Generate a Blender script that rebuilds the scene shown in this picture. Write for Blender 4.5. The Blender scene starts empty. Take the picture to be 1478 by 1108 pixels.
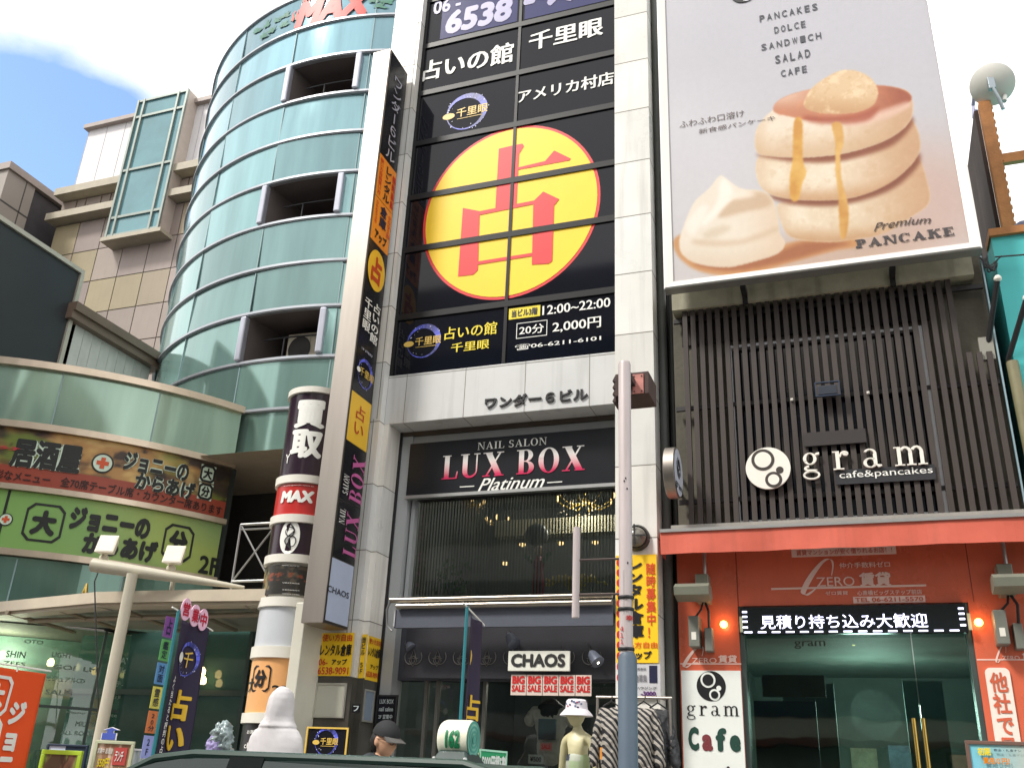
import bpy, bmesh, math, random
import numpy as np
from mathutils import Vector, Matrix
random.seed(7); np.random.seed(7)
SC = bpy.context.scene
COL = SC.collection
R_ = math.radians

# ---------------------------------------------------------------- camera
EYE = np.array([0.0, 0.0, 1.35])
FPX, CX, CY = 1345.4, 739.0, 554.0
PITCH, ROLL, YAW = R_(23.056), R_(2.592), R_(20.654)
_c, _s = math.cos(YAW), math.sin(YAW)
FW = np.array([-_s*math.cos(PITCH), _c*math.cos(PITCH), math.sin(PITCH)])
_rt = np.array([_c, _s, 0.0]); _up = np.cross(_rt, FW)
RT = math.cos(ROLL)*_rt + math.sin(ROLL)*_up
UP = -math.sin(ROLL)*_rt + math.cos(ROLL)*_up
cam_d = bpy.data.cameras.new('camera'); cam = bpy.data.objects.new('camera', cam_d); COL.objects.link(cam)
cam_d.sensor_width = 36; cam_d.lens = 36*FPX/1478; cam_d.clip_end = 2000; cam_d.clip_start = 0.05
cam.matrix_world = Matrix(((RT[0], UP[0], -FW[0], EYE[0]), (RT[1], UP[1], -FW[1], EYE[1]), (RT[2], UP[2], -FW[2], EYE[2]), (0, 0, 0, 1)))
SC.camera = cam
SC.view_settings.view_transform = 'Standard'
try: SC.view_settings.look = 'None'
except Exception: pass
SC.view_settings.exposure = 1.12
SC.view_settings.gamma = 1.0

# ---------------------------------------------------------------- sky and sun
SUN = Vector((-0.42, -0.50, 0.76)).normalized()
W = bpy.data.worlds.new('World'); SC.world = W; W.use_nodes = True
nt = W.node_tree; nt.nodes.clear()
def nn(t, **k):
    n = nt.nodes.new(t)
    for a, b in k.items(): setattr(n, a, b)
    return n
sky = nn('ShaderNodeTexSky', sky_type='NISHITA', sun_disc=False)
sky.sun_elevation = math.asin(SUN.z); sky.sun_rotation = math.atan2(SUN.x, SUN.y)
sky.air_density = 1.0; sky.dust_density = 0.6; sky.ozone_density = 2.0
bg1 = nn('ShaderNodeBackground'); bg1.inputs[1].default_value = 0.15
bg2 = nn('ShaderNodeBackground'); bg2.inputs[0].default_value = (1.0, 0.985, 0.97, 1); bg2.inputs[1].default_value = 0.82
mixw = nn('ShaderNodeMixShader'); outw = nn('ShaderNodeOutputWorld')
tc = nn('ShaderNodeTexCoord'); mp = nn('ShaderNodeMapping'); mp.inputs['Scale'].default_value = (1, 1, 2.2)
mp.inputs['Location'].default_value = (0.35, 0.2, 0.0)
nz = nn('ShaderNodeTexNoise'); nz.inputs['Scale'].default_value = 2.6; nz.inputs['Detail'].default_value = 7; nz.inputs['Roughness'].default_value = 0.55
# a gap in the cloud over the roofs at the far left
gapd = nn('ShaderNodeVectorMath', operation='DOT_PRODUCT')
_g = FW*FPX + RT*(70-CX) - UP*(262-CY); _g = _g/np.linalg.norm(_g)
gapd.inputs[1].default_value = tuple(_g)
gr = nn('ShaderNodeMapRange'); gr.inputs[1].default_value = 0.984; gr.inputs[2].default_value = 0.9995; gr.inputs[3].default_value = 0.42; gr.inputs[4].default_value = -0.42
add = nn('ShaderNodeMath', operation='ADD')
rp = nn('ShaderNodeMapRange'); rp.inputs[1].default_value = 0.34; rp.inputs[2].default_value = 0.62
L = nt.links.new
L(tc.outputs['Generated'], mp.inputs[0]); L(mp.outputs[0], nz.inputs['Vector'])
L(tc.outputs['Generated'], gapd.inputs[0]); L(gapd.outputs['Value'], gr.inputs[0])
L(nz.outputs[0], add.inputs[0]); L(gr.outputs[0], add.inputs[1]); L(add.outputs[0], rp.inputs[0])
L(sky.outputs[0], bg1.inputs[0]); L(rp.outputs[0], mixw.inputs[0]); L(bg1.outputs[0], mixw.inputs[1]); L(bg2.outputs[0], mixw.inputs[2]); L(mixw.outputs[0], outw.inputs[0])
sl = bpy.data.lights.new('sun', 'SUN'); sl.energy = 1.7; sl.angle = R_(10); sl.color = (1.0, 0.955, 0.88)
so = bpy.data.objects.new('sun', sl); COL.objects.link(so); so.rotation_euler = SUN.to_track_quat('Z', 'Y').to_euler(); so.location = (-8, -10, 30)

# ---------------------------------------------------------------- measuring helpers
def ray(x, y): return FW*FPX + RT*(x-CX) - UP*(y-CY)
def proj(P):
    q = np.asarray(P, float) - EYE
    w = q @ FW
    return CX + FPX*(q @ RT)/w, CY - FPX*(q @ UP)/w
def onY(x, y, D): d = ray(x, y); return EYE + d*(D/d[1])
def onX(x, y, X): d = ray(x, y); return EYE + d*(X/d[0])
def onZ(x, y, Z): d = ray(x, y); return EYE + d*((Z-EYE[2])/d[2])

class Pl:                      # a vertical wall plane: u runs to the viewer's right, v is height, n comes out of the wall
    curved = False
    def __init__(s, O, u, flip=False):
        s.O = np.array([O[0], O[1], 0.0]); u = np.array([u[0], u[1], 0.0]); s.u = u/np.linalg.norm(u)
        s.n = np.array([s.u[1], -s.u[0], 0.0])
        if flip: s.n = -s.n
    def at(s, u, v, n=0.0): return s.O + s.u*u + np.array([0, 0, v]) + s.n*n
    def px(s, x, y, n=0.0):
        d = ray(x, y); t = ((s.O + s.n*n - EYE) @ s.n)/(d @ s.n); P = EYE + d*t
        return float((P - s.O) @ s.u), float(P[2])
class Cyl:                     # an upright round wall; u is arc length from the point facing the street
    curved = True
    def __init__(s, x, y, R): s.x, s.y, s.R = x, y, R
    def at(s, u, v, n=0.0):
        a = u/s.R; return np.array([s.x + (s.R+n)*math.sin(a), s.y - (s.R+n)*math.cos(a), v])
    def px(s, x, y, n=0.0):
        d = ray(x, y); a = d[0]**2 + d[1]**2; ex, ey = EYE[0]-s.x, EYE[1]-s.y
        b = ex*d[0] + ey*d[1]; c = ex*ex + ey*ey - (s.R+n)**2; q = b*b - a*c
        t = (-b - math.sqrt(max(q, 0)))/a; P = EYE + d*t
        return s.R*math.atan2(P[0]-s.x, -(P[1]-s.y)), float(P[2])
def pb(pl, x0, y0, x1, y1):    # box on a wall from its top-left and bottom-right corners
    a = pl.px(x0, y0); b = pl.px(x1, y1); return (a[0], b[1], b[0], a[1])
def FY(D): return Pl((0, D), (1, 0))
def FX(X): return Pl((X, 0), (0, 1))

# ---------------------------------------------------------------- materials
def lin(c): c = c/255.0; return c/12.92 if c <= 0.04045 else ((c+0.055)/1.055)**2.4
def C(r, g, b): return (lin(r), lin(g), lin(b), 1)
MATS = {}
def M(name, col, rough=0.5, metal=0.0, var=0.10, scale=3.0, streak=False, bump=0.0, spec=0.5, coat=0.0, emit=0.0, attr=False, tilevar=False, bscale=None, dirt=0.0, rvar=0.0):
    if name in MATS: return MATS[name]
    m = bpy.data.materials.new(name); m.use_nodes = True; t = m.node_tree; b = t.nodes['Principled BSDF']
    b.inputs['Roughness'].default_value = rough; b.inputs['Metallic'].default_value = metal
    b.inputs['Specular IOR Level'].default_value = spec; b.inputs['Coat Weight'].default_value = coat; b.inputs['Coat Roughness'].default_value = 0.04
    co = t.nodes.new('ShaderNodeTexCoord'); n1 = t.nodes.new('ShaderNodeTexNoise'); mp = t.nodes.new('ShaderNodeMapping')
    t.links.new(co.outputs['Object'], mp.inputs[0]); t.links.new(mp.outputs[0], n1.inputs['Vector'])
    mp.inputs['Scale'].default_value = (scale*3, scale*3, scale*0.35) if streak else (scale, scale, scale)
    n1.inputs['Scale'].default_value = 1.0; n1.inputs['Detail'].default_value = 6; n1.inputs['Roughness'].default_value = 0.62
    mr = t.nodes.new('ShaderNodeMapRange'); mr.inputs[1].default_value = 0.3; mr.inputs[2].default_value = 0.7
    mr.inputs[3].default_value = 1-var; mr.inputs[4].default_value = 1+var*0.6
    t.links.new(n1.outputs[0], mr.inputs[0])
    mx = t.nodes.new('ShaderNodeVectorMath'); mx.operation = 'SCALE'
    if attr:
        at = t.nodes.new('ShaderNodeAttribute'); at.attribute_name = 'Col'; t.links.new(at.outputs['Color'], mx.inputs[0])
    else: mx.inputs[0].default_value = col[:3]
    t.links.new(mr.outputs[0], mx.inputs['Scale'])
    last = mx.outputs[0]
    if dirt > 0:
        n2 = t.nodes.new('ShaderNodeTexNoise'); mp2 = t.nodes.new('ShaderNodeMapping'); t.links.new(co.outputs['Object'], mp2.inputs[0]); t.links.new(mp2.outputs[0], n2.inputs['Vector'])
        mp2.inputs['Scale'].default_value = (7, 7, 0.5); n2.inputs['Scale'].default_value = 1.0; n2.inputs['Detail'].default_value = 8
        r2 = t.nodes.new('ShaderNodeMapRange'); r2.inputs[1].default_value = 0.52; r2.inputs[2].default_value = 0.75; r2.inputs[4].default_value = dirt
        t.links.new(n2.outputs[0], r2.inputs[0])
        mm = t.nodes.new('ShaderNodeMix'); mm.data_type = 'RGBA'; t.links.new(r2.outputs[0], mm.inputs[0]); t.links.new(last, mm.inputs[6]); mm.inputs[7].default_value = (0.06, 0.05, 0.04, 1)
        last = mm.outputs[2]
    t.links.new(last, b.inputs['Base Color'])
    if rvar > 0:
        r3 = t.nodes.new('ShaderNodeMapRange'); r3.inputs[1].default_value = 0.3; r3.inputs[2].default_value = 0.7; r3.inputs[3].default_value = max(0.02, rough-rvar); r3.inputs[4].default_value = rough+rvar
        t.links.new(n1.outputs[0], r3.inputs[0]); t.links.new(r3.outputs[0], b.inputs['Roughness'])
    if bump > 0:
        nb = t.nodes.new('ShaderNodeTexNoise'); t.links.new(co.outputs['Object'], nb.inputs['Vector']); nb.inputs['Scale'].default_value = bscale or 30; nb.inputs['Detail'].default_value = 3
        bn = t.nodes.new('ShaderNodeBump'); bn.inputs['Strength'].default_value = bump; bn.inputs['Distance'].default_value = 0.02
        t.links.new(nb.outputs[0], bn.inputs['Height']); t.links.new(bn.outputs[0], b.inputs['Normal'])
    if emit > 0:
        b.inputs['Emission Color'].default_value = col; b.inputs['Emission Strength'].default_value = emit
    MATS[name] = m; return m
def glass(name, tint, refl=1.0, opac=0.0):
    m = bpy.data.materials.new(name); m.use_nodes = True; t = m.node_tree; t.nodes.clear()
    o = t.nodes.new('ShaderNodeOutputMaterial'); tr = t.nodes.new('ShaderNodeBsdfTransparent'); tr.inputs[0].default_value = tint
    gl = t.nodes.new('ShaderNodeBsdfGlossy'); gl.inputs['Roughness'].default_value = 0.02; gl.inputs[0].default_value = (0.95, 1, 0.98, 1)
    fr = t.nodes.new('ShaderNodeFresnel'); fr.inputs[0].default_value = 1.5; nb = t.nodes.new('ShaderNodeTexNoise'); nb.inputs['Scale'].default_value = 1.3
    co = t.nodes.new('ShaderNodeTexCoord'); t.links.new(co.outputs['Object'], nb.inputs['Vector'])
    bn = t.nodes.new('ShaderNodeBump'); bn.inputs['Strength'].default_value = 0.012; bn.inputs['Distance'].default_value = 0.2; t.links.new(nb.outputs[0], bn.inputs['Height']); t.links.new(bn.outputs[0], gl.inputs['Normal'])
    mu = t.nodes.new('ShaderNodeMath'); mu.operation = 'MULTIPLY'; mu.inputs[1].default_value = refl; t.links.new(fr.outputs[0], mu.inputs[0])
    mx = t.nodes.new('ShaderNodeMixShader'); t.links.new(mu.outputs[0], mx.inputs[0]); t.links.new(tr.outputs[0], mx.inputs[1]); t.links.new(gl.outputs[0], mx.inputs[2])
    t.links.new(mx.outputs[0], o.inputs[0]); return m
def gradmat(name, c0, c1, z0=0.15, z1=0.85):
    m = M(name, c0, 0.4); t = m.node_tree; b = t.nodes['Principled BSDF']
    co = t.nodes.new('ShaderNodeTexCoord'); sp = t.nodes.new('ShaderNodeSeparateXYZ'); t.links.new(co.outputs['Generated'], sp.inputs[0])
    mr = t.nodes.new('ShaderNodeMapRange'); mr.inputs[1].default_value = z0; mr.inputs[2].default_value = z1; t.links.new(sp.outputs[2], mr.inputs[0])
    mm = t.nodes.new('ShaderNodeMix'); mm.data_type = 'RGBA'; mm.inputs[6].default_value = c0; mm.inputs[7].default_value = c1
    t.links.new(mr.outputs[0], mm.inputs[0]); t.links.new(mm.outputs[2], b.inputs['Base Color']); return m

# ---------------------------------------------------------------- mesh builder
class B:
    def __init__(s): s.v = []; s.f = []; s.c = []; s.cur = None; s.uvw = 0
    def quadv(s, pts):
        k = len(s.v); s.v += [tuple(map(float, p)) for p in pts]; s.f.append(tuple(range(k, k+len(pts)))); s.c.append(s.cur); return s
    def hexa(s, p):            # 8 corners: bottom loop 0-3, top loop 4-7
        k = len(s.v); s.v += [tuple(map(float, q)) for q in p]
        for q in ((3, 2, 1, 0), (4, 5, 6, 7), (0, 1, 5, 4), (1, 2, 6, 5), (2, 3, 7, 6), (3, 0, 4, 7)):
            s.f.append(tuple(k+i for i in q)); s.c.append(s.cur)
        return s
    def box(s, x0, x1, y0, y1, z0, z1):
        return s.hexa([(x0, y0, z0), (x1, y0, z0), (x1, y1, z0), (x0, y1, z0), (x0, y0, z1), (x1, y0, z1), (x1, y1, z1), (x0, y1, z1)])
    def ob(s, pl, u0, u1, v0, v1, n0, n1):   # box laid on a wall
        k = max(1, int(abs(u1-u0)/0.22)) if pl.curved else 1
        for i in range(k):
            a, b = u0+(u1-u0)*i/k, u0+(u1-u0)*(i+1)/k
            A = pl.at
            s.hexa([A(a, v0, n1), A(b, v0, n1), A(b, v0, n0), A(a, v0, n0), A(a, v1, n1), A(b, v1, n1), A(b, v1, n0), A(a, v1, n0)])
        return s
    def sheet(s, pl, u0, u1, v0, v1, n=0.0):
        k = max(1, int(abs(u1-u0)/0.15)) if pl.curved else 1
        for i in range(k):
            a, b = u0+(u1-u0)*i/k, u0+(u1-u0)*(i+1)/k
            s.quadv([pl.at(a, v0, n), pl.at(b, v0, n), pl.at(b, v1, n), pl.at(a, v1, n)])
        return s
    def pane(s, pl, u0, u1, v0, v1, tu=0.0, tv=0.0):      # one glass pane, a hair out of true
        k = max(2, int(abs(u1-u0)/0.12)); v = []; um, vm = (u0+u1)/2, (v0+v1)/2
        for j in range(2):
            for i in range(k+1): a = u0+(u1-u0)*i/k; c = v1 if j else v0; v.append(pl.at(a, c, tu*(a-um)+tv*(c-vm)))
        return s.raw(v, [(i, i+1, k+2+i, k+1+i) for i in range(k)])
    def frame(s, pl, u0, u1, v0, v1, w, n0, n1):
        s.ob(pl, u0, u1, v0, v0+w, n0, n1); s.ob(pl, u0, u1, v1-w, v1, n0, n1)
        s.ob(pl, u0, u0+w, v0+w, v1-w, n0, n1); s.ob(pl, u1-w, u1, v0+w, v1-w, n0, n1); return s
    def prism(s, pl, pts, n0, n1):
        a = [pl.at(u, v, n1) for u, v in pts]; b = [pl.at(u, v, n0) for u, v in pts]; k = len(pts)
        s.quadv(a); s.quadv(b[::-1])
        for i in range(k): s.quadv([a[i], b[i], b[(i+1) % k], a[(i+1) % k]])
        return s
    def poly(s, pl, pts, n): return s.quadv([pl.at(u, v, n) for u, v in pts])
    def disc(s, pl, u, v, ru, rv, n, seg=40): return s.poly(pl, [(u+ru*math.cos(2*math.pi*i/seg), v+rv*math.sin(2*math.pi*i/seg)) for i in range(seg)], n)
    def ring(s, pl, u, v, ru, rv, w, n, a0=0, a1=360, seg=48):
        for i in range(seg):
            t0, t1 = R_(a0+(a1-a0)*i/seg), R_(a0+(a1-a0)*(i+1)/seg)
            s.quadv([pl.at(u+(ru-w)*math.cos(t0), v+(rv-w)*math.sin(t0), n), pl.at(u+ru*math.cos(t0), v+rv*math.sin(t0), n), pl.at(u+ru*math.cos(t1), v+rv*math.sin(t1), n), pl.at(u+(ru-w)*math.cos(t1), v+(rv-w)*math.sin(t1), n)])
        return s
    def tube(s, pts, r, seg=8, r1=None):
        pts = [Vector(p) for p in pts]; n = len(pts); rings = []
        ref = None
        for i, p in enumerate(pts):
            d = (pts[min(i+1, n-1)] - pts[max(i-1, 0)]).normalized()
            if ref is None: ref = d.orthogonal().normalized()
            ref = (ref - d*ref.dot(d)).normalized(); bi = d.cross(ref)
            rr = r if r1 is None else r + (r1-r)*i/max(1, n-1)
            k = len(s.v); s.v += [tuple(p + ref*rr*math.cos(2*math.pi*j/seg) + bi*rr*math.sin(2*math.pi*j/seg)) for j in range(seg)]; rings.append(k)
        for a, b in zip(rings, rings[1:]):
            for j in range(seg): s.f.append((a+j, a+(j+1) % seg, b+(j+1) % seg, b+j)); s.c.append(s.cur)
        s.f.append(tuple(rings[0]+j for j in range(seg))[::-1]); s.c.append(s.cur); s.f.append(tuple(rings[-1]+j for j in range(seg))); s.c.append(s.cur)
        return s
    def lathe(s, base, axis, prof, seg=32):
        a = Vector(axis).normalized(); e = a.orthogonal().normalized(); g = a.cross(e); base = Vector(base); rings = []
        for r, h in prof:
            k = len(s.v); s.v += [tuple(base + a*h + (e*math.cos(2*math.pi*j/seg) + g*math.sin(2*math.pi*j/seg))*r) for j in range(seg)]; rings.append(k)
        for p, q in zip(rings, rings[1:]):
            for j in range(seg): s.f.append((p+j, p+(j+1) % seg, q+(j+1) % seg, q+j)); s.c.append(s.cur)
        s.f.append(tuple(rings[0]+j for j in range(seg))[::-1]); s.c.append(s.cur); s.f.append(tuple(rings[-1]+j for j in range(seg))); s.c.append(s.cur)
        return s
    def ball(s, c, rx, ry=None, rz=None, seg=20):
        ry = ry or rx; rz = rz or rx; k = len(s.v); nr = seg//2
        for i in range(nr+1):
            t = math.pi*i/nr
            for j in range(seg): s.v.append((c[0]+rx*math.sin(t)*math.cos(2*math.pi*j/seg), c[1]+ry*math.sin(t)*math.sin(2*math.pi*j/seg), c[2]+rz*math.cos(t)))
        for i in range(nr):
            for j in range(seg): s.f.append((k+i*seg+j, k+(i+1)*seg+j, k+(i+1)*seg+(j+1) % seg, k+i*seg+(j+1) % seg)); s.c.append(s.cur)
        return s
    def raw(s, v, f):
        k = len(s.v); s.v += [tuple(p) for p in v]; s.f += [tuple(k+i for i in q) for q in f]; s.c += [s.cur]*len(f); return s
    def build(s, name, mat, parent=None, smooth=False, bevel=0.0):
        base = Vector((0, 0, 0))
        if parent is None:
            a = np.array(s.v); base = Vector(((a[:, 0].min()+a[:, 0].max())/2, (a[:, 1].min()+a[:, 1].max())/2, a[:, 2].min())); s.v = [tuple(q) for q in (a - np.array(base))]
        me = bpy.data.meshes.new(name); me.from_pydata(s.v, [], s.f); me.update()
        if any(c is not None for c in s.c) and len(me.polygons) == len(s.c):
            at = me.color_attributes.new('Col', 'FLOAT_COLOR', 'CORNER'); arr = np.ones((len(me.loops), 4), np.float32)
            for p, c in zip(me.polygons, s.c):
                if c is not None: arr[p.loop_start:p.loop_start+p.loop_total] = c
            at.data.foreach_set('color', arr.ravel())
        me.materials.append(mat)
        if smooth: me.polygons.foreach_set('use_smooth', [True]*len(me.polygons))
        o = bpy.data.objects.new(name, me); COL.objects.link(o); o.location = base; WLOC[o.name] = base
        if parent is not None: WLOC[o.name] = Vector((0, 0, 0))
        if smooth:
            try: me.set_sharp_from_angle(angle=R_(40))
            except Exception: pass
        if bevel > 0:
            bm_ = o.modifiers.new('bevel', 'BEVEL'); bm_.width = bevel; bm_.segments = 2; bm_.limit_method = 'ANGLE'
        if parent is not None: adopt(o, parent)
        return o
def adopt(o, parent):
    o.parent = parent; o.matrix_parent_inverse = Matrix.Translation(-WLOC.get(parent.name, Vector((0, 0, 0))))
WLOC = {}
def thing(name, label, cat, loc=(0, 0, 0), group=None):
    o = bpy.data.objects.new(name, None); COL.objects.link(o); o.location = loc; o.empty_display_size = 0.1
    WLOC[o.name] = Vector(loc); tag(o, label, cat, group); return o
def tag(o, label, cat, group=None, kind=None):
    if label: o['label'] = label
    if cat: o['category'] = cat
    if group: o['group'] = group
    if kind: o['kind'] = kind
    return o
def struct(name, b, mat):
    o = b.build(name, mat); o['kind'] = 'structure'; return o

# ---------------------------------------------------------------- lettering
_cache = {}
def glyphs(s, bold=0.0, shear=0.0, ext=False, cut=False):
    k = (s, bold, shear, ext, cut)
    if k in _cache: return _cache[k]
    cu = bpy.data.curves.new('t', 'FONT'); cu.body = s; cu.offset = bold; cu.shear = shear; cu.resolution_u = 3
    if ext: cu.extrude = 0.5
    o = bpy.data.objects.new('t', cu); COL.objects.link(o)
    dg = bpy.context.evaluated_depsgraph_get(); me = bpy.data.meshes.new_from_object(o.evaluated_get(dg))
    if cut:
        bm = bmesh.new(); bm.from_mesh(me)
        for _ in range(4):
            bmesh.ops.triangulate(bm, faces=bm.faces[:]); e = [x for x in bm.edges if x.calc_length() > .16]
            if not e: break
            bmesh.ops.subdivide_edges(bm, edges=e, cuts=1)
        bmesh.ops.triangulate(bm, faces=bm.faces[:]); bm.to_mesh(me); bm.free()
    v = np.array([p.co[:] for p in me.vertices]) if len(me.vertices) else np.zeros((0, 3)); f = [tuple(p.vertices) for p in me.polygons]
    bpy.data.objects.remove(o); bpy.data.curves.remove(cu); bpy.data.meshes.remove(me)
    _cache[k] = (v, f); return v, f
def text(s, pl, box, mat, parent, n=0.006, bold=0.012, shear=0.0, fat=0, fatd=0.012, ext=0.0, rot=0, arch=0.0, name='lettering', flipx=False):
    """one line of lettering stretched into box (u0,v0,u1,v1) on wall pl"""
    v, f = glyphs(s, bold if ext > 0 else 0.0, shear, ext > 0, pl.curved)
    if not len(v): return None
    lo, hi = v.min(0), v.max(0); u0, v0, u1, v1 = box; b = B(); bd = 0.0 if ext > 0 else max(0.0, bold)
    if bd: lo = lo-bd; hi = hi+bd
    cop = [(i*fatd, 0.0) for i in range(-fat, fat+1)] if fat else [(0.0, 0.0)]
    if bd: k = 5 if bd < .02 else 8; cop = [(x+bd*math.cos(6.2832*j/k), bd*math.sin(6.2832*j/k)) for x, _ in cop for j in range(k)] + ([(0.0, 0.0)] if bd > .03 else [])
    for ci, (ox, oy) in enumerate(cop):
        out = []
        for p in v:
            a = (p[0]+ox-lo[0])/(hi[0]-lo[0]+1e-9); c = (p[1]+oy-lo[1])/(hi[1]-lo[1]+1e-9)
            if arch: c = c + arch*(1-(2*a-1)**2)
            if rot == 90: a, c = 1-c, a
            out.append(pl.at(u0+(u1-u0)*a, v0+(v1-v0)*c, n + p[2]*ext + ci*0.00025))
        b.raw(out, f)
    return b.build(name, mat, parent)
def vtext(s, pl, box, mat, parent, n=0.006, bold=0.012, fat=0, name='lettering'):
    u0, v0, u1, v1 = box; k = len(s); h = (v1-v0)/k; b = B()
    for i, ch in enumerate(s):
        if ch == ' ': continue
        v, f = glyphs(ch, cut=pl.curved); top = v1-i*h
        if not len(v): continue
        wide = ord(ch) > 0x2000
        lo, hi = v.min(0), v.max(0)
        bd = max(0.0, bold); cop = [(j*.012, 0.0) for j in range(-fat, fat+1)] if fat else [(0.0, 0.0)]
        if bd: k_ = 5 if bd < .02 else 8; cop = [(x+bd*math.cos(6.2832*j/k_), bd*math.sin(6.2832*j/k_)) for x, _ in cop for j in range(k_)] + ([(0.0, 0.0)] if bd > .03 else [])
        for ci, (ox, oy) in enumerate(cop):
            out = []
            for p in v:
                a, c = p[0], p[1]
                if ch in 'ー~-': a, c = 0.5+(c-(lo[1]+hi[1])/2), 0.5-(a-(lo[0]+hi[0])/2)-0.12
                elif not wide: a = 0.5 + (a-(lo[0]+hi[0])/2); c = c
                out.append(pl.at(u0+(u1-u0)*(a+ox), top-h+h*(c+oy+0.14)/1.02, n+ci*0.00025))
            b.raw(out, f)
    return b.build(name, mat, parent)

# hand-cut serif letters: shapes in a unit box (x to the right, y up)
def _rect(x0, y0, x1, y1): return [(x0, y0), (x1, y0), (x1, y1), (x0, y1)]
def _arc(cx, cy, rx, ry, tw, th, a0, a1, k=18):
    o = [(cx+rx*math.cos(R_(a0+(a1-a0)*i/k)), cy+ry*math.sin(R_(a0+(a1-a0)*i/k))) for i in range(k+1)]
    i_ = [(cx+(rx-tw)*math.cos(R_(a0+(a1-a0)*i/k)), cy+(ry-th)*math.sin(R_(a0+(a1-a0)*i/k))) for i in range(k+1)]
    return [[o[i], o[i+1], i_[i+1], i_[i]] for i in range(k)]
S = 0.045
def serif(ch, T=0.17, t=0.055, S=S):
    r = _rect
    if ch == 'L': return 0.66, [r(.09, 0, .09+T, 1), r(0, 1-S, .36, 1), r(0, 0, .64, S), [(.56, S), (.64, S), (.66, .3), (.62, .3)]]
    if ch == 'I': return 0.36, [r(.09, 0, .09+T, 1), r(0, 1-S, .35, 1), r(0, 0, .35, S)]
    if ch == 'U': return 0.82, [r(.09, .3, .09+T, 1), r(.64, .3, .64+t, 1), r(0, 1-S, .36, 1), r(.54, 1-S, .8, 1)] + _arc(.39, .3, .3, .31, T, .09, 180, 270) + _arc(.39, .3, .305, .31, t, .09, 270, 360)
    if ch == 'X': return 0.86, [[(.08, 1), (.08+T*1.3, 1), (.80, 0), (.80-T*1.3, 0)], [(.10, 0), (.10+t*1.4, 0), (.72+t*.6, 1), (.72-t*.8, 1)], r(0, 1-S, .38, 1), r(.56, 1-S, .84, 1), r(0, 0, .3, S), r(.48, 0, .86, S)]
    if ch == 'B': return 0.74, [r(.09, 0, .09+T, 1), r(0, 1-S, .4, 1), r(0, 0, .4, S), r(.2, .5, .4, .5+S)] + _arc(.38, .76, .26, .24, T*.9, S, -90, 90) + _arc(.38, .26, .31, .265, T, S, -90, 90)
    if ch == 'O': return 0.84, _arc(.42, .5, .4, .52, T, .05, 0, 360, 36)
    if ch == 'S': return 0.62, _arc(.3, .745, .25, .27, T*.8, .08, 30, 270) + _arc(.3, .27, .27, .28, T*.8, .09, -150, 90) + [r(.5, .74, .54, .98), r(.03, .02, .07, .28)]
    if ch == 'A': return 0.84, [[(.36, 1), (.46, 1), (.80, 0), (.80-T*1.25, 0)], [(.08, 0), (.08+t*1.2, 0), (.44, 1), (.39, 1)], r(.2, .3, .6, .3+S), r(0, 0, .26, S), r(.5, 0, .86, S)]
    if ch == 'N': return 0.86, [r(.1, 0, .1+t, 1), r(.7, 0, .7+t, 1), [(.08, 1), (.08+T*1.1, 1), (.75, 0), (.75-T*.4, 0)], r(0, 1-S, .2, 1), r(.58, 1-S, .86, 1), r(0, 0, .28, S)]
    if ch == 'P': return 0.72, [r(.1, 0, .1+T, 1), r(0, 0, .4, S*1.6), r(0, 1-S, .4, 1), r(.2, .42, .4, .42+S)] + _arc(.38, .71, .3, .29, T, S, -90, 90)
    if ch == 'C': return 0.78, _arc(.42, .5, .4, .52, T, .08, 40, 320, 30) + [r(.68, .68, .74, .98)]
    if ch == 'K': return 0.84, [r(.1, 0, .1+T, 1), r(0, 1-S, .4, 1), r(0, 0, .4, S), [(.25, .42), (.25, .55), (.62, 1), (.74, 1)], [(.38, .6), (.52, .72), (.82, 0), (.58, 0)], r(.52, 1-S, .82, 1), r(.5, 0, .86, S)]
    if ch == 'E': return 0.72, [r(.1, 0, .1+T, 1), r(0, 1-S, .66, 1), r(0, 0, .68, S), r(.2, .48, .5, .48+S), r(.6, .72, .66, 1), r(.62, 0, .68, .3), r(.46, .38, .5, .64)]
    if ch == 'g': return 0.62, _arc(.27, .68, .23, .32, .11, .05, 0, 360, 30) + _arc(.29, -.2, .29, .24, .07, .07, 0, 360, 30) + _arc(.25, .16, .2, .16, .09, .09, 100, 270, 10) + [[(.2, 0), (.42, -.0), (.5, .07), (.2, .1)], [(.42, .86), (.5, .98), (.6, 1.0), (.6, .88), (.5, .86)]]
    if ch == 'r': return 0.56, [r(.1, 0, .23, .98), r(0, 0, .36, .06), r(0, .93, .2, .98)] + _arc(.4, .66, .18, .32, .06, .1, 60, 180, 12) + _arc(.44, .84, .1, .12, .1, .12, 0, 360, 14)
    if ch == 'a': return 0.62, [r(.36, .12, .48, .72)] + _arc(.26, .72, .22, .28, .09, .07, 0, 150, 14) + _arc(.25, .26, .23, .26, .11, .05, 0, 360, 24) + [[(.42, .14), (.5, .0), (.62, .06), (.62, .12), (.48, .16)]]
    if ch == 'm':
        return 1.12, [r(.1, 0, .22, .98), r(0, .93, .2, .98), r(0, 0, .32, .06), r(.46, 0, .58, .66), r(.38, 0, .68, .06), r(.82, 0, .94, .66), r(.74, 0, 1.04, .06)] + _arc(.37, .66, .21, .34, .11, .1, 0, 150, 14) + _arc(.73, .66, .21, .34, .11, .1, 0, 150, 14)
    return 0.4, []
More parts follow.
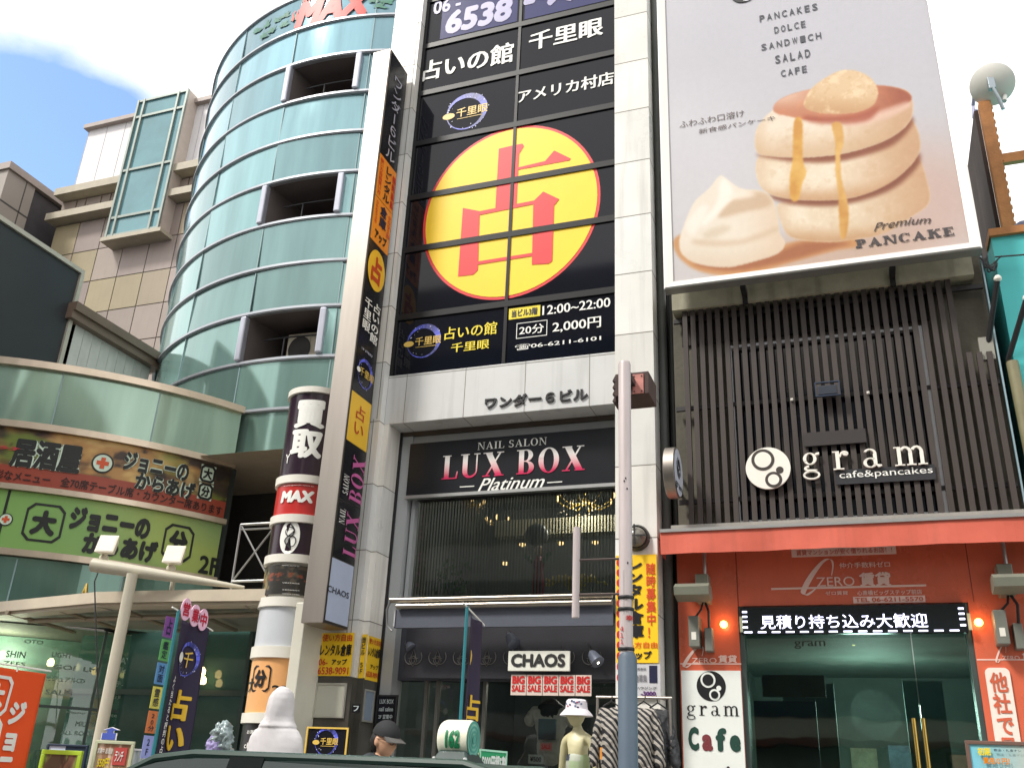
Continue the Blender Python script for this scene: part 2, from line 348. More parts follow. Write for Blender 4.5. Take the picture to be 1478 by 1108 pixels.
def serif_text(s, pl, box, mat, parent, n=0.006, gap=0.10, ext=0.0, rot=0, shear=0.0, name='lettering', **kw):
    x = 0; items = []
    for ch in s:
        if ch == ' ': x += 0.4; continue
        w, sh = serif(ch, **kw)
        items += [[(x+a+shear*c, c) for a, c in p] for p in sh]; x += w+gap
    W_ = x-gap; u0, v0, u1, v1 = box; b = B(); k = 0
    for p in items:
        q = []
        for a, c in p:
            a = a/W_
            if rot == 90: a, c = 1-c, a
            q.append((u0+(u1-u0)*a, v0+(v1-v0)*c))
        k += 1; e = (k % 9)*0.0004
        if ext: b.prism(pl, q, n, n+ext+e)
        else: b.poly(pl, q, n+e)
    return b.build(name, mat, parent)

# ---------------------------------------------------------------- printed pictures (vertex colours on a fine grid)
def lin3(c): return np.array([lin(x) for x in c])
def smooth_poly(p, k=6):
    p = np.array(p, float); n = len(p); o = []
    for i in range(n):
        a, b, c, d = p[i-1], p[i], p[(i+1) % n], p[(i+2) % n]
        for j in range(k):
            t = j/k; o.append(0.5*((2*b)+(-a+c)*t+(2*a-5*b+4*c-d)*t*t+(-a+3*b-3*c+d)*t**3))
    return np.array(o)
def inpoly(P, X, Y):
    m = np.zeros(X.shape, bool); n = len(P)
    for i in range(n):
        x0, y0 = P[i]; x1, y1 = P[(i+1) % n]
        if y0 == y1: continue
        c = ((Y >= y0) != (Y >= y1)) & (X < (x1-x0)*(Y-y0)/(y1-y0)+x0); m ^= c
    return m
def blur(a, r):
    r = int(r)
    if r < 1: return a
    for ax in (0, 1):
        for _ in range(2):
            pad = [(0, 0)]*a.ndim; pad[ax] = (r+1, r); c = np.cumsum(np.pad(a, pad, mode='edge'), axis=ax)
            n = a.shape[ax]; hi = np.take(c, range(2*r+1, 2*r+1+n), axis=ax); lo = np.take(c, range(0, n), axis=ax); a = (hi-lo)/(2*r+1)
    return a
def fbm(shape, cell, seed, octs=4):
    rs = np.random.RandomState(seed); out = np.zeros(shape); amp = 1; tot = 0
    for o in range(octs):
        c = max(2, cell/(2**o)); g = rs.rand(int(shape[0]/c)+3, int(shape[1]/c)+3)
        y = np.arange(shape[0])/c; x = np.arange(shape[1])/c; yi = y.astype(int); xi = x.astype(int); fy = (y-yi)[:, None]; fx = (x-xi)[None, :]
        fy = fy*fy*(3-2*fy); fx = fx*fx*(3-2*fx)
        out += amp*((g[yi][:, xi]*(1-fx)+g[yi][:, xi+1]*fx)*(1-fy)+(g[yi+1][:, xi]*(1-fx)+g[yi+1][:, xi+1]*fx)*fy); tot += amp; amp *= 0.5
    return out/tot
class Canvas:
    def __init__(s, X, Y, base): s.X, s.Y = X, Y; s.img = np.ones(X.shape+(3,))*np.array(base, float)
    def fill(s, pts, col, soft=1, amount=1.0, sm=True):
        m = inpoly(smooth_poly(pts) if sm else np.array(pts, float), s.X, s.Y).astype(float); m = blur(m, soft)*amount
        col = np.array(col, float); s.img = s.img*(1-m[..., None]) + col*m[..., None]; return m
    def shade(s, m, col, amount=1.0):
        m = (m*amount)[..., None]; s.img = s.img*(1-m)+np.array(col, float)*m
    def ell(s, cx, cy, rx, ry, rot=0):
        a = R_(rot); dx, dy = s.X-cx, s.Y-cy; x = dx*math.cos(a)+dy*math.sin(a); y = -dx*math.sin(a)+dy*math.cos(a)
        return np.sqrt((x/rx)**2+(y/ry)**2)
def sst(a, b, x): t = np.clip((x-a)/(b-a), 0, 1); return t*t*(3-2*t)
def picture(name, pl, box, nu, nv, painter, mat, parent, n=0.004):
    """painter(U,V) -> sRGB 0..255 image; U,V run 0..1 left-right, bottom-top"""
    u0, v0, u1, v1 = box; us = np.linspace(u0, u1, nu+1); vs = np.linspace(v0, v1, nv+1)
    U, V = np.meshgrid(np.linspace(0, 1, nu+1), np.linspace(0, 1, nv+1)); img = np.clip(painter(U, V), 0, 255)/255.0
    img = np.where(img <= 0.04045, img/12.92, ((img+0.055)/1.055)**2.4)
    verts = [tuple(pl.at(a, b, n)) for b in vs for a in us]
    faces = [(j*(nu+1)+i, j*(nu+1)+i+1, (j+1)*(nu+1)+i+1, (j+1)*(nu+1)+i) for j in range(nv) for i in range(nu)]
    me = bpy.data.meshes.new(name); me.from_pydata(verts, [], faces); at = me.color_attributes.new('Col', 'FLOAT_COLOR', 'POINT')
    arr = np.ones(((nu+1)*(nv+1), 4), np.float32); arr[:, :3] = img.reshape(-1, 3); at.data.foreach_set('color', arr.ravel()); me.materials.append(mat)
    o = bpy.data.objects.new(name, me); COL.objects.link(o)
    if parent is not None: adopt(o, parent)
    return o

# ---------------------------------------------------------------- palette
white_paint = M('white_paint', C(225, 222, 212), 0.45, var=0.06)
ink_black = M('ink_black', C(22, 22, 26), 0.45, var=0.04)
ink_white = M('ink_white', C(238, 238, 232), 0.5, var=0.03)
ink_red = M('ink_red', C(196, 36, 36), 0.5, var=0.05)
ink_yellow = M('ink_yellow', C(236, 214, 40), 0.5, var=0.04)
ink_navy = M('ink_navy', C(24, 26, 60), 0.5, var=0.05)
ink_grey = M('ink_grey', C(120, 118, 124), 0.5, var=0.05)
steel = M('brushed_steel', C(160, 153, 146), 0.46, 1.0, var=0.14, scale=1, streak=True)
alu = M('aluminium', C(190, 190, 188), 0.38, 0.9, var=0.08, scale=5)
dark_metal = M('dark_metal', C(52, 52, 54), 0.5, 0.4, var=0.15)
black_film = M('black_film', C(14, 16, 26), 0.06, var=0.25, scale=1.2, spec=0.34, bump=0.02, bscale=1.1)
print_mat = M('printed_sheet', (1, 1, 1, 1), 0.4, var=0.03, attr=True)
dark_wall = M('dark_wall', C(46, 46, 48), 0.8, var=0.2)
tile_white = M('cream_tile', C(238, 236, 224), 0.32, var=0.07, scale=1.1, dirt=0.24, rvar=0.08, attr=True)
tile_grey = M('grey_panel', C(206, 207, 206), 0.35, var=0.09, scale=0.9, dirt=0.26)
joint = M('joint_line', C(126, 122, 112), 0.8)
# ================================================================ SETTING
asphalt = M('asphalt', C(62, 62, 64), 0.9, var=0.25, scale=4, bump=0.4, bscale=90)
paving = M('paving', C(150, 146, 140), 0.8, var=0.15, scale=2, bump=0.2, bscale=40)
b = B(); b.quadv([(-400, -400, 0), (400, -400, 0), (400, 400, 0), (-400, 400, 0)]); struct('ground', b, asphalt)
b = B(); b.box(-40, 30, 6.0, 10.6, 0.006, 0.15); struct('pavement', b, paving)
b = B(); b.box(-40, 30, 5.85, 6.0, 0.006, 0.152); struct('kerb', b, M('kerb_stone', C(165, 162, 155), 0.8))
b = B()
for i in range(12): b.box(-38+i*6, -35+i*6, 1.2, 1.32, 0.004, 0.008)
struct('road_marking', b, M('road_paint', C(215, 215, 208), 0.7, var=0.2, scale=9))

# ================================================================ NARROW CREAM BUILDING (centre)
PF = FY(10.0); PP = FY(10.13); PR = FY(10.5)
main = thing('office_building', 'narrow cream tiled building with black film windows and a big yellow circle', 'building', (-4, 10.5, 0))
XL0, XL1, XR0, XR1 = -6.06, -5.575, -2.455, -1.985
jz = [0.9+0.8*i for i in range(20)]
zt = [PF.px(935, y)[1] for y in (90, 394, 482)]
z0 = PF.px(915, 481)[1]; dz = PF.px(936, 393)[1]-PF.px(936, 481)[1]
XL2 = -5.495
def tiled(x0, x1, y0, y1, zt_):
    b = B(); zs = sorted([0.0]+[z0+k*dz for k in range(-9, 14) if 0.2 < z0+k*dz < zt_-.1]+[zt_])
    for a, c in zip(zs, zs[1:]):
        f = random.uniform(.90, 1.0); w_ = random.uniform(-3, 3); b.cur = (lin(min(255, 238*f+w_)), lin(237*f), lin(232*f-w_), 1); b.box(x0, x1, y0, y1, a, c)
    return b.build('pillar', tile_white, main)
tiled(XL0, XL1, 10.0, 10.58, 17); tiled(XR0, XR1, 10.0, 10.58, 17); tiled(XL1, XL2, 10.12, 10.58, 5.557)
b = B()
for k in range(-8, 13):
    z = z0+k*dz
    if 0.3 < z < 5.5: b.box(XL1, XL2+.0015, 10.1185, 10.58, z-.005, z+.005)
    if z < 0.3: continue
    for x0, x1 in ((XL0, XL1), (XR0, XR1)): b.box(x0-.001, x1+.0015, 9.9985, 10.58, z-.005, z+.005)
for x in (XL1-.09, XL1-.145): b.box(x-.005, x+.005, 9.9982, 10.0, 0.3, 5.6)
b.box(XL1-.05, XL1-.04, 9.9982, 10, 5.6, 17)
b.build('tile_joint', joint, main)
b = B(); b.box(XL0, XL1+.004, 9.985, 10.57, 0.15, onY(470, 976, 9.985)[2]); b.box(XL1+.004, XL2+.004, 10.108, 10.57, 0.15, onY(470, 976, 9.985)[2]); b.build('pillar_base', M('dark_stone', C(74, 72, 66), 0.25, var=0.2), main)
b = B(); b.box(XL0+.01, XR1-.01, 10.58, 24, 5.5, 17); b.box(XL0+.01, XL1, 10.58, 24, 0, 5.5); b.box(XR0, XR1-.01, 10.58, 24, 0, 5.5); b.build('rear_wall', tile_grey, main)
# spandrel beam with its joints and soffit
zb0, zb1 = onY(700, 592, 10.12)[2], onY(725, 525, 10.12)[2]
zb0 = 5.56
b = B(); b.box(XL1+.003, XR0-.003, 10.12, 10.56, zb0, zb1); beam = b.build('beam', tile_grey, main, bevel=0.004)
b = B()
for px in ((585, 575), (671, 560), (758, 550), (851, 535)):
    x = onY(px[0], px[1], 10.12)[0]; b.box(x-.004, x+.004, 10.1185, 10.57, zb0-.0015, zb1)
b.box(XL1+.003, XR0-.003, 10.118, 10.2, zb1-.03, zb1-.022)
b.build('beam_joint', joint, beam)
text('ワンダー６ビル', FY(10.12), pb(FY(10.12), 701, 574, 849, 577), ink_black, main, n=0.012, bold=0.025, ext=0.02)
# black film glazing
zc = [PP.px(742, 36)[1], PP.px(740, 104)[1], 10.05, 9.06, 8.18, 7.12]
zc = [11.90, 10.97, 10.03, 9.07, 8.19, 7.12]
xm = PP.px(733, 390)[0]
lev = [zb1]+zc[::-1]+[12.85, 13.8, 14.8]
for i in range(len(lev)-1):
    for x0, x1 in ((XL1, xm), (xm, XR0)):
        b = B(); b.box(x0+.02, x1-.02, 10.15, 10.18, lev[i]+.02, lev[i+1]-.02); b.build('glazing', black_film, main)
b = B()
for z in lev[1:]: b.box(XL1, XR0, 10.125, 10.19, z-.045, z+.045)
b.box(xm-.022, xm+.022, 10.128, 10.19, zb1, 14.8); b.box(XL1, XL1+.05, 10.128, 10.19, zb1, 14.8)
b.build('window_bar', M('bar_black', C(18, 18, 20), 0.4, var=0.15, spec=.3), main)
b = B(); b.box(XL1, XR0, 10.19, 10.22, zb1, 14.8); b.build('glazing_back', ink_black, main)
PG = FY(10.15)
def zoomed(ox, oy, s): return lambda p: [(ox+a/s, oy+c/s) for a, c in p]
zz = zoomed(600, 160, 3.82)
cu, cv = -3.985, 8.60
b = B(); b.disc(PG, cu, cv, 1.30, 1.40, 0.004, 72); circ = b.build('circle_rim', M('ink_scarlet', C(222, 34, 40), 0.45, var=0.04), main)
b = B(); b.disc(PG, cu, cv, 1.258, 1.358, 0.008, 72); b.build('circle_face', M('ink_sun_yellow', C(248, 208, 10), 0.45, var=0.03), main)
b = B()
def wpoly(pl, pts, n): b.poly(pl, [pl.px(*q) for q in pts], n)
wpoly(PG, zz([(460, 212), (555, 190), (590, 184), (599, 198), (572, 240), (558, 520), (440, 550)]), .012)
wpoly(PG, zz([(566, 315), (715, 280), (765, 222), (856, 266), (850, 276), (566, 328)]), .0124)
wpoly(PG, zz([(262, 538), (355, 556), (345, 880), (320, 905), (235, 915)]), .0128)
wpoly(PG, zz([(350, 557), (655, 497), (655, 517), (350, 578)]), .0132)
wpoly(PG, zz([(650, 515), (652, 500), (705, 448), (793, 490), (765, 525), (755, 830), (735, 845), (642, 850)]), .0136)
wpoly(PG, zz([(340, 833), (647, 785), (645, 803), (340, 851)]), .0140)
b.build('circle_character', M('ink_scarlet', None), main)
# film lettering
fl = dict(n=0.006)
b = B(); b.ob(PG, XL1+.28, xm-.06, 11.99, 12.78, 0, .004); b.ob(PG, xm+.06, XR0-.05, 11.99, 12.78, 0, .004); b.build('navy_film', M('navy_film', C(36, 38, 96), 0.12, var=0.1, spec=0.6), main)
pale_violet = M('pale_violet', C(142, 138, 178), 0.4)
text('06 -', PG, pb(PG, 627, 3, 665, 13), pale_violet, main, bold=.03, n=.008)
text('6538', PG, pb(PG, 645, 18, 739, 29), pale_violet, main, bold=.05, shear=.08, n=.008)
text('- 9091', PG, pb(PG, 757, -22, 884, -12), pale_violet, main, bold=.05, shear=.08, n=.008)
text('占いの館', PG, pb(PG, 612, 90, 740, 90), ink_white, main, bold=.012, fat=2, fatd=.012)
text('千里眼', PG, pb(PG, 765, 49, 870, 51), ink_white, main, bold=.012, fat=2, fatd=.012)
text('アメリカ村店', PG, pb(PG, 748, 132, 886, 122), ink_white, main, bold=.012, fat=2, fatd=.01)
gold = M('ink_gold', C(226, 190, 92), 0.4, var=0.1)
def moon(pl, u, v, r, parent, mat_n=.006, txt=True, name='moon_logo'):
    b = B(); k = 90
    for i in range(k):
        a0, a1 = 2*math.pi*i/k, 2*math.pi*(i+1)/k; q = []
        sh = 0.5+0.5*math.sin(3*a0+1.2); rr = random.random()
        base = np.array([70, 78, 190])*(0.55+0.5*sh)+np.array([40, 40, 50])*rr
        b.cur = (lin(min(255, base[0])), lin(min(255, base[1])), lin(min(255, base[2])), 1)
        def w(a): return r*(.05+.26*(0.5-0.5*math.cos(a+0.75*math.pi/1.0))**1.4)
        b.quadv([pl.at(u+r*math.cos(a0), v+r*math.sin(a0), mat_n), pl.at(u+r*math.cos(a1), v+r*math.sin(a1), mat_n), pl.at(u+(r-w(a1))*math.cos(a1), v+(r-w(a1))*math.sin(a1), mat_n), pl.at(u+(r-w(a0))*math.cos(a0), v+(r-w(a0))*math.sin(a0), mat_n)])
    b.cur = (lin(225), lin(228), lin(255), 1)
    for i in range(26):
        a = random.uniform(0, 2*math.pi); rad = r*random.uniform(.72, 1.06); s_ = r*random.uniform(.012, .035)
        b.disc(pl, u+rad*math.cos(a), v+rad*math.sin(a), s_, s_, mat_n+.001, 6)
    o = b.build(name, print_mat, parent)
    if txt:
        text('千里眼', pl, (u-.5*r, v-.26*r, u+1.02*r, v+.24*r), gold, parent, n=mat_n+.002, bold=.02)
        b = B(); b.disc(pl, u-.88*r, v-.1*r, .3*r, .17*r, mat_n+.0015, 20); b.build('logo_badge', gold, parent)
        b = B(); b.ob(pl, u-.45*r, u+.75*r, v-.36*r, v-.33*r, mat_n+.001, mat_n+.002); b.build('logo_line', gold, parent)
    return o
q = PG.px(674, 161); moon(PG, q[0], q[1], .33, main)
q = PG.px(612, 492); moon(PG, q[0], q[1], .25, main)
text('占いの館', PG, pb(PG, 643, 473, 717, 482), ink_yellow, main, fat=1, bold=.008)
text('千里眼', PG, pb(PG, 652, 496, 706, 503), ink_yellow, main, fat=1, bold=.008)
q = pb(PG, 735, 446, 779.5, 456); b = B(); b.ob(PG, q[0], q[2], q[1], q[3], 0, .005); b.build('yellow_tag', ink_yellow, main)
text('当ビル3階', PG, pb(PG, 739, 448, 776, 454), ink_black, main, n=.008, bold=.03)
text('12:00~22:00', PG, pb(PG, 783.5, 442, 881, 443), ink_white, main, fat=1, bold=.006)
q = pb(PG, 746, 467, 789.5, 484); b = B(); b.frame(PG, q[0], q[2], q[1], q[3], .008, 0, .006); b.build('price_frame', ink_white, main)
text('20分', PG, pb(PG, 750, 471, 785, 480), ink_white, main, fat=1, bold=.006)
text('2,000円', PG, pb(PG, 798, 465, 867.5, 473), ink_white, main, fat=1, bold=.006)
text('☎06-6211-6101', PG, pb(PG, 744, 498, 867.5, 492), ink_white, main, fat=1, bold=.0)
# recess behind the pillars
rec_grey = M('recess_grey', C(176, 180, 182), 0.35, 0.2, var=0.08, streak=True, scale=1)
xr0 = onX(579, 622, XL1)[1]
b = B(); b.box(XL2, XL2+.035, 10.45, 10.6, 0.15, 5.56); b.build('dark_groove', ink_black, main)
xg = onY(597, 640, 10.5)[0]
b = B(); b.box(XL2+.035, xg, 10.47, 10.75, 0.15, 5.56); b.build('recess_jamb', rec_grey, main)
b = B(); b.box(XL1+.035, XR0, 10.46, 10.75, 5.50, 5.56); b.build('recess_head', M('bronze', C(84, 74, 64), 0.4, 0.5), main)
zs1 = PR.px(597, 643)[1]; zs0 = PR.px(595, 717)[1]
b = B(); b.box(xg, XR0, 10.50, 10.75, zs1, 5.50); b.build('recess_infill', rec_grey, main)
# first-floor room behind glass
w0 = onY(602, 722, 10.6)[0]; zw0 = 3.3
room_dark = M('room_dark', C(128, 130, 126), 0.8, var=0.2)
def room(parent, x0, x1, y0, y1, z0, z1, mat):
    b = B()
    b.quadv([(x0, y1, z0), (x1, y1, z0), (x1, y1, z1), (x0, y1, z1)]); b.quadv([(x0, y0, z0), (x0, y1, z0), (x0, y1, z1), (x0, y0, z1)]); b.quadv([(x1, y0, z0), (x1, y1, z0), (x1, y1, z1), (x1, y0, z1)])
    b.quadv([(x0, y0, z0), (x1, y0, z0), (x1, y1, z0), (x0, y1, z0)]); b.quadv([(x0, y0, z1), (x1, y0, z1), (x1, y1, z1), (x0, y1, z1)])
    return b.build('interior', mat, parent)
room(main, XL1+.06, XR0+.02, 10.8, 14, 3.32, 5.45, room_dark)
b = B(); b.box(XL1+.03, XR0, 10.55, 10.8, 3.16, 3.32); b.box(xg-.0, XR0, 10.6, 10.72, zs0-.02, zs0+.05); b.build('window_sill', dark_metal, main)
b = B(); b.box(w0-.05, w0, 10.56, 10.7, 3.32, zs0); b.build('window_frame', rec_grey, main)
pane = glass('pane_glass', (0.72, 0.74, 0.72, 1), 1.1)
b = B(); b.box(w0, XR0, 10.66, 10.668, 3.32, zs0); b.build('window_pane', pane, main)
b = B(); x = w0+.02
while x < XR0:
    b.box(x, x+.017, 10.674, 10.684, 3.33, zs0); x += .040
b.build('string_blind', M('string_dark', C(126, 128, 124), 0.7), main)
b = B(); b.box(xg+.55, XR0, 12.2, 12.4, 4.55, 4.78); b.build('ceiling_beam', M('warm_plaster', C(196, 188, 160), 0.7), main)
# shop floor
room(main, XL1+.04, XR0+.02, 10.86, 15.5, 0.152, 3.12, M('shop_dark', C(84, 96, 94), 0.8, var=0.2))
b = B(); b.box(XL1+.04, XR0, 10.62, 10.84, 2.42, 3.15); valance = b.build('fascia_band', M('slate_band', C(66, 68, 76), 0.6, var=0.12), main)
# stainless rails and cloth band
b = B()
for (y0, y1), D in (((866, 0), 9.94), ((875, 0), 9.92)):
    z = onY(566, y0, D)[2]; x0 = onY(564 if y0 < 870 else 573, y0, D)[0]
    b.tube([(x0, D, z), (XR0-.02, D, z)], .032, 10)
b.build('rail', M('polished_steel', C(168, 160, 148), 0.3, 0.95, var=0.05), main, smooth=True)
z = onY(566, 866, 9.94)[2]; x0 = onY(564, 866, 9.94)[0]
b = B(); b.tube([(x0, 9.94, z), (x0-.05, 9.96, z-.1), (x0-.05, 10.0, z-.28), (x0+.02, 10.0, z-.34)], .014, 8); b.tube([(x0+.06, 9.95, z-.1), (x0+.06, 9.95, z-.3)], .012, 6); b.build('awning_arm', alu, main, smooth=True)
b = B(); zz0 = onY(575, 880, 9.98)[2]; zz1 = onY(575, 906, 9.98)[2]
xcl = onY(571, 890, 9.98)[0]; b.box(xcl, XR0-.02, 9.96, 10.02, zz1, zz0); b.build('awning_cloth', M('awning_slate', C(84, 88, 100), 0.8, var=0.12, scale=2, bump=.1), main)
b = B(); b.box(xcl, XR0-.02, 10.30, 10.33, zz1-.52, zz1+.06); dv = b.build('scroll_panel', M('scroll_black', C(50, 50, 56), 0.5, var=.15), main)
b = B(); Q = FY(10.30)
x = xcl+.12
while x < XR0-.3:
    b = B()
    for sx in (1, -1):
        pts = [Q.at(x+sx*(.02+.10*t*math.cos(t*7)), zz1-.30+.10*t*math.sin(t*7), .008) for t in np.linspace(.05, 1, 16)]; b.tube(pts, .0055, 4)
    b.tube([Q.at(x-.05, zz1-.33, .008), Q.at(x, zz1-.2, .008), Q.at(x+.05, zz1-.33, .008), Q.at(x, zz1-.39, .008), Q.at(x-.05, zz1-.33, .008)], .005, 4)
    b.tube([Q.at(x-.06, zz1-.30, .008), Q.at(x+.06, zz1-.30, .008)], .006, 4)
    x += .31; b.build('scrollwork', M('scroll_metal', C(112, 110, 106), 0.4, 0.5), dv)
# glazed shopfront frames
b = B()
for px in ((632, 1000), (612, 1050), (700, 1000)):
    x = onY(px[0], px[1], 10.7)[0]; b.box(x-.02, x+.02, 10.68, 10.74, .15, 2.42)
b.build('shop_mullion', M('mullion_grey', C(128, 128, 122), 0.4, .5), main)
b = B(); b.box(XL1+.05, XR0, 10.705, 10.712, .16, 2.42); b.build('shop_glass', glass('shop_pane', (0.82, .84, .82, 1), 0.8), main)

# ---- nail salon sign
s = thing('shop_sign', 'black nail salon fascia sign with big white to pink serif letters', 'sign', (-4, 10.45, zs0))
b = B(); b.box(xg-.01, XR0-.004, 10.43, 10.498, zs0, zs1); b.build('sign_board', M('sign_black', C(22, 24, 30), 0.3, var=0.15), s)
b = B(); b.box(xg-.02, XR0-.004, 10.415, 10.497, zs0-.045, zs0-.003); b.build('sign_trim', alu, s)
PS = FY(10.43)
serif_text('NAIL SALON', PS, pb(PS, 690, 639, 789.5, 641.5), ink_white, s)
serif_text('LUX BOX', PS, pb(PS, 640, 658, 844, 678), gradmat('lux_pink', C(206, 36, 88), C(240, 236, 232), .12, .72), s, T=.2)
text('Platinum', PS, pb(PS, 691, 691, 786, 703), ink_white, s, shear=.45, bold=0.0, fat=1, fatd=.012)
b = B()
for a in ((664, 701, 684.5, 703), (790, 695, 811.5, 696.5)):
    q = pb(PS, *a); b.ob(PS, q[0], q[2], (q[1]+q[3])/2-.006, (q[1]+q[3])/2+.006, .002, .006)
b.build('sign_dash', ink_white, s)

# ---- chandelier, plants and ornaments seen through the first-floor glass
lit_warm = M('lit_bulb', C(255, 214, 150), 0.4, emit=1.3)
def chandelier(name, label, p, sc_, n):
    t = thing(name, label, 'chandelier', p, 'chandeliers in the salon'); x, y, z = p
    b = B(); b.tube([(x, y, z+.1*sc_), (x, y, z+1.2*sc_)], .008, 6); b.lathe((x, y, z-.05*sc_), (0, 0, 1), [(.02, 0), (.08*sc_, .04*sc_), (.03, .1*sc_)], 12)
    for i in range(n):
        a = 2*math.pi*i/n; c, d = math.cos(a), math.sin(a)
        b.tube([(x, y, z), (x+.22*sc_*c, y+.22*sc_*d, z-.08*sc_), (x+.4*sc_*c, y+.4*sc_*d, z+.02*sc_)], .009, 5)
    b.build('chandelier_frame', gold, t, smooth=True)
    for i in range(n):
        a = 2*math.pi*i/n; b = B(); b.ball((x+.4*sc_*math.cos(a), y+.4*sc_*math.sin(a), z+.07*sc_), .022, .022, .045, 8); b.build('bulb', lit_warm, t, smooth=True)
    b = B()
    for i in range(n*5):
        a = random.uniform(0, 2*math.pi); r = random.uniform(.1, .42)*sc_; b.ball((x+r*math.cos(a), y+r*math.sin(a), z-random.uniform(.05, .2)*sc_), .014, seg=6)
    b.build('crystal', M('crystal', C(230, 214, 180), 0.05, var=.1, spec=1), t)
p = onY(845, 724, 12.0); chandelier('chandelier', 'lit crystal chandelier at the right of the salon window', tuple(p), 1.0, 8)
p = onY(683, 728, 13.0); chandelier('chandelier', 'small amber chandelier at the upper left of the salon window', tuple(p), .45, 5)
p = onY(718, 753, 13.2); chandelier('chandelier', 'small amber chandelier hanging below the pale beam in the salon window', tuple(p), .45, 5)
b = B(); p = onY(775, 772, 11.4); b.ball(p, .155, seg=24); b.tube([(p[0], p[1], p[2]), (p[0], p[1], 5.4)], .006, 5)  # plain grey sphere on a thin wire
tag(b.build('globe_lamp', M('globe_grey', C(150, 152, 150), 0.3, var=.15), smooth=True), 'grey globe lamp hanging in the salon window', 'lamp')
for i, (x, y) in enumerate(((754, 788), (809, 786), (859, 785), (729, 815))):
    p = onY(x, y, 12.6); b = B(); b.lathe(p, (0, 0, 1), [(.03, 0), (.045, .01), (.045, .04)], 12)
    tag(b.build('spot_lamp', lit_warm), ['tiny spot lamp glowing left of the globe lamp', 'tiny spot lamp glowing just right of the globe lamp', 'tiny spot lamp glowing by the right edge of the salon window', 'tiny low spot lamp glowing above the salon plant'][i], 'lamp', 'spot lamps in the salon')
leaf = M('leaf_green', C(70, 120, 48), 0.5, var=.35, scale=9)
def leafy(name, label, p, w, h, n, mat=leaf):
    t = thing(name, label, 'plant', p); x, y, z = p; b = B()
    for i in range(n):
        a = random.uniform(0, 6.28); r = w*random.random()**.5; zz_ = h*(.35+.65*random.random()); c = Vector((x+r*math.cos(a), y+r*math.sin(a)*.5, z+zz_)); d = Vector((random.uniform(-1, 1), random.uniform(-1, 1), random.uniform(-.6, 1))).normalized(); e = d.orthogonal().normalized(); l = w*.42
        b.quadv([c, c+d*l*.5+e*l*.25, c+d*l, c+d*l*.5-e*l*.25])
    b.build('foliage', mat, t); b = B(); b.lathe((x, y, z), (0, 0, 1), [(.08, 0), (.1, .16), (.09, .16)], 14); b.build('pot', white_paint, t); b = B()
    for i in range(5): b.tube([(x, y, z+.1), (x+random.uniform(-.1, .1), y, z+h*.6)], .008, 5)
    b.build('stem', M('stem_green', C(80, 92, 50), .7), t)
p = onY(652, 856, 11.2); leafy('potted_plant', 'bushy green potted plant at the left of the salon window', (p[0], p[1], 3.33), .22, .62, 90)
p = onY(776, 856, 11.3); t = thing('doll', 'red and green costumed figurine standing in the salon window', 'ornament', (p[0], p[1], 3.33)); x, y, z = p[0], p[1], 3.33
b = B(); b.lathe((x, y, z), (0, 0, 1), [(.10, 0), (.09, .3), (.06, .5), (.08, .62), (.03, .7)], 14); b.build('robe', M('robe_red', C(150, 40, 60), .6, var=.4, scale=12), t, smooth=True)
b = B(); b.ball((x, y, z+.78), .06, seg=12); b.build('head', M('doll_skin', C(220, 190, 165), .5), t, smooth=True)
b = B(); b.tube([(x-.04, y, z+.6), (x-.2, y, z+.72)], .03, 8); b.tube([(x+.04, y, z+.6), (x+.16, y, z+.75)], .03, 8); b.build('sleeve', M('sleeve_green', C(70, 120, 70), .6), t, smooth=True)
p = onY(830, 852, 11.4); t = thing('flower_basket', 'basket of yellow flowers in a pale box by the salon window', 'flowers', (p[0], p[1], 3.33)); x, y, z = p[0], p[1], 3.33
b = B(); b.box(x-.12, x+.12, y-.08, y+.08, z+.02, z+.2); b.build('flower_box', M('pale_green', C(150, 180, 150), .6), t)
b = B()
for i in range(60):
    a = random.uniform(0, 6.28); r = random.uniform(0.1, .5); e = (x+r*math.cos(a), y+.25*r*math.sin(a), z+.42-.5*(r-.25)**2+random.uniform(-.05, .05)); b.tube([(x, y, z+.18), ((x+e[0])/2, (y+e[1])/2, z+.42), e], .005, 4); b.ball(e, .022, seg=6)
b.build('blossom', M('yellow_flower', C(210, 190, 70), .5, var=.3), t)

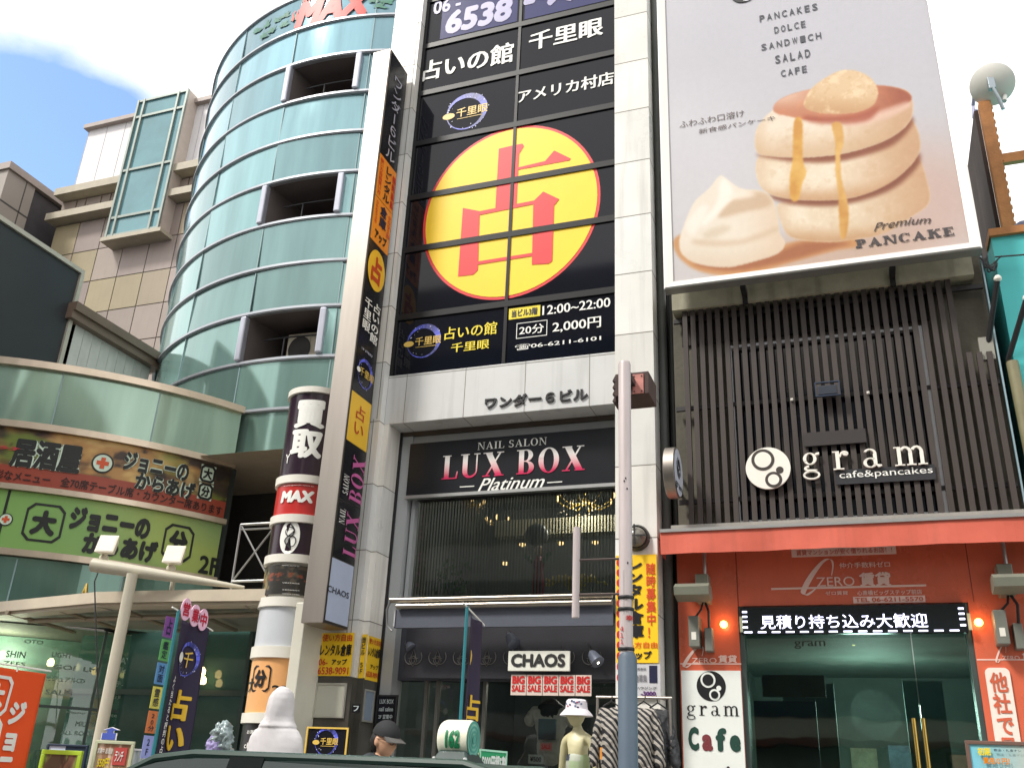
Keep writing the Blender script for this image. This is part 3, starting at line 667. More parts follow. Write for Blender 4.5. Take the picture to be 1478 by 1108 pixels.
# ---- CHAOS shop boards and goods
Q = FY(10.12)
t = thing('name_board', 'white name board with five charcoal letters hung over the clothes shop', 'sign', tuple(onY(778, 967, 10.12)))
q = pb(Q, 734, 939, 822, 968); b = B(); b.ob(Q, q[0], q[2], q[1], q[3], -.03, 0); b.build('board', M('board_white', C(224, 224, 214), .5, var=.05), t, bevel=.004)
text('CHAOS', Q, pb(Q, 738, 943, 816, 962.5), M('charcoal', C(44, 44, 44), .5), t, bold=.05, n=.004)
b = B(); b.ob(Q, q[0]+.1, q[0]+.108, q[3], 2.75, -.02, -.012); b.ob(Q, q[2]-.108, q[2]-.1, q[3], 2.75, -.02, -.012); b.build('hanger', dark_metal, t)
Q = FY(10.16); q = pb(Q, 737.5, 973, 854, 1004); wd = (q[2]-q[0])/5
for i in range(5):
    t = thing('sale_poster', ['sale poster reading BIG SALE in red, first from the left under the shop name board', 'sale poster reading BIG SALE in red, second from the left in the row', 'sale poster reading BIG SALE in red, middle one of the row of five', 'sale poster reading BIG SALE in red, fourth from the left in the row', 'sale poster reading BIG SALE in red, rightmost above the bucket hat'][i], 'poster', Q.at(q[0]+wd*(i+.5), q[1]), 'red BIG SALE posters in a row')
    u0 = q[0]+wd*i+.004; u1 = u0+wd-.008
    b = B(); b.ob(Q, u0, u1, q[1], q[3], -.006, 0); b.build('sheet', M('poster_paper', C(214, 196, 186), .6, var=.06), t)
    h = q[3]-q[1]
    text('BIG', Q, (u0+.015, q[1]+h*.54, u1-.015, q[1]+h*.94), ink_red, t, bold=.06, n=.003)
    text('SALE', Q, (u0+.012, q[1]+h*.16, u1-.012, q[1]+h*.50), ink_red, t, bold=.05, n=.003)
# ================================================================ CAFE BUILDING (right)
DG = 10.05; QG = FY(DG)
XG0, XG1 = -1.78, 1.92
conc = M('stained_concrete', C(104, 100, 88), 0.85, var=0.28, scale=1.6, bump=0.25, bscale=22, dirt=.35)
cafe = thing('cafe_building', 'concrete building front behind a dark slatted screen with a shop below', 'building', (0, 10.6, 0))
b = B(); b.box(XG0, XG1-.25, 10.2, 20, 3.86, 6.98); b.build('wall', conc, cafe)
b = B(); b.box(-1.99, XG0, 10.62, 20, 0, 8); b.build('gap_wall', ink_black, cafe)  # black block between the fronts, the gap's shade put into its colour
b = B(); b.tube([(-1.93, 10.3, 0), (-1.93, 10.3, 12)], .055, 12); b.tube([(-1.845, 10.45, 0), (-1.845, 10.45, 8)], .04, 10); b.build('downpipe', M('pipe_grey', C(78, 80, 78), .5, var=.2), cafe, smooth=True)
# window behind the screen
wq = pb(FY(10.16), 1052, 499, 1371, 743)
wx0, wx1 = wq[0], FY(10.16).px(1330, 475)[0]
wz1 = FY(10.16).px(1200, 487)[1]; wz0 = FY(10.16).px(1200, 752)[1]
P16 = FY(10.16)
b = B(); b.ob(P16, wx0+.03, wx1-.03, wz0, wz1-.03, -.03, -.012); b.build('window_pane', M('window_navy', C(28, 32, 50), 0.07, var=.3, scale=.8, spec=.7), cafe)
b = B(); b.frame(P16, wx0, wx1, wz0, wz1, .035, -.035, .068); b.build('window_frame', M('frame_grey', C(214, 216, 220), .4, var=.08), cafe)
b = B(); b.ob(P16, wx0-.55, wx1+.1, wz1+.1, 6.86, -.035, -.01); b.build('dark_infill', M('infill', C(50, 47, 44), .8, var=.3, scale=2, dirt=.3), cafe)
# slatted screen
scr = thing('slat_screen', 'dark brown timber slat screen across the cafe front', 'screen', (0, DG, 3.9))
zsb = QG.px(1200, 752)[1]; zst = QG.px(1200, 409)[1]
bz = [QG.px(*q)[1] for q in ((985, 461), (985, 588), (985, 723))]
wood = M('dark_slat', C(60, 51, 47), 0.6, var=0.25, scale=2.2, streak=True)
x = QG.px(990, 600)[0]; k = 0; xe = QG.px(1470, 700)[0]
while x < xe:
    b = B(); top = zst
    if x > 1.30: top = QG.px(1440, 505)[1]
    b.box(x, x+.056, DG-.02, DG+.035, zsb+.02*random.random(), top-.02*random.random()); b.build('slat', wood, scr); x += .0965
b = B()
for z in bz: b.box(XG0+.03, XG1-.28, DG+.036, DG+.075, z-.025, z+.025)
b.build('batten', M('batten_dark', C(44, 42, 44), .6, var=.2), scr)
b = B(); b.box(XG1-.262, XG1-.245, DG+.02, DG+.12, zsb, 6.9); b.build('edge_strip', M('pale_blue_edge', C(150, 176, 184), .35, .3), scr)
# cafe sign on the screen
cs = thing('cafe_sign', 'white lettering with a round dotted emblem fixed on the dark slats', 'sign', tuple(onY(1230, 690, DG-.05)))
Qs = FY(DG-.03)
letter_white = M('letter_white', C(236, 232, 222), .4, var=.03)
def emblem(pl, u, v, r, m_disc, m_dot, parent, n=.0, e=.03):
    b = B(); b.prism(pl, [(u+r*math.cos(2*math.pi*i/56), v+r*math.sin(2*math.pi*i/56)) for i in range(56)], n, n+e); d = b.build('emblem_disc', m_disc, parent)
    for dx, dy, rr, w in ((-.20, .40, .52, .14), (.22, -.58, .38, .13), (.52, -.14, .17, .08)):
        b = B(); b.disc(pl, u+dx*r, v+dy*r, rr*r, rr*r, n+e+.002+rr*.001, 32); b.build('emblem_rim', m_dot, parent)
        b = B(); b.disc(pl, u+dx*r, v+dy*r, (rr-w)*r, (rr-w)*r, n+e+.006+rr*.001, 32)
        if rr > .2: b.build('emblem_dot', m_disc, parent)
q = Qs.px(1109, 677); emblem(Qs, q[0], q[1], .235, letter_white, M('dark_slat', None), cs, n=.02)
bx = pb(Qs, 1157, 656, 1343, 671)
serif_text('gram', Qs, bx, letter_white, cs, n=.02, gap=.42, ext=.03)
q = pb(Qs, 1205, 679, 1351, 689); b = B(); b.ob(Qs, q[0], q[2], q[1]-.02, q[3], .006, .014); b.build('sign_strip', M('smoky_strip', C(58, 58, 62), .25), cs)
text('cafe&pancakes', Qs, pb(Qs, 1211, 681, 1347, 686), ink_white, cs, n=.02, bold=0.0)
q = pb(Qs, 1160, 626, 1251, 639); b = B(); b.ob(Qs, q[0], q[2], q[1], q[3], .0, .03); b.build('back_plate', M('plate_dark', C(48, 42, 42), .5), cs)
# small floodlight and cleats on screen
p = onY(1195, 566, DG-.05); t = thing('floodlight', 'small black floodlight fixed at the middle of the slatted screen', 'lamp', tuple(p)); x, y, z = p
b = B(); b.box(x-.10, x+.10, y-.09, y-.02, z-.06, z+.05); b.build('lamp_body', M('flood_black', C(40, 46, 58), .4), t, bevel=.008)
b = B(); b.frame(FY(y-.09), x-.13, x+.13, z-.08, z+.09, .012, -.02, .01); b.tube([(x, y-.02, z), (x, y+.08, z)], .015, 6); b.build('bracket', M('flood_bracket', C(60, 70, 88), .4, .5), t)
for i, (px, py) in enumerate(((1143, 577), (1253, 567))):
    p = onY(px, py, DG-.03); b = B(); b.box(p[0]-.014, p[0]+.014, p[1]-.02, p[1]+.01, p[2]-.014, p[2]+.014); b.tube([(p[0], p[1]-.03, p[2]), (p[0], p[1], p[2])], .006, 6)
    tag(b.build('cable_clip', white_paint, bevel=.003), ['tiny white clip on the slats left of the floodlight', 'tiny white clip on the slats right of the floodlight'][i], 'clip', 'white clips on the slats')
# round projecting sign at the left of the screen
xa, xb_ = onY(967, 682, 9.75)[0], onY(979, 682, 9.75)[0]; p = onY(979, 682, 9.75)
t = thing('projecting_sign', 'round steel projecting sign edge on at the left of the slats', 'sign', tuple(p))
Rr = abs(onY(979, 647, 9.75)[2]-onY(979, 718, 9.75)[2])/2
b = B(); b.lathe((xb_-.12, p[1], p[2]), (1, 0, 0), [(Rr*.97, 0), (Rr, .006), (Rr, .114), (Rr*.97, .12)], 48); b.build('drum', steel, t, smooth=True)
PX_ = FX(xb_); b = B(); b.disc(PX_, p[1], p[2], Rr*.93, Rr*.93, .004, 48); b.build('face', M('pale_face', C(196, 206, 222), .3, var=.05), t)
emblem(PX_, p[1], p[2]+.05, Rr*.42, ink_black, M('pale_face', None), t, n=.003, e=.003)
text('gram', PX_, (p[1]-.2, p[2]-Rr*.75, p[1]+.2, p[2]-Rr*.48), ink_black, t, n=.006)
b = B(); b.tube([(xb_-.06, p[1]+Rr-.01, p[2]+.1), (xb_-.06, 10.2, p[2]+.1)], .02, 8); b.tube([(xb_-.06, p[1]+Rr-.01, p[2]-.1), (xb_-.06, 10.2, p[2]-.1)], .02, 8); b.build('bracket', dark_metal, t)

# ---- big pancake billboard
DB = 9.62; QB = FY(DB)
a = QB.px(959, 420); c = QB.px(1417.5, 358.5)
bx0, bx1, bz0 = a[0], c[0], (a[1]+c[1])/2; bz1 = bz0+4.95
bill = thing('billboard', 'large pale billboard showing a stack of pancakes with cream in a silver frame', 'billboard', ((bx0+bx1)/2, DB, bz0))
fw = .105
b = B()
prof = [(0, -.13), (0, 0.02), (.02, .03), (fw, -.012), (fw, -.05)]
# mitred silver frame
def mitre(b, u0, u1, v0, v1):
    cs_ = [(u0, v0, 1, 1), (u1, v0, -1, 1), (u1, v1, -1, -1), (u0, v1, 1, -1)]
    for i in range(4):
        A_, B_ = cs_[i], cs_[(i+1) % 4]
        for (d0, n0), (d1, n1) in zip(prof, prof[1:]):
            b.quadv([QB.at(A_[0]+A_[2]*d0, A_[1]+A_[3]*d0, n0), QB.at(B_[0]+B_[2]*d0, B_[1]+B_[3]*d0, n0), QB.at(B_[0]+B_[2]*d1, B_[1]+B_[3]*d1, n1), QB.at(A_[0]+A_[2]*d1, A_[1]+A_[3]*d1, n1)])
mitre(b, bx0, bx1, bz0, bz1); b.build('frame', M('silver_frame', C(214, 212, 206), .28, .75, var=.08, scale=3, streak=True), bill)
b = B(); b.box(bx0+.01, bx1-.01, DB+.07, DB+.13, bz0+.01, bz1-.01); b.build('case', M('case_grey', C(150, 148, 140), .6, var=.2), bill)
px0, px1, pz0, pz1 = bx0+fw, bx1-fw, bz0+fw, bz1-fw
def paint_pancakes(U, V):
    P = EYE[None, None, :]; Xw = px0+(px1-px0)*U; Zw = pz0+(pz1-pz0)*V
    q = np.stack([Xw, np.full(U.shape, DB), Zw-EYE[2]], -1); w = q @ FW
    X = CX+FPX*(q @ RT)/w; Y = CY-FPX*(q @ UP)/w
    X = (X-880)*2.4716; Y = Y*2.4716           # picture units
    c = Canvas(X, Y, (198, 199, 208))
    t = sst(100, 900, Y); c.shade(t*.6, (214, 205, 200)); c.shade(sst(1.15, .2, c.ell(1120, 720, 330, 300)), (206, 176, 164), .8); c.shade(sst(1.1, .3, c.ell(250, 600, 420, 420)), (214, 216, 224), .5)
    c.shade(sst(1.0, .3, c.ell(780, 900, 520, 130, -9)), (202, 172, 152), .8)
    n1 = fbm(X.shape, 14, 3); n2 = fbm(X.shape, 40, 5); n3 = fbm(X.shape, 6, 8, 3)
    # syrup pool on the plate
    c.fill([(228, 850), (240, 905), (300, 955), (400, 978), (520, 968), (650, 930), (800, 890), (890, 872), (860, 840), (700, 850), (560, 870), (300, 830)], (206, 150, 96), 2); c.fill([(300, 930), (430, 962), (600, 935), (780, 885), (860, 862), (700, 858), (560, 900)], (164, 96, 58), 3, .85)
    def cake(body, top_edge, base, light, sh):
        m = c.fill(body, base, 1)
        c.shade(m*sst(.40, .70, n2)*.45, light); c.shade(m*sst(.52, .8, n1)*.35, (214, 184, 146)); c.shade(m*sst(.5, .9, n3)*.25, (250, 244, 230))
        xs = np.array([p[0] for p in body]); x0, x1 = xs.min(), xs.max()
        c.shade(m*sst(x0+.42*(x1-x0), x1, X), (198, 152, 112), .78); c.shade(m*sst(x0+.12*(x1-x0), x0, X), (216, 188, 154), .6)
        return m
    cream, light = (232, 214, 186), (250, 240, 222)
    m = cake([(602, 722), (612, 790), (650, 842), (760, 857), (860, 850), (980, 826), (1090, 760), (1140, 715), (1132, 640), (1100, 560), (1040, 590), (860, 690), (700, 712)], None, cream, light, 0)
    c.shade(m*sst(780, 860, Y), (190, 140, 92), .75)
    c.fill([(560, 690), (640, 722), (780, 730), (900, 710), (1020, 662), (1104, 580), (1092, 540), (1000, 628), (860, 692), (700, 700)], (132, 70, 44), 3, .95)
    m = cake([(533, 552), (528, 640), (580, 690), (700, 708), (860, 700), (1000, 646), (1096, 555), (1104, 480), (1070, 425), (1000, 500), (800, 552), (640, 560)], None, cream, light, 0)
    c.shade(m*sst(660, 710, Y+.25*(X-700)*0), (202, 156, 112), .5); c.shade(m*sst(640, 712, Y+.16*(X-760)*(X > 760)), (196, 146, 100), .55)
    c.fill([(520, 545), (640, 570), (780, 574), (900, 552), (1016, 508), (1082, 436), (1064, 412), (990, 474), (860, 522), (700, 546)], (138, 74, 46), 3, .95)
    m = cake([(520, 470), (522, 530), (560, 550), (700, 556), (860, 536), (1000, 486), (1074, 420), (1076, 345), (1040, 312), (900, 300), (700, 320), (585, 385), (540, 430)], None, (238, 224, 204), light, 0)
    c.shade(m*sst(430, 560, Y+.10*(X-700)), (206, 168, 126), .7)
    tp = c.fill([(584, 392), (600, 355), (680, 322), (800, 304), (930, 298), (1030, 310), (1076, 340), (1050, 372), (960, 402), (840, 420), (720, 424), (630, 408)], (200, 132, 98), 1)
    c.shade(tp*sst(.45, .7, n1), (214, 140, 96), .6); c.shade(tp*sst(800, 600, X)*sst(400, 330, Y), (230, 196, 174), .9); c.shade(tp*sst(900, 1060, X), (150, 72, 48), .75)
    c.fill([(840, 430), (900, 408), (980, 384), (1060, 358), (1074, 372), (1010, 408), (920, 436), (850, 446)], (232, 196, 178), 3, .85)
    c.fill([(690, 408), (800, 412), (900, 396), (960, 372), (930, 420), (840, 436), (720, 432)], (168, 78, 52), 3, .8)
    # syrup
    syr = [([(658, 428), (686, 428), (688, 560), (700, 610), (686, 650), (672, 708), (646, 705), (642, 630), (652, 560)], (222, 168, 70)), ([(792, 438), (826, 436), (834, 500), (822, 550), (828, 640), (852, 740), (842, 838), (822, 832), (816, 700), (806, 600), (804, 500)], (216, 164, 82))]
    for pts, col in syr: mm = c.fill(pts, col, 1, .92); c.shade(mm*sst(.5, .75, n2), (240, 200, 120), .6); c.shade(mm*sst(.55, .35, n2), (196, 126, 40), .5)
    # scoop of butter
    m = c.fill([(694, 372), (706, 330), (740, 292), (800, 256), (850, 244), (905, 256), (945, 290), (956, 335), (935, 372), (880, 394), (800, 400), (730, 392)], (230, 200, 160), 1)
    c.shade(m*sst(310, 405, Y-.05*(X-830)), (196, 146, 98), .7); c.shade(m*sst(.45, .75, n1), (248, 226, 190), .7); c.shade(m*sst(.5, .8, n3), (206, 166, 118), .35)
    # whipped cream
    m = c.fill([(246, 862), (262, 800), (300, 716), (350, 670), (392, 622), (420, 636), (470, 668), (540, 676), (580, 706), (600, 780), (606, 830), (624, 862), (600, 898), (520, 926), (420, 948), (320, 938), (262, 908)], (238, 228, 212), 1)
    c.shade(m*sst(430, 620, X), (222, 194, 164), .6); c.shade(m*sst(850, 950, Y), (216, 190, 160), .5)
    for pts, col, am in (([(385, 765), (420, 720), (470, 692), (540, 680), (578, 710), (560, 735), (480, 752), (410, 770)], (206, 176, 144), .8), ([(395, 640), (420, 640), (440, 690), (400, 740), (340, 800), (330, 780), (380, 720)], (252, 246, 236), .9), ([(420, 700), (470, 675), (520, 690), (470, 705)], (246, 236, 220), .8), ([(330, 830), (400, 800), (430, 812), (360, 846)], (210, 190, 160), .55), ([(300, 850), (460, 850), (600, 800), (606, 815), (470, 868), (320, 872)], (214, 188, 158), .7), ([(270, 800), (320, 730), (350, 740), (300, 830)], (250, 244, 234), .8)):
        mm = inpoly(smooth_poly(pts), X, Y).astype(float); mm = blur(mm, 3); c.shade(mm*m, col, am)
    return (c.img + (n3[..., None]-.5)*5)*np.array([.93, .92, .915])
picture('poster', QB, (px0, pz0, px1, pz1), 440, 560, paint_pancakes, M('poster_print', (1, 1, 1, 1), 0.32, var=.03, attr=True, scale=.5), bill, n=-.03)
Qp = FY(DB); nn_ = -.022
brown_ink = M('ink_brown', C(78, 62, 56), .5)
for s_, q in (('PANCAKES', (1094, 21.5, 1182, 12)), ('DOLCE', (1115.5, 38, 1164.5, 37)), ('SANDWICH', (1096.5, 63, 1187.5, 53.5)), ('SALAD', (1116.5, 79.5, 1171.5, 80)), ('CAFE', (1125, 100.5, 1166.5, 102))):
    a = pb(Qp, *q); k = len(s_); w = (a[2]-a[0])/k; 
    for i, ch in enumerate(s_): text(ch, Qp, (a[0]+w*i+w*.15, a[1], a[0]+w*(i+1)-w*.18, a[3]), M('ink_slate', C(62, 64, 72), .5), bill, n=nn_, bold=.015)
text('ふわふわ口溶け', Qp, pb(Qp, 980, 174, 1074, 166.5), brown_ink, bill, n=nn_, bold=-.003)
text('新食感パンケーキ', Qp, pb(Qp, 1008, 185, 1119, 172), brown_ink, bill, n=nn_, bold=-.003)
text('Premium', Qp, pb(Qp, 1260, 322, 1345, 321), brown_ink, bill, n=nn_, shear=.4, bold=0.005, arch=.25)
serif_text('PANCAKE', Qp, pb(Qp, 1234, 345, 1378.5, 337.5), M('ink_slab', C(66, 60, 62), .5), bill, n=nn_, T=.24, t=.14, S=.14, gap=.12)
q = Qp.px(1073, -12); emblem(Qp, q[0], q[1], .165, ink_black, M('poster_white', C(204, 204, 210), .4), bill, n=nn_, e=.004)
# carrying beam and stains below the billboard
b = B(); b.box(bx0+.02, bx1-.06, 9.98, 10.19, bz0-.09, bz0+.3); b.build('support_beam', M('beam_stained', C(172, 168, 146), .7, var=.3, scale=3, dirt=.5), bill)
b = B()
for px in (1070, 1290): x = onY(px, 395, 9.7)[0]; b.box(x-.03, x+.03, 9.74, 9.98, bz0-.03, bz0+.05); b.box(x-.03, x+.03, 9.965, 10.0, bz0-.12, bz0+.05)
b.build('support_bracket', dark_metal, bill)

# ================================================================ RED LETTING SHOP (ground floor)
DR = 10.30; QR = FY(DR)
shop = thing('letting_shop', 'red shopfront with a dark glass doorway under the cafe screen', 'shop', (0, DR, .15))
red = M('red_panel', C(212, 104, 76), 0.30, var=0.13, scale=1.2, spec=.5, dirt=.12, rvar=.1)
ox0 = QR.px(1066, 900)[0]; ox1 = QR.px(1400, 890)[0]; oz1 = QR.px(1200, 872)[1]
XRE = 3.2; x0 = QR.px(978, 850)[0]
b = B(); b.box(x0, ox0, DR, DR+.3, .15, 3.86); b.box(ox1, XRE, DR, DR+.3, .15, 3.86); b.box(ox0, ox1, DR+.001, DR+.3, oz1, 3.86); b.build('wall', red, shop)
b = B()
for px in ((1064, 840), (1400, 830)): x = QR.px(*px)[0]; b.box(x-.004, x+.004, DR-.0015, DR, oz1, 3.85)
b.build('panel_joint', M('red_joint', C(120, 44, 34), .6), shop)
b = B(); b.box(x0-.16, x0, 10.42, 10.6, 0, 3.3); b.build('side_post', M('post_dark', C(88, 88, 84), .5, var=.2), shop)
for xa_ in (ox0, ox1-.05): b = B(); b.box(xa_, xa_+.05, DR+.02, DR+.25, .15, oz1); b.build('door_jamb', M('frame_teal', C(84, 96, 94), .35, .4), shop)
xm_ = QR.px(1333, 1060)[0]
b = B(); b.box(ox0+.05, xm_-.005, DR+.10, DR+.112, .16, oz1-.02); b.box(xm_+.005, ox1-.05, DR+.10, DR+.112, .16, oz1-.02); b.build('door_glass', glass('door_pane', (.50, .66, .61, 1), 1.2), shop)
b = B()
for px in (1321, 1335):
    x = onY(px, 1060, DR+.05)[0]; zt_ = onY(px, 1036, DR+.05)[2]; b.tube([(x, DR+.04, zt_), (x, DR+.04, zt_-.75)], .02, 10); b.tube([(x, DR+.04, zt_-.1), (x, DR+.11, zt_-.1)], .009, 6); b.tube([(x, DR+.04, zt_-.65), (x, DR+.11, zt_-.65)], .009, 6)
b.build('door_handle', M('brass', C(206, 176, 96), .25, .9), shop, smooth=True)
room(shop, ox0-.4, ox1+.6, DR+.31, 15.5, .152, 3.0, M('teal_room', C(112, 122, 116), .7, var=.2))
b = B(); b.box(-.95, -.35, 12.4, 12.5, .16, 2.6); b.box(.45, .9, 13.0, 13.1, .16, 2.7); b.build('partition', M('teal_partition', C(98, 118, 114), .6, var=.15), shop)
b = B(); b.box(-1.25, -.55, 11.9, 12.0, .16, 2.35); b.build('inner_door', M('slate_door', C(62, 66, 82), .5, var=.1), shop)
b = B(); b.box(-.1, 1.3, 14.2, 14.8, .16, 1.15); b.box(-.15, 1.35, 14.15, 14.85, 1.15, 1.2); b.build('counter', M('counter_wood', C(120, 96, 72), .5, var=.2), shop, bevel=.01)
for k_, (xp_, zp_, c_) in enumerate(((-.1, 1.75, (200, 190, 160)), (.42, 1.8, (150, 170, 190)), (1.15, 1.7, (206, 150, 130)))): b = B(); b.box(xp_-.18, xp_+.18, 15.44, 15.47, zp_-.26, zp_+.26); b.build('wall_poster', M('poster_%s' % ['cream', 'blue', 'rose'][k_], C(*c_), .6, var=.35, scale=7), shop)
for xs_ in (-.75, .95): b = B(); b.box(xs_-.2, xs_+.2, 12.9, 13.3, .5, .55); b.box(xs_-.2, xs_+.2, 13.26, 13.3, .55, 1.0); b.box(xs_-.18, xs_-.15, 12.92, 12.95, .16, .5); b.box(xs_+.15, xs_+.18, 12.92, 12.95, .16, .5); b.build('chair', M('chair_dark', C(70, 60, 56), .6), shop)
b = B(); b.box(-1.12, -.42, 11.7, 11.75, 2.38, 2.62); b.build('inner_sign', M('wood_sign', C(120, 92, 66), .6, var=.2), shop)
q = pb(FY(11.7), 1146, 924, 1192, 936); text('gram', FY(11.7), q, ink_black, shop, n=.01)
for px, py in ((1227, 923), (1232, 929)):
    p = onY(px, py, 12.0); b = B(); b.ball(p, .022, seg=8); b.build('ceiling_bulb', lit_warm, shop)
# awning
DA = 9.80; QA = FY(DA)
aw = thing('awning', 'coral red cloth awning with a short valance over the letting shop', 'awning', (0, DA, 3.7))
ax0 = QA.px(953, 790)[0]; zv0 = QA.px(1215, 790)[1]; zv1 = QA.px(1215, 757)[1]
coral = M('awning_coral', C(208, 100, 80), 0.75, var=0.14, scale=1.5, bump=.15, bscale=6, dirt=.22)
b = B(); n_ = 60
for i in range(n_):
    a0, a1 = ax0+(XRE-ax0)*i/n_, ax0+(XRE-ax0)*(i+1)/n_
    w = lambda x: DA+.012*math.sin(x*5.1)+.008*math.sin(x*13)
    for k in range(4):
        h0, h1 = zv0+(zv1-zv0)*k/4, zv0+(zv1-zv0)*(k+1)/4; f0, f1 = 1-k/4, 1-(k+1)/4
        b.quadv([(a0, DA+(w(a0)-DA)*f0, h0), (a1, DA+(w(a1)-DA)*f0, h0), (a1, DA+(w(a1)-DA)*f1, h1), (a0, DA+(w(a0)-DA)*f1, h1)])
b.build('valance', coral, aw, smooth=True)
b = B(); b.quadv([(ax0, DA, zv1), (XRE, DA, zv1), (XRE, DR-.01, zv1+.16), (ax0, DR-.01, zv1+.16)]); b.quadv([(ax0, DA, zv0), (ax0, DA, zv1), (ax0, DR-.01, zv1+.16), (ax0, DR-.2, zv0)]); b.build('canopy_cloth', coral, aw)
b = B(); b.box(ax0, XRE, DA-.02, DA+.03, zv1, zv1+.035); b.build('front_bar', alu, aw)
z = FY(9.98).px(1200, 751)[1]; xs = FY(9.98).px(969, 758)[0]
b = B(); b.box(xs, XG1-.2, 9.95, 10.2, z-.03, z+.02); b.build('cassette', M('cassette_grey', C(168, 170, 164), .4, .5, var=.15), aw)

# shop lettering
pale_pink = M('pale_pink', C(238, 206, 196), .45, var=.03)
def swoosh(pl, q, parent, mat):
    P_ = [(.93, .52), (1.0, .80), (.97, .97), (.84, 1.0), (.66, .90), (.42, .66), (.20, .38), (.05, .14), (.01, .02), (.10, -.03), (.28, .06), (.52, .24)]
    W_ = [.015, .03, .05, .05, .06, .085, .10, .10, .085, .06, .04, .01]; b = B(); u0, v0, u1, v1 = q; out = []
    for i in range(len(P_)-1):
        for t_ in np.linspace(0, 1, 6)[:-1]:
            p = [P_[max(0, i-1)], P_[i], P_[i+1], P_[min(len(P_)-1, i+2)]]
            cr_ = lambda k: .5*(2*p[1][k]+(-p[0][k]+p[2][k])*t_+(2*p[0][k]-5*p[1][k]+4*p[2][k]-p[3][k])*t_*t_+(-p[0][k]+3*p[1][k]-3*p[2][k]+p[3][k])*t_**3)
            out.append((u0+(u1-u0)*cr_(0), v0+(v1-v0)*cr_(1), (W_[i]*(1-t_)+W_[i+1]*t_)*(u1-u0)))
    for k, ((a, c, w), (d, e, f)) in enumerate(zip(out, out[1:])): b.quadv([pl.at(a-w*.8, c+w*.3, .005), pl.at(a+w*.8, c-w*.3, .005), pl.at(d+f*.8, e-f*.3, .005), pl.at(d-f*.8, e+f*.3, .005)])
    return b.build('swoosh', mat, parent)
q = pb(QR, 1142, 793, 1294, 799); b = B(); b.ob(QR, q[0], q[2], q[1], q[3]+.06, 0, .004); b.build('badge', pale_pink, shop)
text('賃貸マンションが安く借りれるお店！！', QR, pb(QR, 1149, 794, 1288, 797), red, shop, n=.008)
text('仲介手数料ゼロ', QR, pb(QR, 1211, 812, 1285, 818), pale_pink, shop)
swoosh(QR, pb(QR, 1155, 808, 1206, 856), shop, pale_pink)
text('ZERO', QR, pb(QR, 1178, 833, 1234, 845), pale_pink, shop, bold=0.0)
text('賃貸', QR, pb(QR, 1239, 826, 1287, 845), pale_pink, shop, bold=.035)
q = pb(QR, 1113, 848, 1337, 846); zc_ = (q[1]+q[3])/2; b = B(); b.ob(QR, q[0], q[2], zc_-.01, zc_+.01, 0, .004); b.build('underline', pale_pink, shop)
text('ゼロ賃貸', QR, pb(QR, 1191, 853, 1224, 858), pale_pink, shop)
text('心斎橋ビッグステップ前店', QR, pb(QR, 1237, 852, 1331, 857), pale_pink, shop)
q = pb(QR, 1231, 861, 1336, 868.5); b = B(); b.ob(QR, q[0], q[2], q[1], q[3], 0, .004); b.build('badge', pale_pink, shop)
text('TEL 06-6211-5570', QR, pb(QR, 1234, 862.5, 1333, 867), red, shop, n=.008, bold=.02)
for (sx, sy, z0x, z0y, z1x, z1y, k0x, k0y, k1x, k1y, lx0, lx1, ly, hh) in ((1000, 948, 999, 949, 1034.5, 956.5, 1036.5, 945, 1064, 956, 982, 1070, 958, .28), (1443, 947, 1446, 946, 1472, 952, 1474, 942, 1500, 951, 1410, 1490, 952, .28)):
    swoosh(QR, pb(QR, *((986, 932, 1016, 962) if sx < 1100 else (1434, 930, 1455, 955))), shop, pale_pink)
    text('ZERO', QR, pb(QR, z0x, z0y, z1x, z1y), pale_pink, shop, bold=0); text('賃貸', QR, pb(QR, k0x, k0y, k1x, k1y), pale_pink, shop, bold=.03)
    a, c = QR.px(lx0, ly), QR.px(lx1, ly-1); b = B(); b.ob(QR, a[0], c[0], (a[1]+c[1])/2-.006, (a[1]+c[1])/2+.006, 0, .003); b.build('underline', pale_pink, shop)
# LED message board
led = thing('led_sign', 'black moving message board with white dotted Japanese lettering above the door', 'sign', tuple(onY(1232, 910, DR-.06)))
QL = FY(DR-.06); q = pb(QL, 1068, 876, 1399, 912); b = B(); b.ob(QL, q[0], q[2], q[1], q[3], -.09, 0); b.build('case', M('led_black', C(20, 26, 30), .25), led, bevel=.005)
led_white = M('led_white', C(225, 225, 255), .5, emit=1.6)
q2 = pb(QL, 1097, 888, 1340, 905); text('見積り持ち込み大歓迎', QL, q2, led_white, led, n=.005, bold=.004)
b = B(); n_ = 15; 
for i in range(n_):
    u = q[0]+.03+(q[2]-q[0]-.06)*i/n_; b = B(); b.ob(QL, u, u+.085, q[1]+.012, q[1]+.026, .001, .005); b.build('led_dash', led_white, led)
for uu in (q[0]+.02, q[2]-.07):
    for vv in (.12, .17, .22, .06): b = B(); b.ob(QL, uu, uu+.05, q[1]+vv, q[1]+vv+.018, .001, .005); b.build('led_dot', led_white, led)
b = B()
for u in (q[0]-.01, q[2]+.0): b.ob(QL, u, u+.03, q[1]+.02, q[1]+.18, .0, .02)
b.build('end_clip', M('pale_metal', C(190, 196, 170), .4, .4), led)
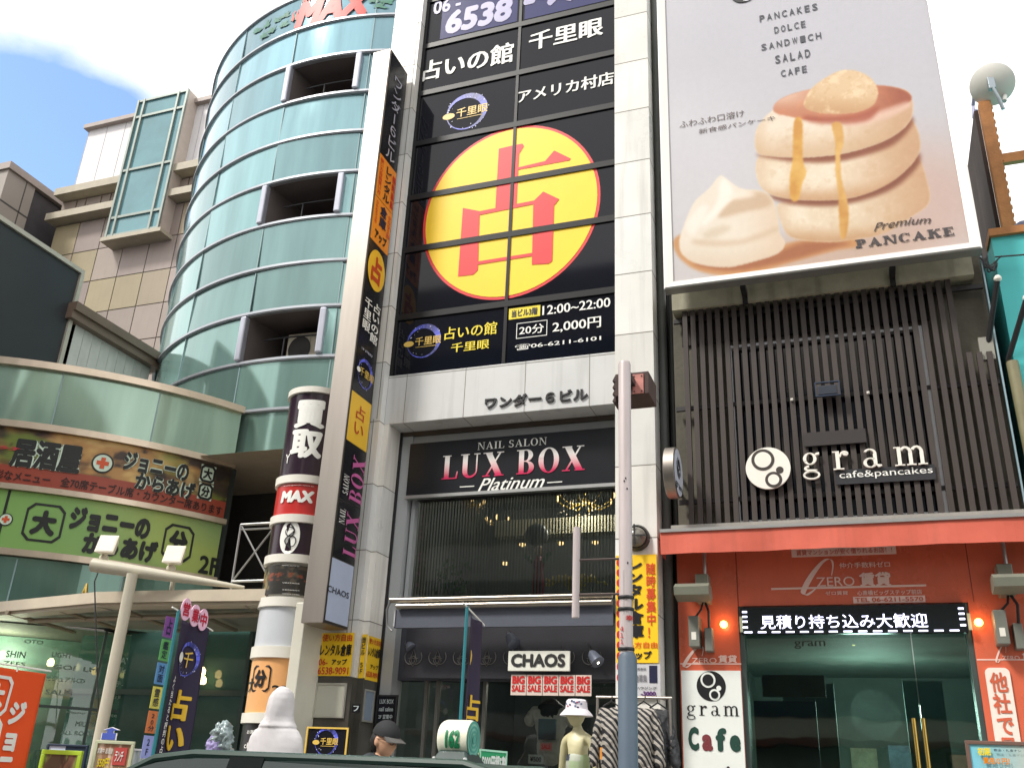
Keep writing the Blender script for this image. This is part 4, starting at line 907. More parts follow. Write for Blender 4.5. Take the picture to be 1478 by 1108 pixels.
# lettering boards either side of the door
t = thing('cafe_banner', 'white upright cafe banner with a black emblem and Cafe in green and brown', 'sign', tuple(onY(1026, 1100, DR-.03)))
QC = FY(DR-.03); q = pb(QC, 983, 967, 1076, 1108); b = B(); b.ob(QC, q[0], q[2], .5, q[3], -.025, 0); b.build('board', M('banner_white', C(226, 230, 226), .45, var=.04), t)
e = QC.px(1026.5, 989.5); emblem(QC, e[0], e[1], .15, ink_black, M('banner_white', None), t, n=.001, e=.003)
serif_text('gram', QC, pb(QC, 991, 1017, 1069, 1033), ink_black, t, n=.004, gap=.22, T=.1)
q = pb(QC, 991, 1048, 1072, 1085); w = (q[2]-q[0])/4
dkgreen = M('ink_dark_green', C(28, 66, 56), .5); maroon = M('ink_maroon', C(120, 50, 56), .5)
for i, (ch, hh, mm) in enumerate((('C', 1, dkgreen), ('a', .7, maroon), ('f', .98, dkgreen), ('e', .7, dkgreen))): text(ch, QC, (q[0]+w*i+.015, q[1], q[0]+w*(i+1)-.015, q[1]+(q[3]-q[1])*hh), mm, t, n=.004, bold=.06)
a = QC.px(992, 1103); text('pancake', QC, (q[0]+.01, a[1]-.26, q[2]-.005, a[1]), ink_black, t, n=.004, bold=.06)
t = thing('wall_notice', 'white rounded upright notice with red vertical Japanese lettering right of the door', 'sign', tuple(onY(1445, 1100, DR-.02)))
QN = FY(DR-.02); q = pb(QN, 1422, 963, 1462, 1108); q = (QN.px(1420.5, 962)[0], q[1], QN.px(1456, 961)[0], q[3]); r = .05
pts = []
for (cx_, cy_, a0) in ((q[2]-r, q[3]-r, 0), (q[0]+r, q[3]-r, 90), (q[0]+r, .9+r, 180), (q[2]-r, .9+r, 270)):
    for k in range(7): pts.append((cx_+r*math.cos(R_(a0+15*k)), cy_+r*math.sin(R_(a0+15*k))))
b = B(); b.prism(QN, pts, -.018, 0); b.build('board', M('notice_pale', C(236, 224, 214), .45, var=.03), t)
vtext('他社で見られた', QN, (q[0]+.03, q[3]-.03-.19*7*1.02, q[2]-.03, q[3]-.04), red, t, n=.004, bold=.03)
# wall lamps on the red front
glow = M('lamp_glow', C(255, 170, 80), .4, emit=5.0)
def flood(name, label, px, py, D, mir):
    p = onY(px, py, D); x, y, z = p; t = thing(name, label, 'lamp', (x, DR, z), 'flood lamps on the red shopfront')
    g = M('lamp_grey', C(140, 142, 128), .45, .3, var=.12)
    b = B(); b.box(x-.07, x+.07, y+.05, DR, z-.16, z+.14); b.build('mount_box', g, t, bevel=.01)
    b = B(); b.tube([(x+.03, y+.12, z+.13), (x+.03, y+.12, z+.38)], .02, 8); b.build('conduit', alu, t)
    b = B(); m_ = .13*mir
    b.prism(FX(0), [], 0, 0) if False else None
    prof_ = [(y-.24, z-.05), (y-.22, z-.13), (y-.02, z-.17), (y+.06, z-.12), (y+.02, z-.02), (y-.14, z+.0)]
    xa_, xc_ = x-.20+m_*.4, x+.16+m_*.4
    k = len(prof_); A_ = [(xa_, a, c) for a, c in prof_]; B_ = [(xc_, a, c) for a, c in prof_]
    b.quadv(A_[::-1]); b.quadv(B_)
    for i in range(k): b.quadv([A_[i], A_[(i+1) % k], B_[(i+1) % k], B_[i]])
    b.build('lamp_hood', g, t, bevel=.012)
    b = B(); b.box(x-.16, x-.05, y+.06, DR, z-.62, z-.30); b.box(x+.0, x+.08, y+.1, DR, z-.66, z-.42); b.build('ballast', M('ballast_grey', C(122, 124, 116), .5, .2, var=.2), t, bevel=.008)
    b = B(); b.tube([(x+.02, y+.1, z-.15), (x+.06, y+.05, z-.26), (x+.05, y+.1, z-.42)], .014, 6); b.tube([(x-.08, y+.1, z-.3), (x-.02, y+.06, z-.24), (x, y+.1, z-.15)], .012, 6); b.build('cable', dark_metal, t, smooth=True)
    b = B(); b.ob(FY(y+.06), x-.13, x-.08, z-.55, z-.47, .0, .004); b.build('rating_plate', white_paint, t)
    return t
flood('flood_lamp', 'grey hooded flood lamp with ballast boxes on the red wall left of the door', 1012, 845, 10.05, -1)
flood('flood_lamp', 'grey hooded flood lamp with ballast boxes on the red wall right of the door', 1453, 832, 10.05, 1)
for i, (px, py) in enumerate(((1044, 900), (1413, 897))):
    p = onY(px, py, DR-.05); b = B(); b.lathe((p[0], DR, p[2]), (0, -1, 0), [(.03, 0), (.04, .02), (.035, .05), (.01, .065)], 16)  # added glowing stud standing in for lamp light reflected on the red wall
    o = tag(b.build('wall_bulb', glow, smooth=True), ['small glowing amber wall bulb left of the message board', 'small glowing amber wall bulb right of the message board'][i], 'lamp', 'amber wall bulbs')
    pl_ = bpy.data.lights.new('bulb_light', 'POINT'); pl_.energy = .5; pl_.color = (1, .6, .25); pl_.shadow_soft_size = .04  # light added around the stand-in glow
    lo_ = bpy.data.objects.new('bulb_light', pl_); COL.objects.link(lo_); lo_.location = (p[0], DR-.12, p[2])

# ================================================================ FAR RIGHT
tq = thing('turquoise_building', 'turquoise rendered building at the right edge behind black rods', 'building', (5, 10.4, 0))
xt0 = onY(1441, 400, 10.2)[0]; zt1 = onY(1478, 337, 10.2)[2]
b = B(); b.box(xt0, 9, 10.2, 20, 0, zt1); b.build('wall', M('turquoise_render', C(84, 206, 206), .6, var=.07, scale=1), tq)
b = B(); b.box(xt0-.02, 9, 10.15, 10.5, zt1, zt1+.09); b.build('roof_edge', M('rust_orange', C(176, 118, 66), .7, var=.25, scale=5, bump=.2), tq)
b = B(); b.box(XG1-.24, xt0, 10.9, 20, 0, zt1+.6); b.build('side_gap', ink_black, tq)  # solid black block in place of a shaded gap
b = B(); p0 = onY(1460, 525, 10.15); b.tube([(p0[0], 10.1, p0[2]), (p0[0]+.02, 10.1, 3.9)], .06, 12); b.build('drain_pipe', M('pipe_olive', C(128, 122, 92), .5, var=.2), tq, smooth=True)
# rusty steel sign frame with cross beam
Df = 11.3
sf = thing('steel_frame', 'rusty orange steel hoarding frame with dark side above the turquoise roof', 'frame', tuple(onY(1440, 335, Df)))
pa = [onY(1417, 146, Df), onY(1433, 146, Df), onY(1466, 345, Df), onY(1445, 345, Df)]
rust = M('rust_orange', None)
xa_, xc_ = (pa[0][0]+pa[3][0])/2, (pa[1][0]+pa[2][0])/2; ztp = pa[0][2]; zbt = zt1-.3
b = B(); b.box(xa_, xc_, Df, Df+.12, zbt, ztp); b.build('post', rust, sf, bevel=.006)
b = B(); Sd = FX(xa_-.005)
yk = onX(1400, 255, xa_); b.prism(Pl((xa_, 0), (0, 1), True), [(Df+.12, ztp-.05), (yk[1], yk[2]), (yk[1], zbt-1.4), (Df+.12, zbt-1.4)], 0, .05); b.build('side_panel', M('rust_dark', C(58, 44, 40), .8, var=.5, scale=2.5, dirt=.4), sf)
b = B(); z = onY(1460, 225, Df)[2]; b.box(xc_+.002, 9, Df+.02, Df+.1, z-.07, z+.07); b.build('cross_beam', rust, sf)
b = B()
zz_ = zbt
while zz_ < ztp-.1: b.box(xc_, xc_+.015, Df+.01, Df+.05, zz_, zz_+.05); zz_ += .12
b.build('edge_tooth', rust, sf)
b = B(); p = onY(1405, 155, Df+.3); b.tube([(p[0], p[1], p[2]+.03), (xa_, Df+.2, p[2]+.1)], .025, 6); b.tube([(p[0]-.02, p[1], p[2]-.18), (xa_, Df+.2, p[2]-.12)], .025, 6); b.tube([(p[0], p[1], p[2]+.03), (p[0]-.02, p[1], p[2]-.18)], .02, 6); b.build('bracket', M('bracket_violet', C(150, 150, 176), .5, .3), sf)
pc = onY(1432, 122, Df-.1); dsh = thing('satellite_dish', 'white satellite dish seen from behind on the rusty post', 'dish', tuple(onY(1432, 150, Df)))
ax = (Vector((pc[0], pc[1], pc[2]))-Vector((0, 0, 1.35))).normalized(); ax = (ax + Vector((.18, .1, .1))).normalized(); rd = .275
b = B(); b.lathe(Vector(pc), ax, [(.02, -.075), (rd*.35, -.066), (rd*.65, -.045), (rd*.9, -.016), (rd, 0), (rd, .008), (rd*.9, -.006), (rd*.5, -.046), (.02, -.062)], 48); b.build('reflector', M('dish_white', C(232, 230, 224), .5, var=.04), dsh, smooth=True)
b = B(); c_ = Vector(pc)-ax*.08; b.box(c_.x-.04, c_.x+.04, c_.y-.05, c_.y+.02, c_.z-.09, c_.z+.09); b.tube([c_+Vector((0, -.03, -.05)), c_+Vector((.05, -.02, -.25)), c_+Vector((.08, .0, -.42))], .025, 8); b.build('mount', M('galvanised', C(150, 160, 166), .4, .7), dsh, bevel=.004)
b = B(); c2 = Vector(pc)+Vector((.1, 0, -.3)); b.tube([c2, c2+Vector((.03, .05, .12))], .03, 8); b.build('feed_horn', M('horn_grey', C(196, 196, 192), .5), dsh)
b = B(); p = onY(1475, 330, 10.3); b.ball((p[0]+.1, p[1]+.4, p[2]+.12), .16, .16, .2, 16); b.lathe((p[0]+.1, p[1]+.4, zt1+.09), (0, 0, 1), [(.05, 0), (.04, .1)], 10); tag(b.build('roof_lamp', M('slate_blue', C(70, 78, 110), .5), smooth=True), 'slate blue rounded lamp on the turquoise roof edge', 'lamp')
rods = [((1440, 402), (1424, 512)), ((1482, 430), (1455, 520))]
for i, (p, q) in enumerate(rods):
    a = onY(p[0], p[1], 9.75); c = onY(q[0], q[1], 10.15); t = thing('wall_rod', ['black rod with a white tip leaning from a plate beside the slats', 'second black rod crossing the turquoise wall at the edge'][i], 'rod', tuple(c), 'black rods at the right edge')
    b = B(); b.tube([a, c], .03, 10); b.build('shaft', dark_metal, t)
    b = B(); b.ball(a, .04, seg=10); b.build('tip', white_paint, t)
    if i == 0: b = B(); b.box(c[0]-.07, c[0]+.07, 10.06, 10.12, c[2]-.09, c[2]+.17); b.build('plate', M('plate_pale', C(150, 148, 138), .5, .3), t)
cb = B()
for k in range(6):
    a = onY(1418+random.uniform(-6, 8), 372+random.uniform(-4, 4), 10.05); m_ = onY(1412+k*5, 402+random.uniform(-6, 10), 10.0); c = onY(1440+random.uniform(-10, 6), 372+random.uniform(-4, 14), 10.1)
    pts = [Vector(a)*(1-s_)**2+Vector(m_)*2*s_*(1-s_)+Vector(c)*s_*s_ for s_ in np.linspace(0, 1, 10)]; cb.tube(pts, .009, 5)
a = onY(1436, 371, 10.05); c = onY(1500, 366, 10.05); cb.tube([a, c], .01, 5)
tag(cb.build('cable_tangle', M('cable_black', C(34, 34, 36), .5)), 'tangle of black cables below the billboard corner', 'cables')
# ================================================================ ROUND GLASS TOWER (left)
TS, DS = 1.65, 1.30
TW = Cyl(-6.04*TS, 11.7*TS, 3.61*TS); DRM = Cyl(-12.3*DS, 12.15*DS, 4.83*DS)
zr = [1.35+(z-1.35)*TS for z in (11.203, 10.594, 9.984, 9.339, 8.719, 8.112, 7.481, 6.861, 6.262, 5.622, 5.007, 4.40)]
UL = -TW.R*R_(105); UR = TW.R*math.asin((-6.07-TW.x)/TW.R)
tower = thing('glass_tower', 'round office tower clad in curved blue green glass bands with open balconies', 'building', (TW.x, TW.y, 0))
def bandglass(name, rough, cols, spec=.6):
    return M(name, (1, 1, 1, 1), rough, metal=.45, var=.22, scale=.45, spec=spec, attr=True, bump=.05, bscale=.7, rvar=.04, streak=True)
tglass = bandglass('tower_glass', .09, None, .8)
ops = [pb_ for pb_ in ((TW.px(418, 128)[0], TW.px(514, 105)[0]), (TW.px(384, 300)[0], TW.px(489, 272)[0]), (TW.px(354, 490)[0], TW.px(466, 447)[0]))]
ou0 = sum(o[0] for o in ops)/3; ou1 = sum(o[1] for o in ops)/3
print('openings', ops, UL, UR)
openings = {2: ops[0], 5: ops[1], 8: ops[2]}
SEAM = 1.9; seam0 = ou0
def panels(u0, u1):
    e = [u0]; k = math.ceil((u0-seam0)/SEAM+1e-6); x = seam0+k*SEAM
    while x < u1-.05:
        if x > u0+.05: e.append(x)
        x += SEAM
    return e+[u1]
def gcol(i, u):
    t = min(1, max(0, i/10.)); a = np.array([130, 170, 184])*(1-t)+np.array([130, 162, 152])*t  # sky and street reflection put into the tint: bluer above, greener below
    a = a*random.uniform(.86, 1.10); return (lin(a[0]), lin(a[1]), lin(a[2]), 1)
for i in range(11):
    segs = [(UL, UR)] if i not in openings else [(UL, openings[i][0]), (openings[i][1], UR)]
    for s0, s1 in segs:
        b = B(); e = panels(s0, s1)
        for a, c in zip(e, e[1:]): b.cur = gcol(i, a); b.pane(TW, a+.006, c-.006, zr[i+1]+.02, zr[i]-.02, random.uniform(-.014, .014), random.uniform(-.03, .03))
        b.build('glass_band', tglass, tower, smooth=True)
ringm = M('ring_silver', C(168, 172, 178), .35, .6, var=.1, scale=1)
for i, z in enumerate(zr):
    b = B(); b.ob(TW, UL, UR, z-.028, z+.03, -.06, .035); b.ob(TW, UL, UR, z-.01, z+.04, .035, .055); b.build('ring_moulding', ringm, tower)
b = B()
e = panels(UL, UR)
for x in e[1:-1]:
    b = B()
    for i in range(11):
        if i in openings and openings[i][0]-.01 < x < openings[i][1]+.01: continue
        b.ob(TW, x-.009, x+.009, zr[i+1]+.06, zr[i]-.06, .0, .022)
    b.build('seam', M('seam_grey', C(140, 164, 168), .4), tower)
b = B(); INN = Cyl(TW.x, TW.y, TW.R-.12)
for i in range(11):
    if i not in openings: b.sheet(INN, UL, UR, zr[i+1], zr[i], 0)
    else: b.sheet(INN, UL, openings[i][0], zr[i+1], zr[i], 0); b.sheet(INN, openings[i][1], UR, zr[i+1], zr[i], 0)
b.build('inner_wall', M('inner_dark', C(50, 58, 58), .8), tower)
louv = M('post_silver', C(176, 178, 190), .3, .5, var=.08)
recm = M('recess_taupe', C(92, 84, 82), .85, var=.25, scale=.8)
for k, (u0, u1) in openings.items():
    z0_, z1_ = zr[k+1], zr[k]; b = B(); dp = -2.0
    for a, c in zip(np.linspace(u0, u1, 9)[:-1], np.linspace(u0, u1, 9)[1:]):
        b.quadv([TW.at(a, z0_, dp), TW.at(c, z0_, dp), TW.at(c, z1_, dp), TW.at(a, z1_, dp)]); b.quadv([TW.at(a, z0_, 0), TW.at(c, z0_, 0), TW.at(c, z0_, dp), TW.at(a, z0_, dp)]); b.quadv([TW.at(a, z1_, 0), TW.at(c, z1_, 0), TW.at(c, z1_, dp), TW.at(a, z1_, dp)])
    b.quadv([TW.at(u0, z0_, 0), TW.at(u0, z0_, dp), TW.at(u0, z1_, dp), TW.at(u0, z1_, 0)]); b.quadv([TW.at(u1, z0_, 0), TW.at(u1, z0_, dp), TW.at(u1, z1_, dp), TW.at(u1, z1_, 0)])
    b.build('balcony_recess', recm, tower)
    for u in (u0-.12, u1-.02): b = B(); b.ob(TW, u, u+.13, z0_+.06, z1_-.05, -.05, .10); b.build('balcony_post', louv, tower, bevel=.03)
    b = B(); b.tube([TW.at(u, z0_+.62, -.3) for u in np.linspace(u0+.2, u1-.1, 8)], .018, 6); b.tube([TW.at(u0+.7, z0_, -.3), TW.at(u0+.7, z0_+.62, -.3)], .015, 6); b.build('balcony_rail', dark_metal, tower)
    b = B(); b.tube([TW.at(u0+.5, z1_-.15, -1.5), TW.at(u1-.4, z1_-.15, -1.5)], .06, 8); b.tube([TW.at(u1-.35, z0_, -1.6), TW.at(u1-.35, z1_, -1.6)], .05, 8); b.build('duct', M('duct_grey', C(120, 116, 112), .5, .3), tower)
    b = B(); b.ob(TW, u0+.9, u0+.98, z0_, z1_, -1.7, -1.62); b.ob(TW, u1-.7, u1-.62, z0_, z1_, -1.7, -1.62); b.ob(TW, u0+.98, u1-.7, z1_-.22, z1_-.16, -1.7, -1.64); b.build('balcony_door', dark_metal, tower)
# roof, upper sign lettering and lift housing
b = B(); 
b.quadv([TW.at(u, zr[0], 0) for u in np.linspace(UL, UR, 60)] + [(-6.07, TW.y+4, zr[0]), (TW.x-4, TW.y+7, zr[0])]); b.build('roof', M('roof_grey', C(130, 130, 128), .8), tower)
orange_red = M('ink_orange_red', C(190, 30, 10), .45, var=.05)
text('MAX', TW, pb(TW, 432, 8, 535, 22), orange_red, tower, n=.03, bold=.06, shear=.2, fat=1, fatd=.02)
text('www.goods-max.jp', TW, pb(TW, 440, -8, 530, -8), orange_red, tower, n=.03, bold=.04, shear=.2)
text('“', TW, pb(TW, 424, 18, 431, 30), orange_red, tower, n=.03)
lf = B()
for (xa, ya) in ((372, 48), (385, 40), (400, 33), (412, 26), (392, 48), (408, 40), (548, 12), (560, 6), (540, 4), (425, 30), (380, 56)):
    u, v = TW.px(xa, ya)
    for j in range(9):
        a = R_(20*j+random.uniform(-8, 8)); l = random.uniform(.10, .26); w = .028
        lf.poly(TW, [(u, v), (u+l*.5*math.cos(a)-w*math.sin(a), v+l*.5*math.sin(a)+w*math.cos(a)), (u+l*math.cos(a), v+l*math.sin(a)), (u+l*.5*math.cos(a)+w*math.sin(a), v+l*.5*math.sin(a)-w*math.cos(a))], .02+.0005*j)
lf.build('leaf_print', M('leaf_print', C(60, 120, 98), .4, var=.3, scale=4), tower)
p0, p1 = onY(345, 40, 19.5), onY(404, 30, 19.5); b = B(); b.box(p0[0], p1[0], 19.5, 23, zr[0]-.5, zr[0]+2.6); b.box(p1[0], p1[0]+1.4, 20.2, 23, zr[0]-.5, zr[0]+2.4); b.build('lift_housing', M('housing_blue', C(104, 118, 140), .4, .2, var=.12), tower, bevel=.02)
# dark open storey behind the balcony rail
b = B(); zl = zr[11]
b.quadv([(-11.4, 14.9, 3.3), (-6.07, 14.9, 3.3), (-6.07, 14.9, zl), (-11.4, 14.9, zl)]); b.quadv([(-11.4, 12.2, 3.3), (-11.4, 14.9, 3.3), (-11.4, 14.9, zl), (-11.4, 12.2, zl)])
b.build('open_storey_wall', M('open_dark', C(56, 54, 54), .85, var=.2), tower)
b = B(); b.quadv([(-11.6, 12.6, zl-.06), (-6.07, 12.6, zl-.06), (-6.07, 17, zl-.06), (-11.6, 17, zl-.06)]); b.build('soffit', M('soffit_tan', C(158, 144, 128), .7, var=.15), tower)
b = B(); b.box(-9.6, -8.4, 14.0, 14.15, zl-.10, zl-.07); b.build('strip_light', M('strip_lit', C(255, 226, 170), .5, emit=1.2), tower)
b = B(); b.box(-9.0, -8.92, 14.7, 14.8, 3.3, zl); b.box(-8.0, -7.94, 14.7, 14.8, 3.3, zl); b.box(-9, -7.9, 14.72, 14.8, 5.3, 5.36); b.build('door_post', dark_metal, tower)
# ground floor of the tower
b = B(); b.box(-12, -6.08, 12.4, 12.5, .15, 3.3); b.build('shop_glazing', M('teal_dark_glass', C(74, 110, 103), .08, var=.3, scale=.7, spec=.7), tower)
b = B()
for x in (-9.6, -8.7, -8.2, -7.3, -6.7): b.box(x-.03, x+.03, 12.34, 12.4, .15, 3.3)
b.box(-12, -6.1, 12.35, 12.4, 2.35, 2.43); b.build('glazing_bar', M('bar_teal', C(84, 100, 98), .4, .4), tower)

# air conditioner
kq = TW.px(412, 512); u0_, v0_ = kq[0], zr[9]+.10
t = thing('air_conditioner', 'cream outdoor air conditioner unit standing in the lowest tower balcony', 'air conditioner', tuple(TW.at(u0_, v0_, -.7)))
cream_p = M('ac_cream', C(198, 190, 168), .5, var=.08)
b = B(); b.ob(TW, u0_-.42, u0_+.42, v0_+.06, v0_+.74, -.95, -.6); b.build('casing', cream_p, t, bevel=.015)
b = B(); b.ring(TW, u0_-.1, v0_+.4, .27, .27, .02, -.592)
for k in range(6): b.ring(TW, u0_-.1, v0_+.4, .24-.04*k, .24-.04*k, .008, -.590)
b.build('fan_grille', dark_metal, t); b = B(); b.disc(TW, u0_-.1, v0_+.4, .26, .26, -.596, 30); b.build('fan_opening', M('fan_dark', C(60, 58, 54), .6), t)
b = B(); b.ob(TW, u0_-.35, u0_-.28, v0_-.02, v0_+.06, -.92, -.62); b.ob(TW, u0_+.28, u0_+.35, v0_-.02, v0_+.06, -.92, -.62); b.build('foot', dark_metal, t)
b = B(); b.tube([TW.at(u0_+.42, v0_+.3, -.7), TW.at(u0_+.55, v0_+.35, -.75), TW.at(u0_+.58, v0_+.9, -.9)], .03, 6); b.build('pipe', cream_p, t, smooth=True)

# ================================================================ LOW ROUND SHOP BUILDING (far left)
zd = [1.35+(z-1.35)*DS for z in (5.99, 5.17, 4.38, 3.60, 3.28)]
DU0 = -DRM.R*R_(75); DU1 = DRM.px(336, 700)[0]; DUJ = DRM.px(349, 597)[0]
DU1 = min(DU1, DUJ) if DU1 < DUJ else DUJ
drum = thing('round_shop', 'low round shop building with pale green glass bands and izakaya signs', 'building', (DRM.x, DRM.y, 0))
dglass = bandglass('drum_glass', .10, None, .7)
b = B(); e = [DU0+i*1.55 for i in range(40) if DU0+i*1.55 < DUJ]+[DUJ]
for a, c in zip(e, e[1:]):
    k = random.uniform(.92, 1.06); b.cur = (lin(160*k), lin(190*k), lin(172*k), 1); b.pane(DRM, a+.006, c-.006, zd[1], zd[0], random.uniform(-.012, .012), random.uniform(-.02, .02))
b.build('glass_band', dglass, drum, smooth=True)
b = B()
for a, c in zip(e, e[1:]):
    k = random.uniform(.9, 1.08); b.cur = (lin(108*k), lin(142*k), lin(130*k), 1); b.sheet(DRM, a+.006, c-.006, 3.30, zd[3]-.06)
b.build('glass_band', dglass, drum, smooth=True)
b = B()
for x in e[1:-1]: b.ob(DRM, x-.01, x+.01, zd[1]+.05, zd[0]-.05, 0, .008); b.ob(DRM, x-.01, x+.01, 3.3, zd[3]-.08, 0, .008)
b.build('seam', M('seam_grey', None), drum)
warm_trim = M('warm_trim', C(206, 190, 170), .3, .75, var=.12, scale=2)
for i, (z, h, e1) in enumerate(((zd[0], .06, DUJ), (zd[1], .055, DUJ), (zd[2], .045, DU1), (zd[3], .05, DU1))):
    b = B(); b.ob(DRM, DU0, e1, z-h, z+h, -.05, .10); b.build('ring_moulding', warm_trim, drum)
b = B(); INN2 = Cyl(DRM.x, DRM.y, DRM.R-.14); b.sheet(INN2, DU0, DUJ, 3.28, zd[0]); b.build('inner_wall', M('inner_dark', None), drum)
b = B(); b.quadv([DRM.at(u, zd[0]-.02, -.04) for u in np.linspace(DU0, DUJ, 50)]+[(DRM.x+5, DRM.y+3, zd[0]-.02), (DRM.x-5, DRM.y+3, zd[0]-.02)]); b.build('roof', M('roof_grey', None), drum)
b = B(); b.ob(DRM, DU1, DUJ, 3.3, zd[1]-.06, -.1, -.03); b.build('end_jamb', M('open_dark', None), drum)
# shopfront below the canopy: glass, interior and window lettering
DB2 = Cyl(DRM.x, DRM.y, DRM.R-.25); DB3 = Cyl(DRM.x, DRM.y, DRM.R-2.0); DUJ2 = DB2.R*R_(58)
b = B(); b.sheet(DB2, DU0, DUJ2, .16, 3.28); b.build('shop_glass', glass('green_pane', (.66, .82, .75, 1), 2.2), drum, smooth=True)
def paint_inside(U, V):
    c = Canvas(U, V, (112, 144, 130)); n = fbm(U.shape, 30, 11); n2 = fbm(U.shape, 8, 12)
    c.shade(sst(.4, .7, n), (116, 140, 122), .7); c.shade(((V > .70) & (V < .80)).astype(float), (176, 160, 128), .75); c.shade(((V > .84) & (V < .86)).astype(float), (120, 130, 118), .8)  # the beige band is a reflection painted into the inner wall
    rs = np.random.RandomState(4)
    for i in range(46):
        u = rs.rand(); w = .004+.012*rs.rand(); v0 = .1+.2*rs.rand(); v1 = v0+.15+.25*rs.rand(); col = [(150, 60, 50), (40, 44, 60), (150, 150, 140), (60, 90, 110), (110, 90, 70), (30, 34, 36)][rs.randint(6)]
        c.shade(blur(((U > u) & (U < u+w) & (V > v0) & (V < v1)).astype(float), 1), col, .7)
    return c.img*(.8+.4*n2[..., None])
b_u0, b_u1 = DU0*.8, DB3.R*R_(70)
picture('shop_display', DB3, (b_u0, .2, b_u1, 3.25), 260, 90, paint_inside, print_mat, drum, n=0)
b = B(); b.quadv([DB2.at(u, .17, -.02) for u in np.linspace(DU0, DUJ2, 40)]+[(DRM.x, DRM.y, .17)]); b.build('shop_floor', M('shop_dark', None), drum)
b = B(); b.quadv([DB2.at(u, 3.26, -.02) for u in np.linspace(DU0, DUJ2, 40)]+[(DRM.x, DRM.y, 3.26)]); b.build('shop_ceiling', M('shop_ceil', C(110, 112, 100), .8), drum)
b = B()
for z in (1.05, 2.1): b.ob(DB2, DU0, DUJ2, z-.02, z+.02, 0, .03)
for a in range(-50, 58, 17): u = DB2.R*R_(a); b.ob(DB2, u-.02, u+.02, .16, 3.28, 0, .03)
b.build('glazing_bar', M('bar_teal', None), drum)
wtxt = M('window_text', C(150, 176, 166), .5)
for s_, q in (('OTO', (36, 922, 62, 930)), ('SHIN', (10, 938, 36, 950)), ('LIGHT', (76, 940, 103, 950)), ('MAYO', (165, 947, 198, 960)), ('ZEES', (5, 953, 36, 962)), ('GO!  LM', (78, 958, 140, 970)), ('alice nine.', (166, 961, 222, 976)), ('ビジュアルCD', (68, 974, 122, 986)), ('アーティストグッズ', (152, 980, 220, 996)), ('SALE', (66, 994, 100, 1004)), ('お買取', (160, 1002, 188, 1010)), ('Heavy Metal', (96, 1025, 150, 1033)), ('Alternative', (150, 1028, 200, 1037)), ('MILK WAY', (110, 1040, 152, 1050)), ('GHOST OF MAN', (166, 1042, 226, 1054)), ('ALL ROCK', (88, 1053, 134, 1062)), ('ROCK', (196, 1056, 222, 1064))):
    text(s_, DB2, pb(DB2, *q), wtxt, drum, n=.012, bold=.02, name='window_lettering')
for i, (x, y) in enumerate(((2, 950), (72, 961), (166, 962), (291, 974), (292, 987))):
    p = onY(x, y, 11.6 if x < 200 else 12.2); b = B(); b.lathe(p, (0, 0, 1), [(.03, 0), (.05, .02), (.05, .08), (.02, .12)], 10)
    tag(b.build('shop_lamp', M('shop_lit', C(255, 222, 150), .4, emit=2.5)), ['lit lamp glowing in the round shop window, leftmost at the photo edge', 'lit lamp glowing above the orange flag arm', 'lit lamp glowing just right of the white canopy column', 'upper lit lamp right of the navy flag', 'lower amber lamp right of the navy flag'][i], 'lamp', 'lamps in the round shop')

# upper and lower sign bands (printed sheets on the round front)
t = thing('izakaya_banner', 'curved food photo banner with black izakaya lettering and a red strip, upper of two', 'sign', tuple(DRM.at(0, zd[2]+.06, .05)))
def paint_food(U, V):
    c = Canvas(U*9, V, (92, 62, 40)); n = fbm(U.shape, 22, 21, 5); n2 = fbm(U.shape, 9, 22, 4); n3 = fbm(U.shape, 30, 23)
    c.shade(sst(.42, .62, n), (186, 140, 78), .9); c.shade(sst(.5, .75, n2), (230, 200, 130), .55); c.shade(sst(.55, .72, n3), (110, 132, 48), .9); c.shade(sst(.45, .3, n2), (44, 28, 22), .9); c.shade(sst(.56, .70, fbm(U.shape, 26, 29)), (40, 34, 30), .8)
    m = (V < .34).astype(float); c.shade(m, (150, 62, 42), 1.0); return c.img
picture('food_print', DRM, (DU0, zd[2]+.05, DU1-.03, zd[1]-.06), 420, 46, paint_food, print_mat, t, n=.02)
kb = M('brush_black', C(24, 28, 26), .5); pale_g = M('pale_green_ink', C(206, 224, 206), .5)
def halo(s_, q, n, bold, par=t, shear=0): text(s_, DRM, q, pale_g, par, n=n, bold=bold+.05, shear=shear); text(s_, DRM, q, kb, par, n=n+.006, bold=bold, shear=shear)
def dq(hi, lo, x0, x1, y, f0, f1): return (DRM.px(x0, y)[0], hi-(hi-lo)*f1, DRM.px(x1, y)[0], hi-(hi-lo)*f0)
halo('居酒屋', dq(zd[1], zd[2], 16, 119, 660, .20, .68), .03, .05)
halo('ジョニーの', dq(zd[1], zd[2], 177, 274, 670, .15, .48), .03, .05); halo('からあげ', dq(zd[1], zd[2], 194, 283, 696, .46, .76), .03, .05)
text('分', DRM, pb(DRM, -2, 643, 30, 652), M('ink_crimson', C(190, 50, 60), .5), t, n=.042, bold=.03)
text('多彩なメニュー　全70席テーブル席・カウンター席あります', DRM, dq(zd[1], zd[2], -30, 323, 716, .74, .90), M('ink_dark_brown', C(46, 20, 16), .5), t, n=.03, bold=.02)
def cham(pl, q, c, w, n0, n1, mat, par, name='character_frame'):
    u0, v0, u1, v1 = q; o = [(u0+c, v0), (u1-c, v0), (u1, v0+c), (u1, v1-c), (u1-c, v1), (u0+c, v1), (u0, v1-c), (u0, v0+c)]
    cu_, cv_ = (u0+u1)/2, (v0+v1)/2; f = 1-2*w/min(u1-u0, v1-v0); i_ = [(cu_+(a-cu_)*f, cv_+(d-cv_)*f) for a, d in o]; b = B()
    for k in range(8): b.poly(pl, [o[k], o[(k+1) % 8], i_[(k+1) % 8], i_[k]], n1)
    return b.build(name, mat, par)
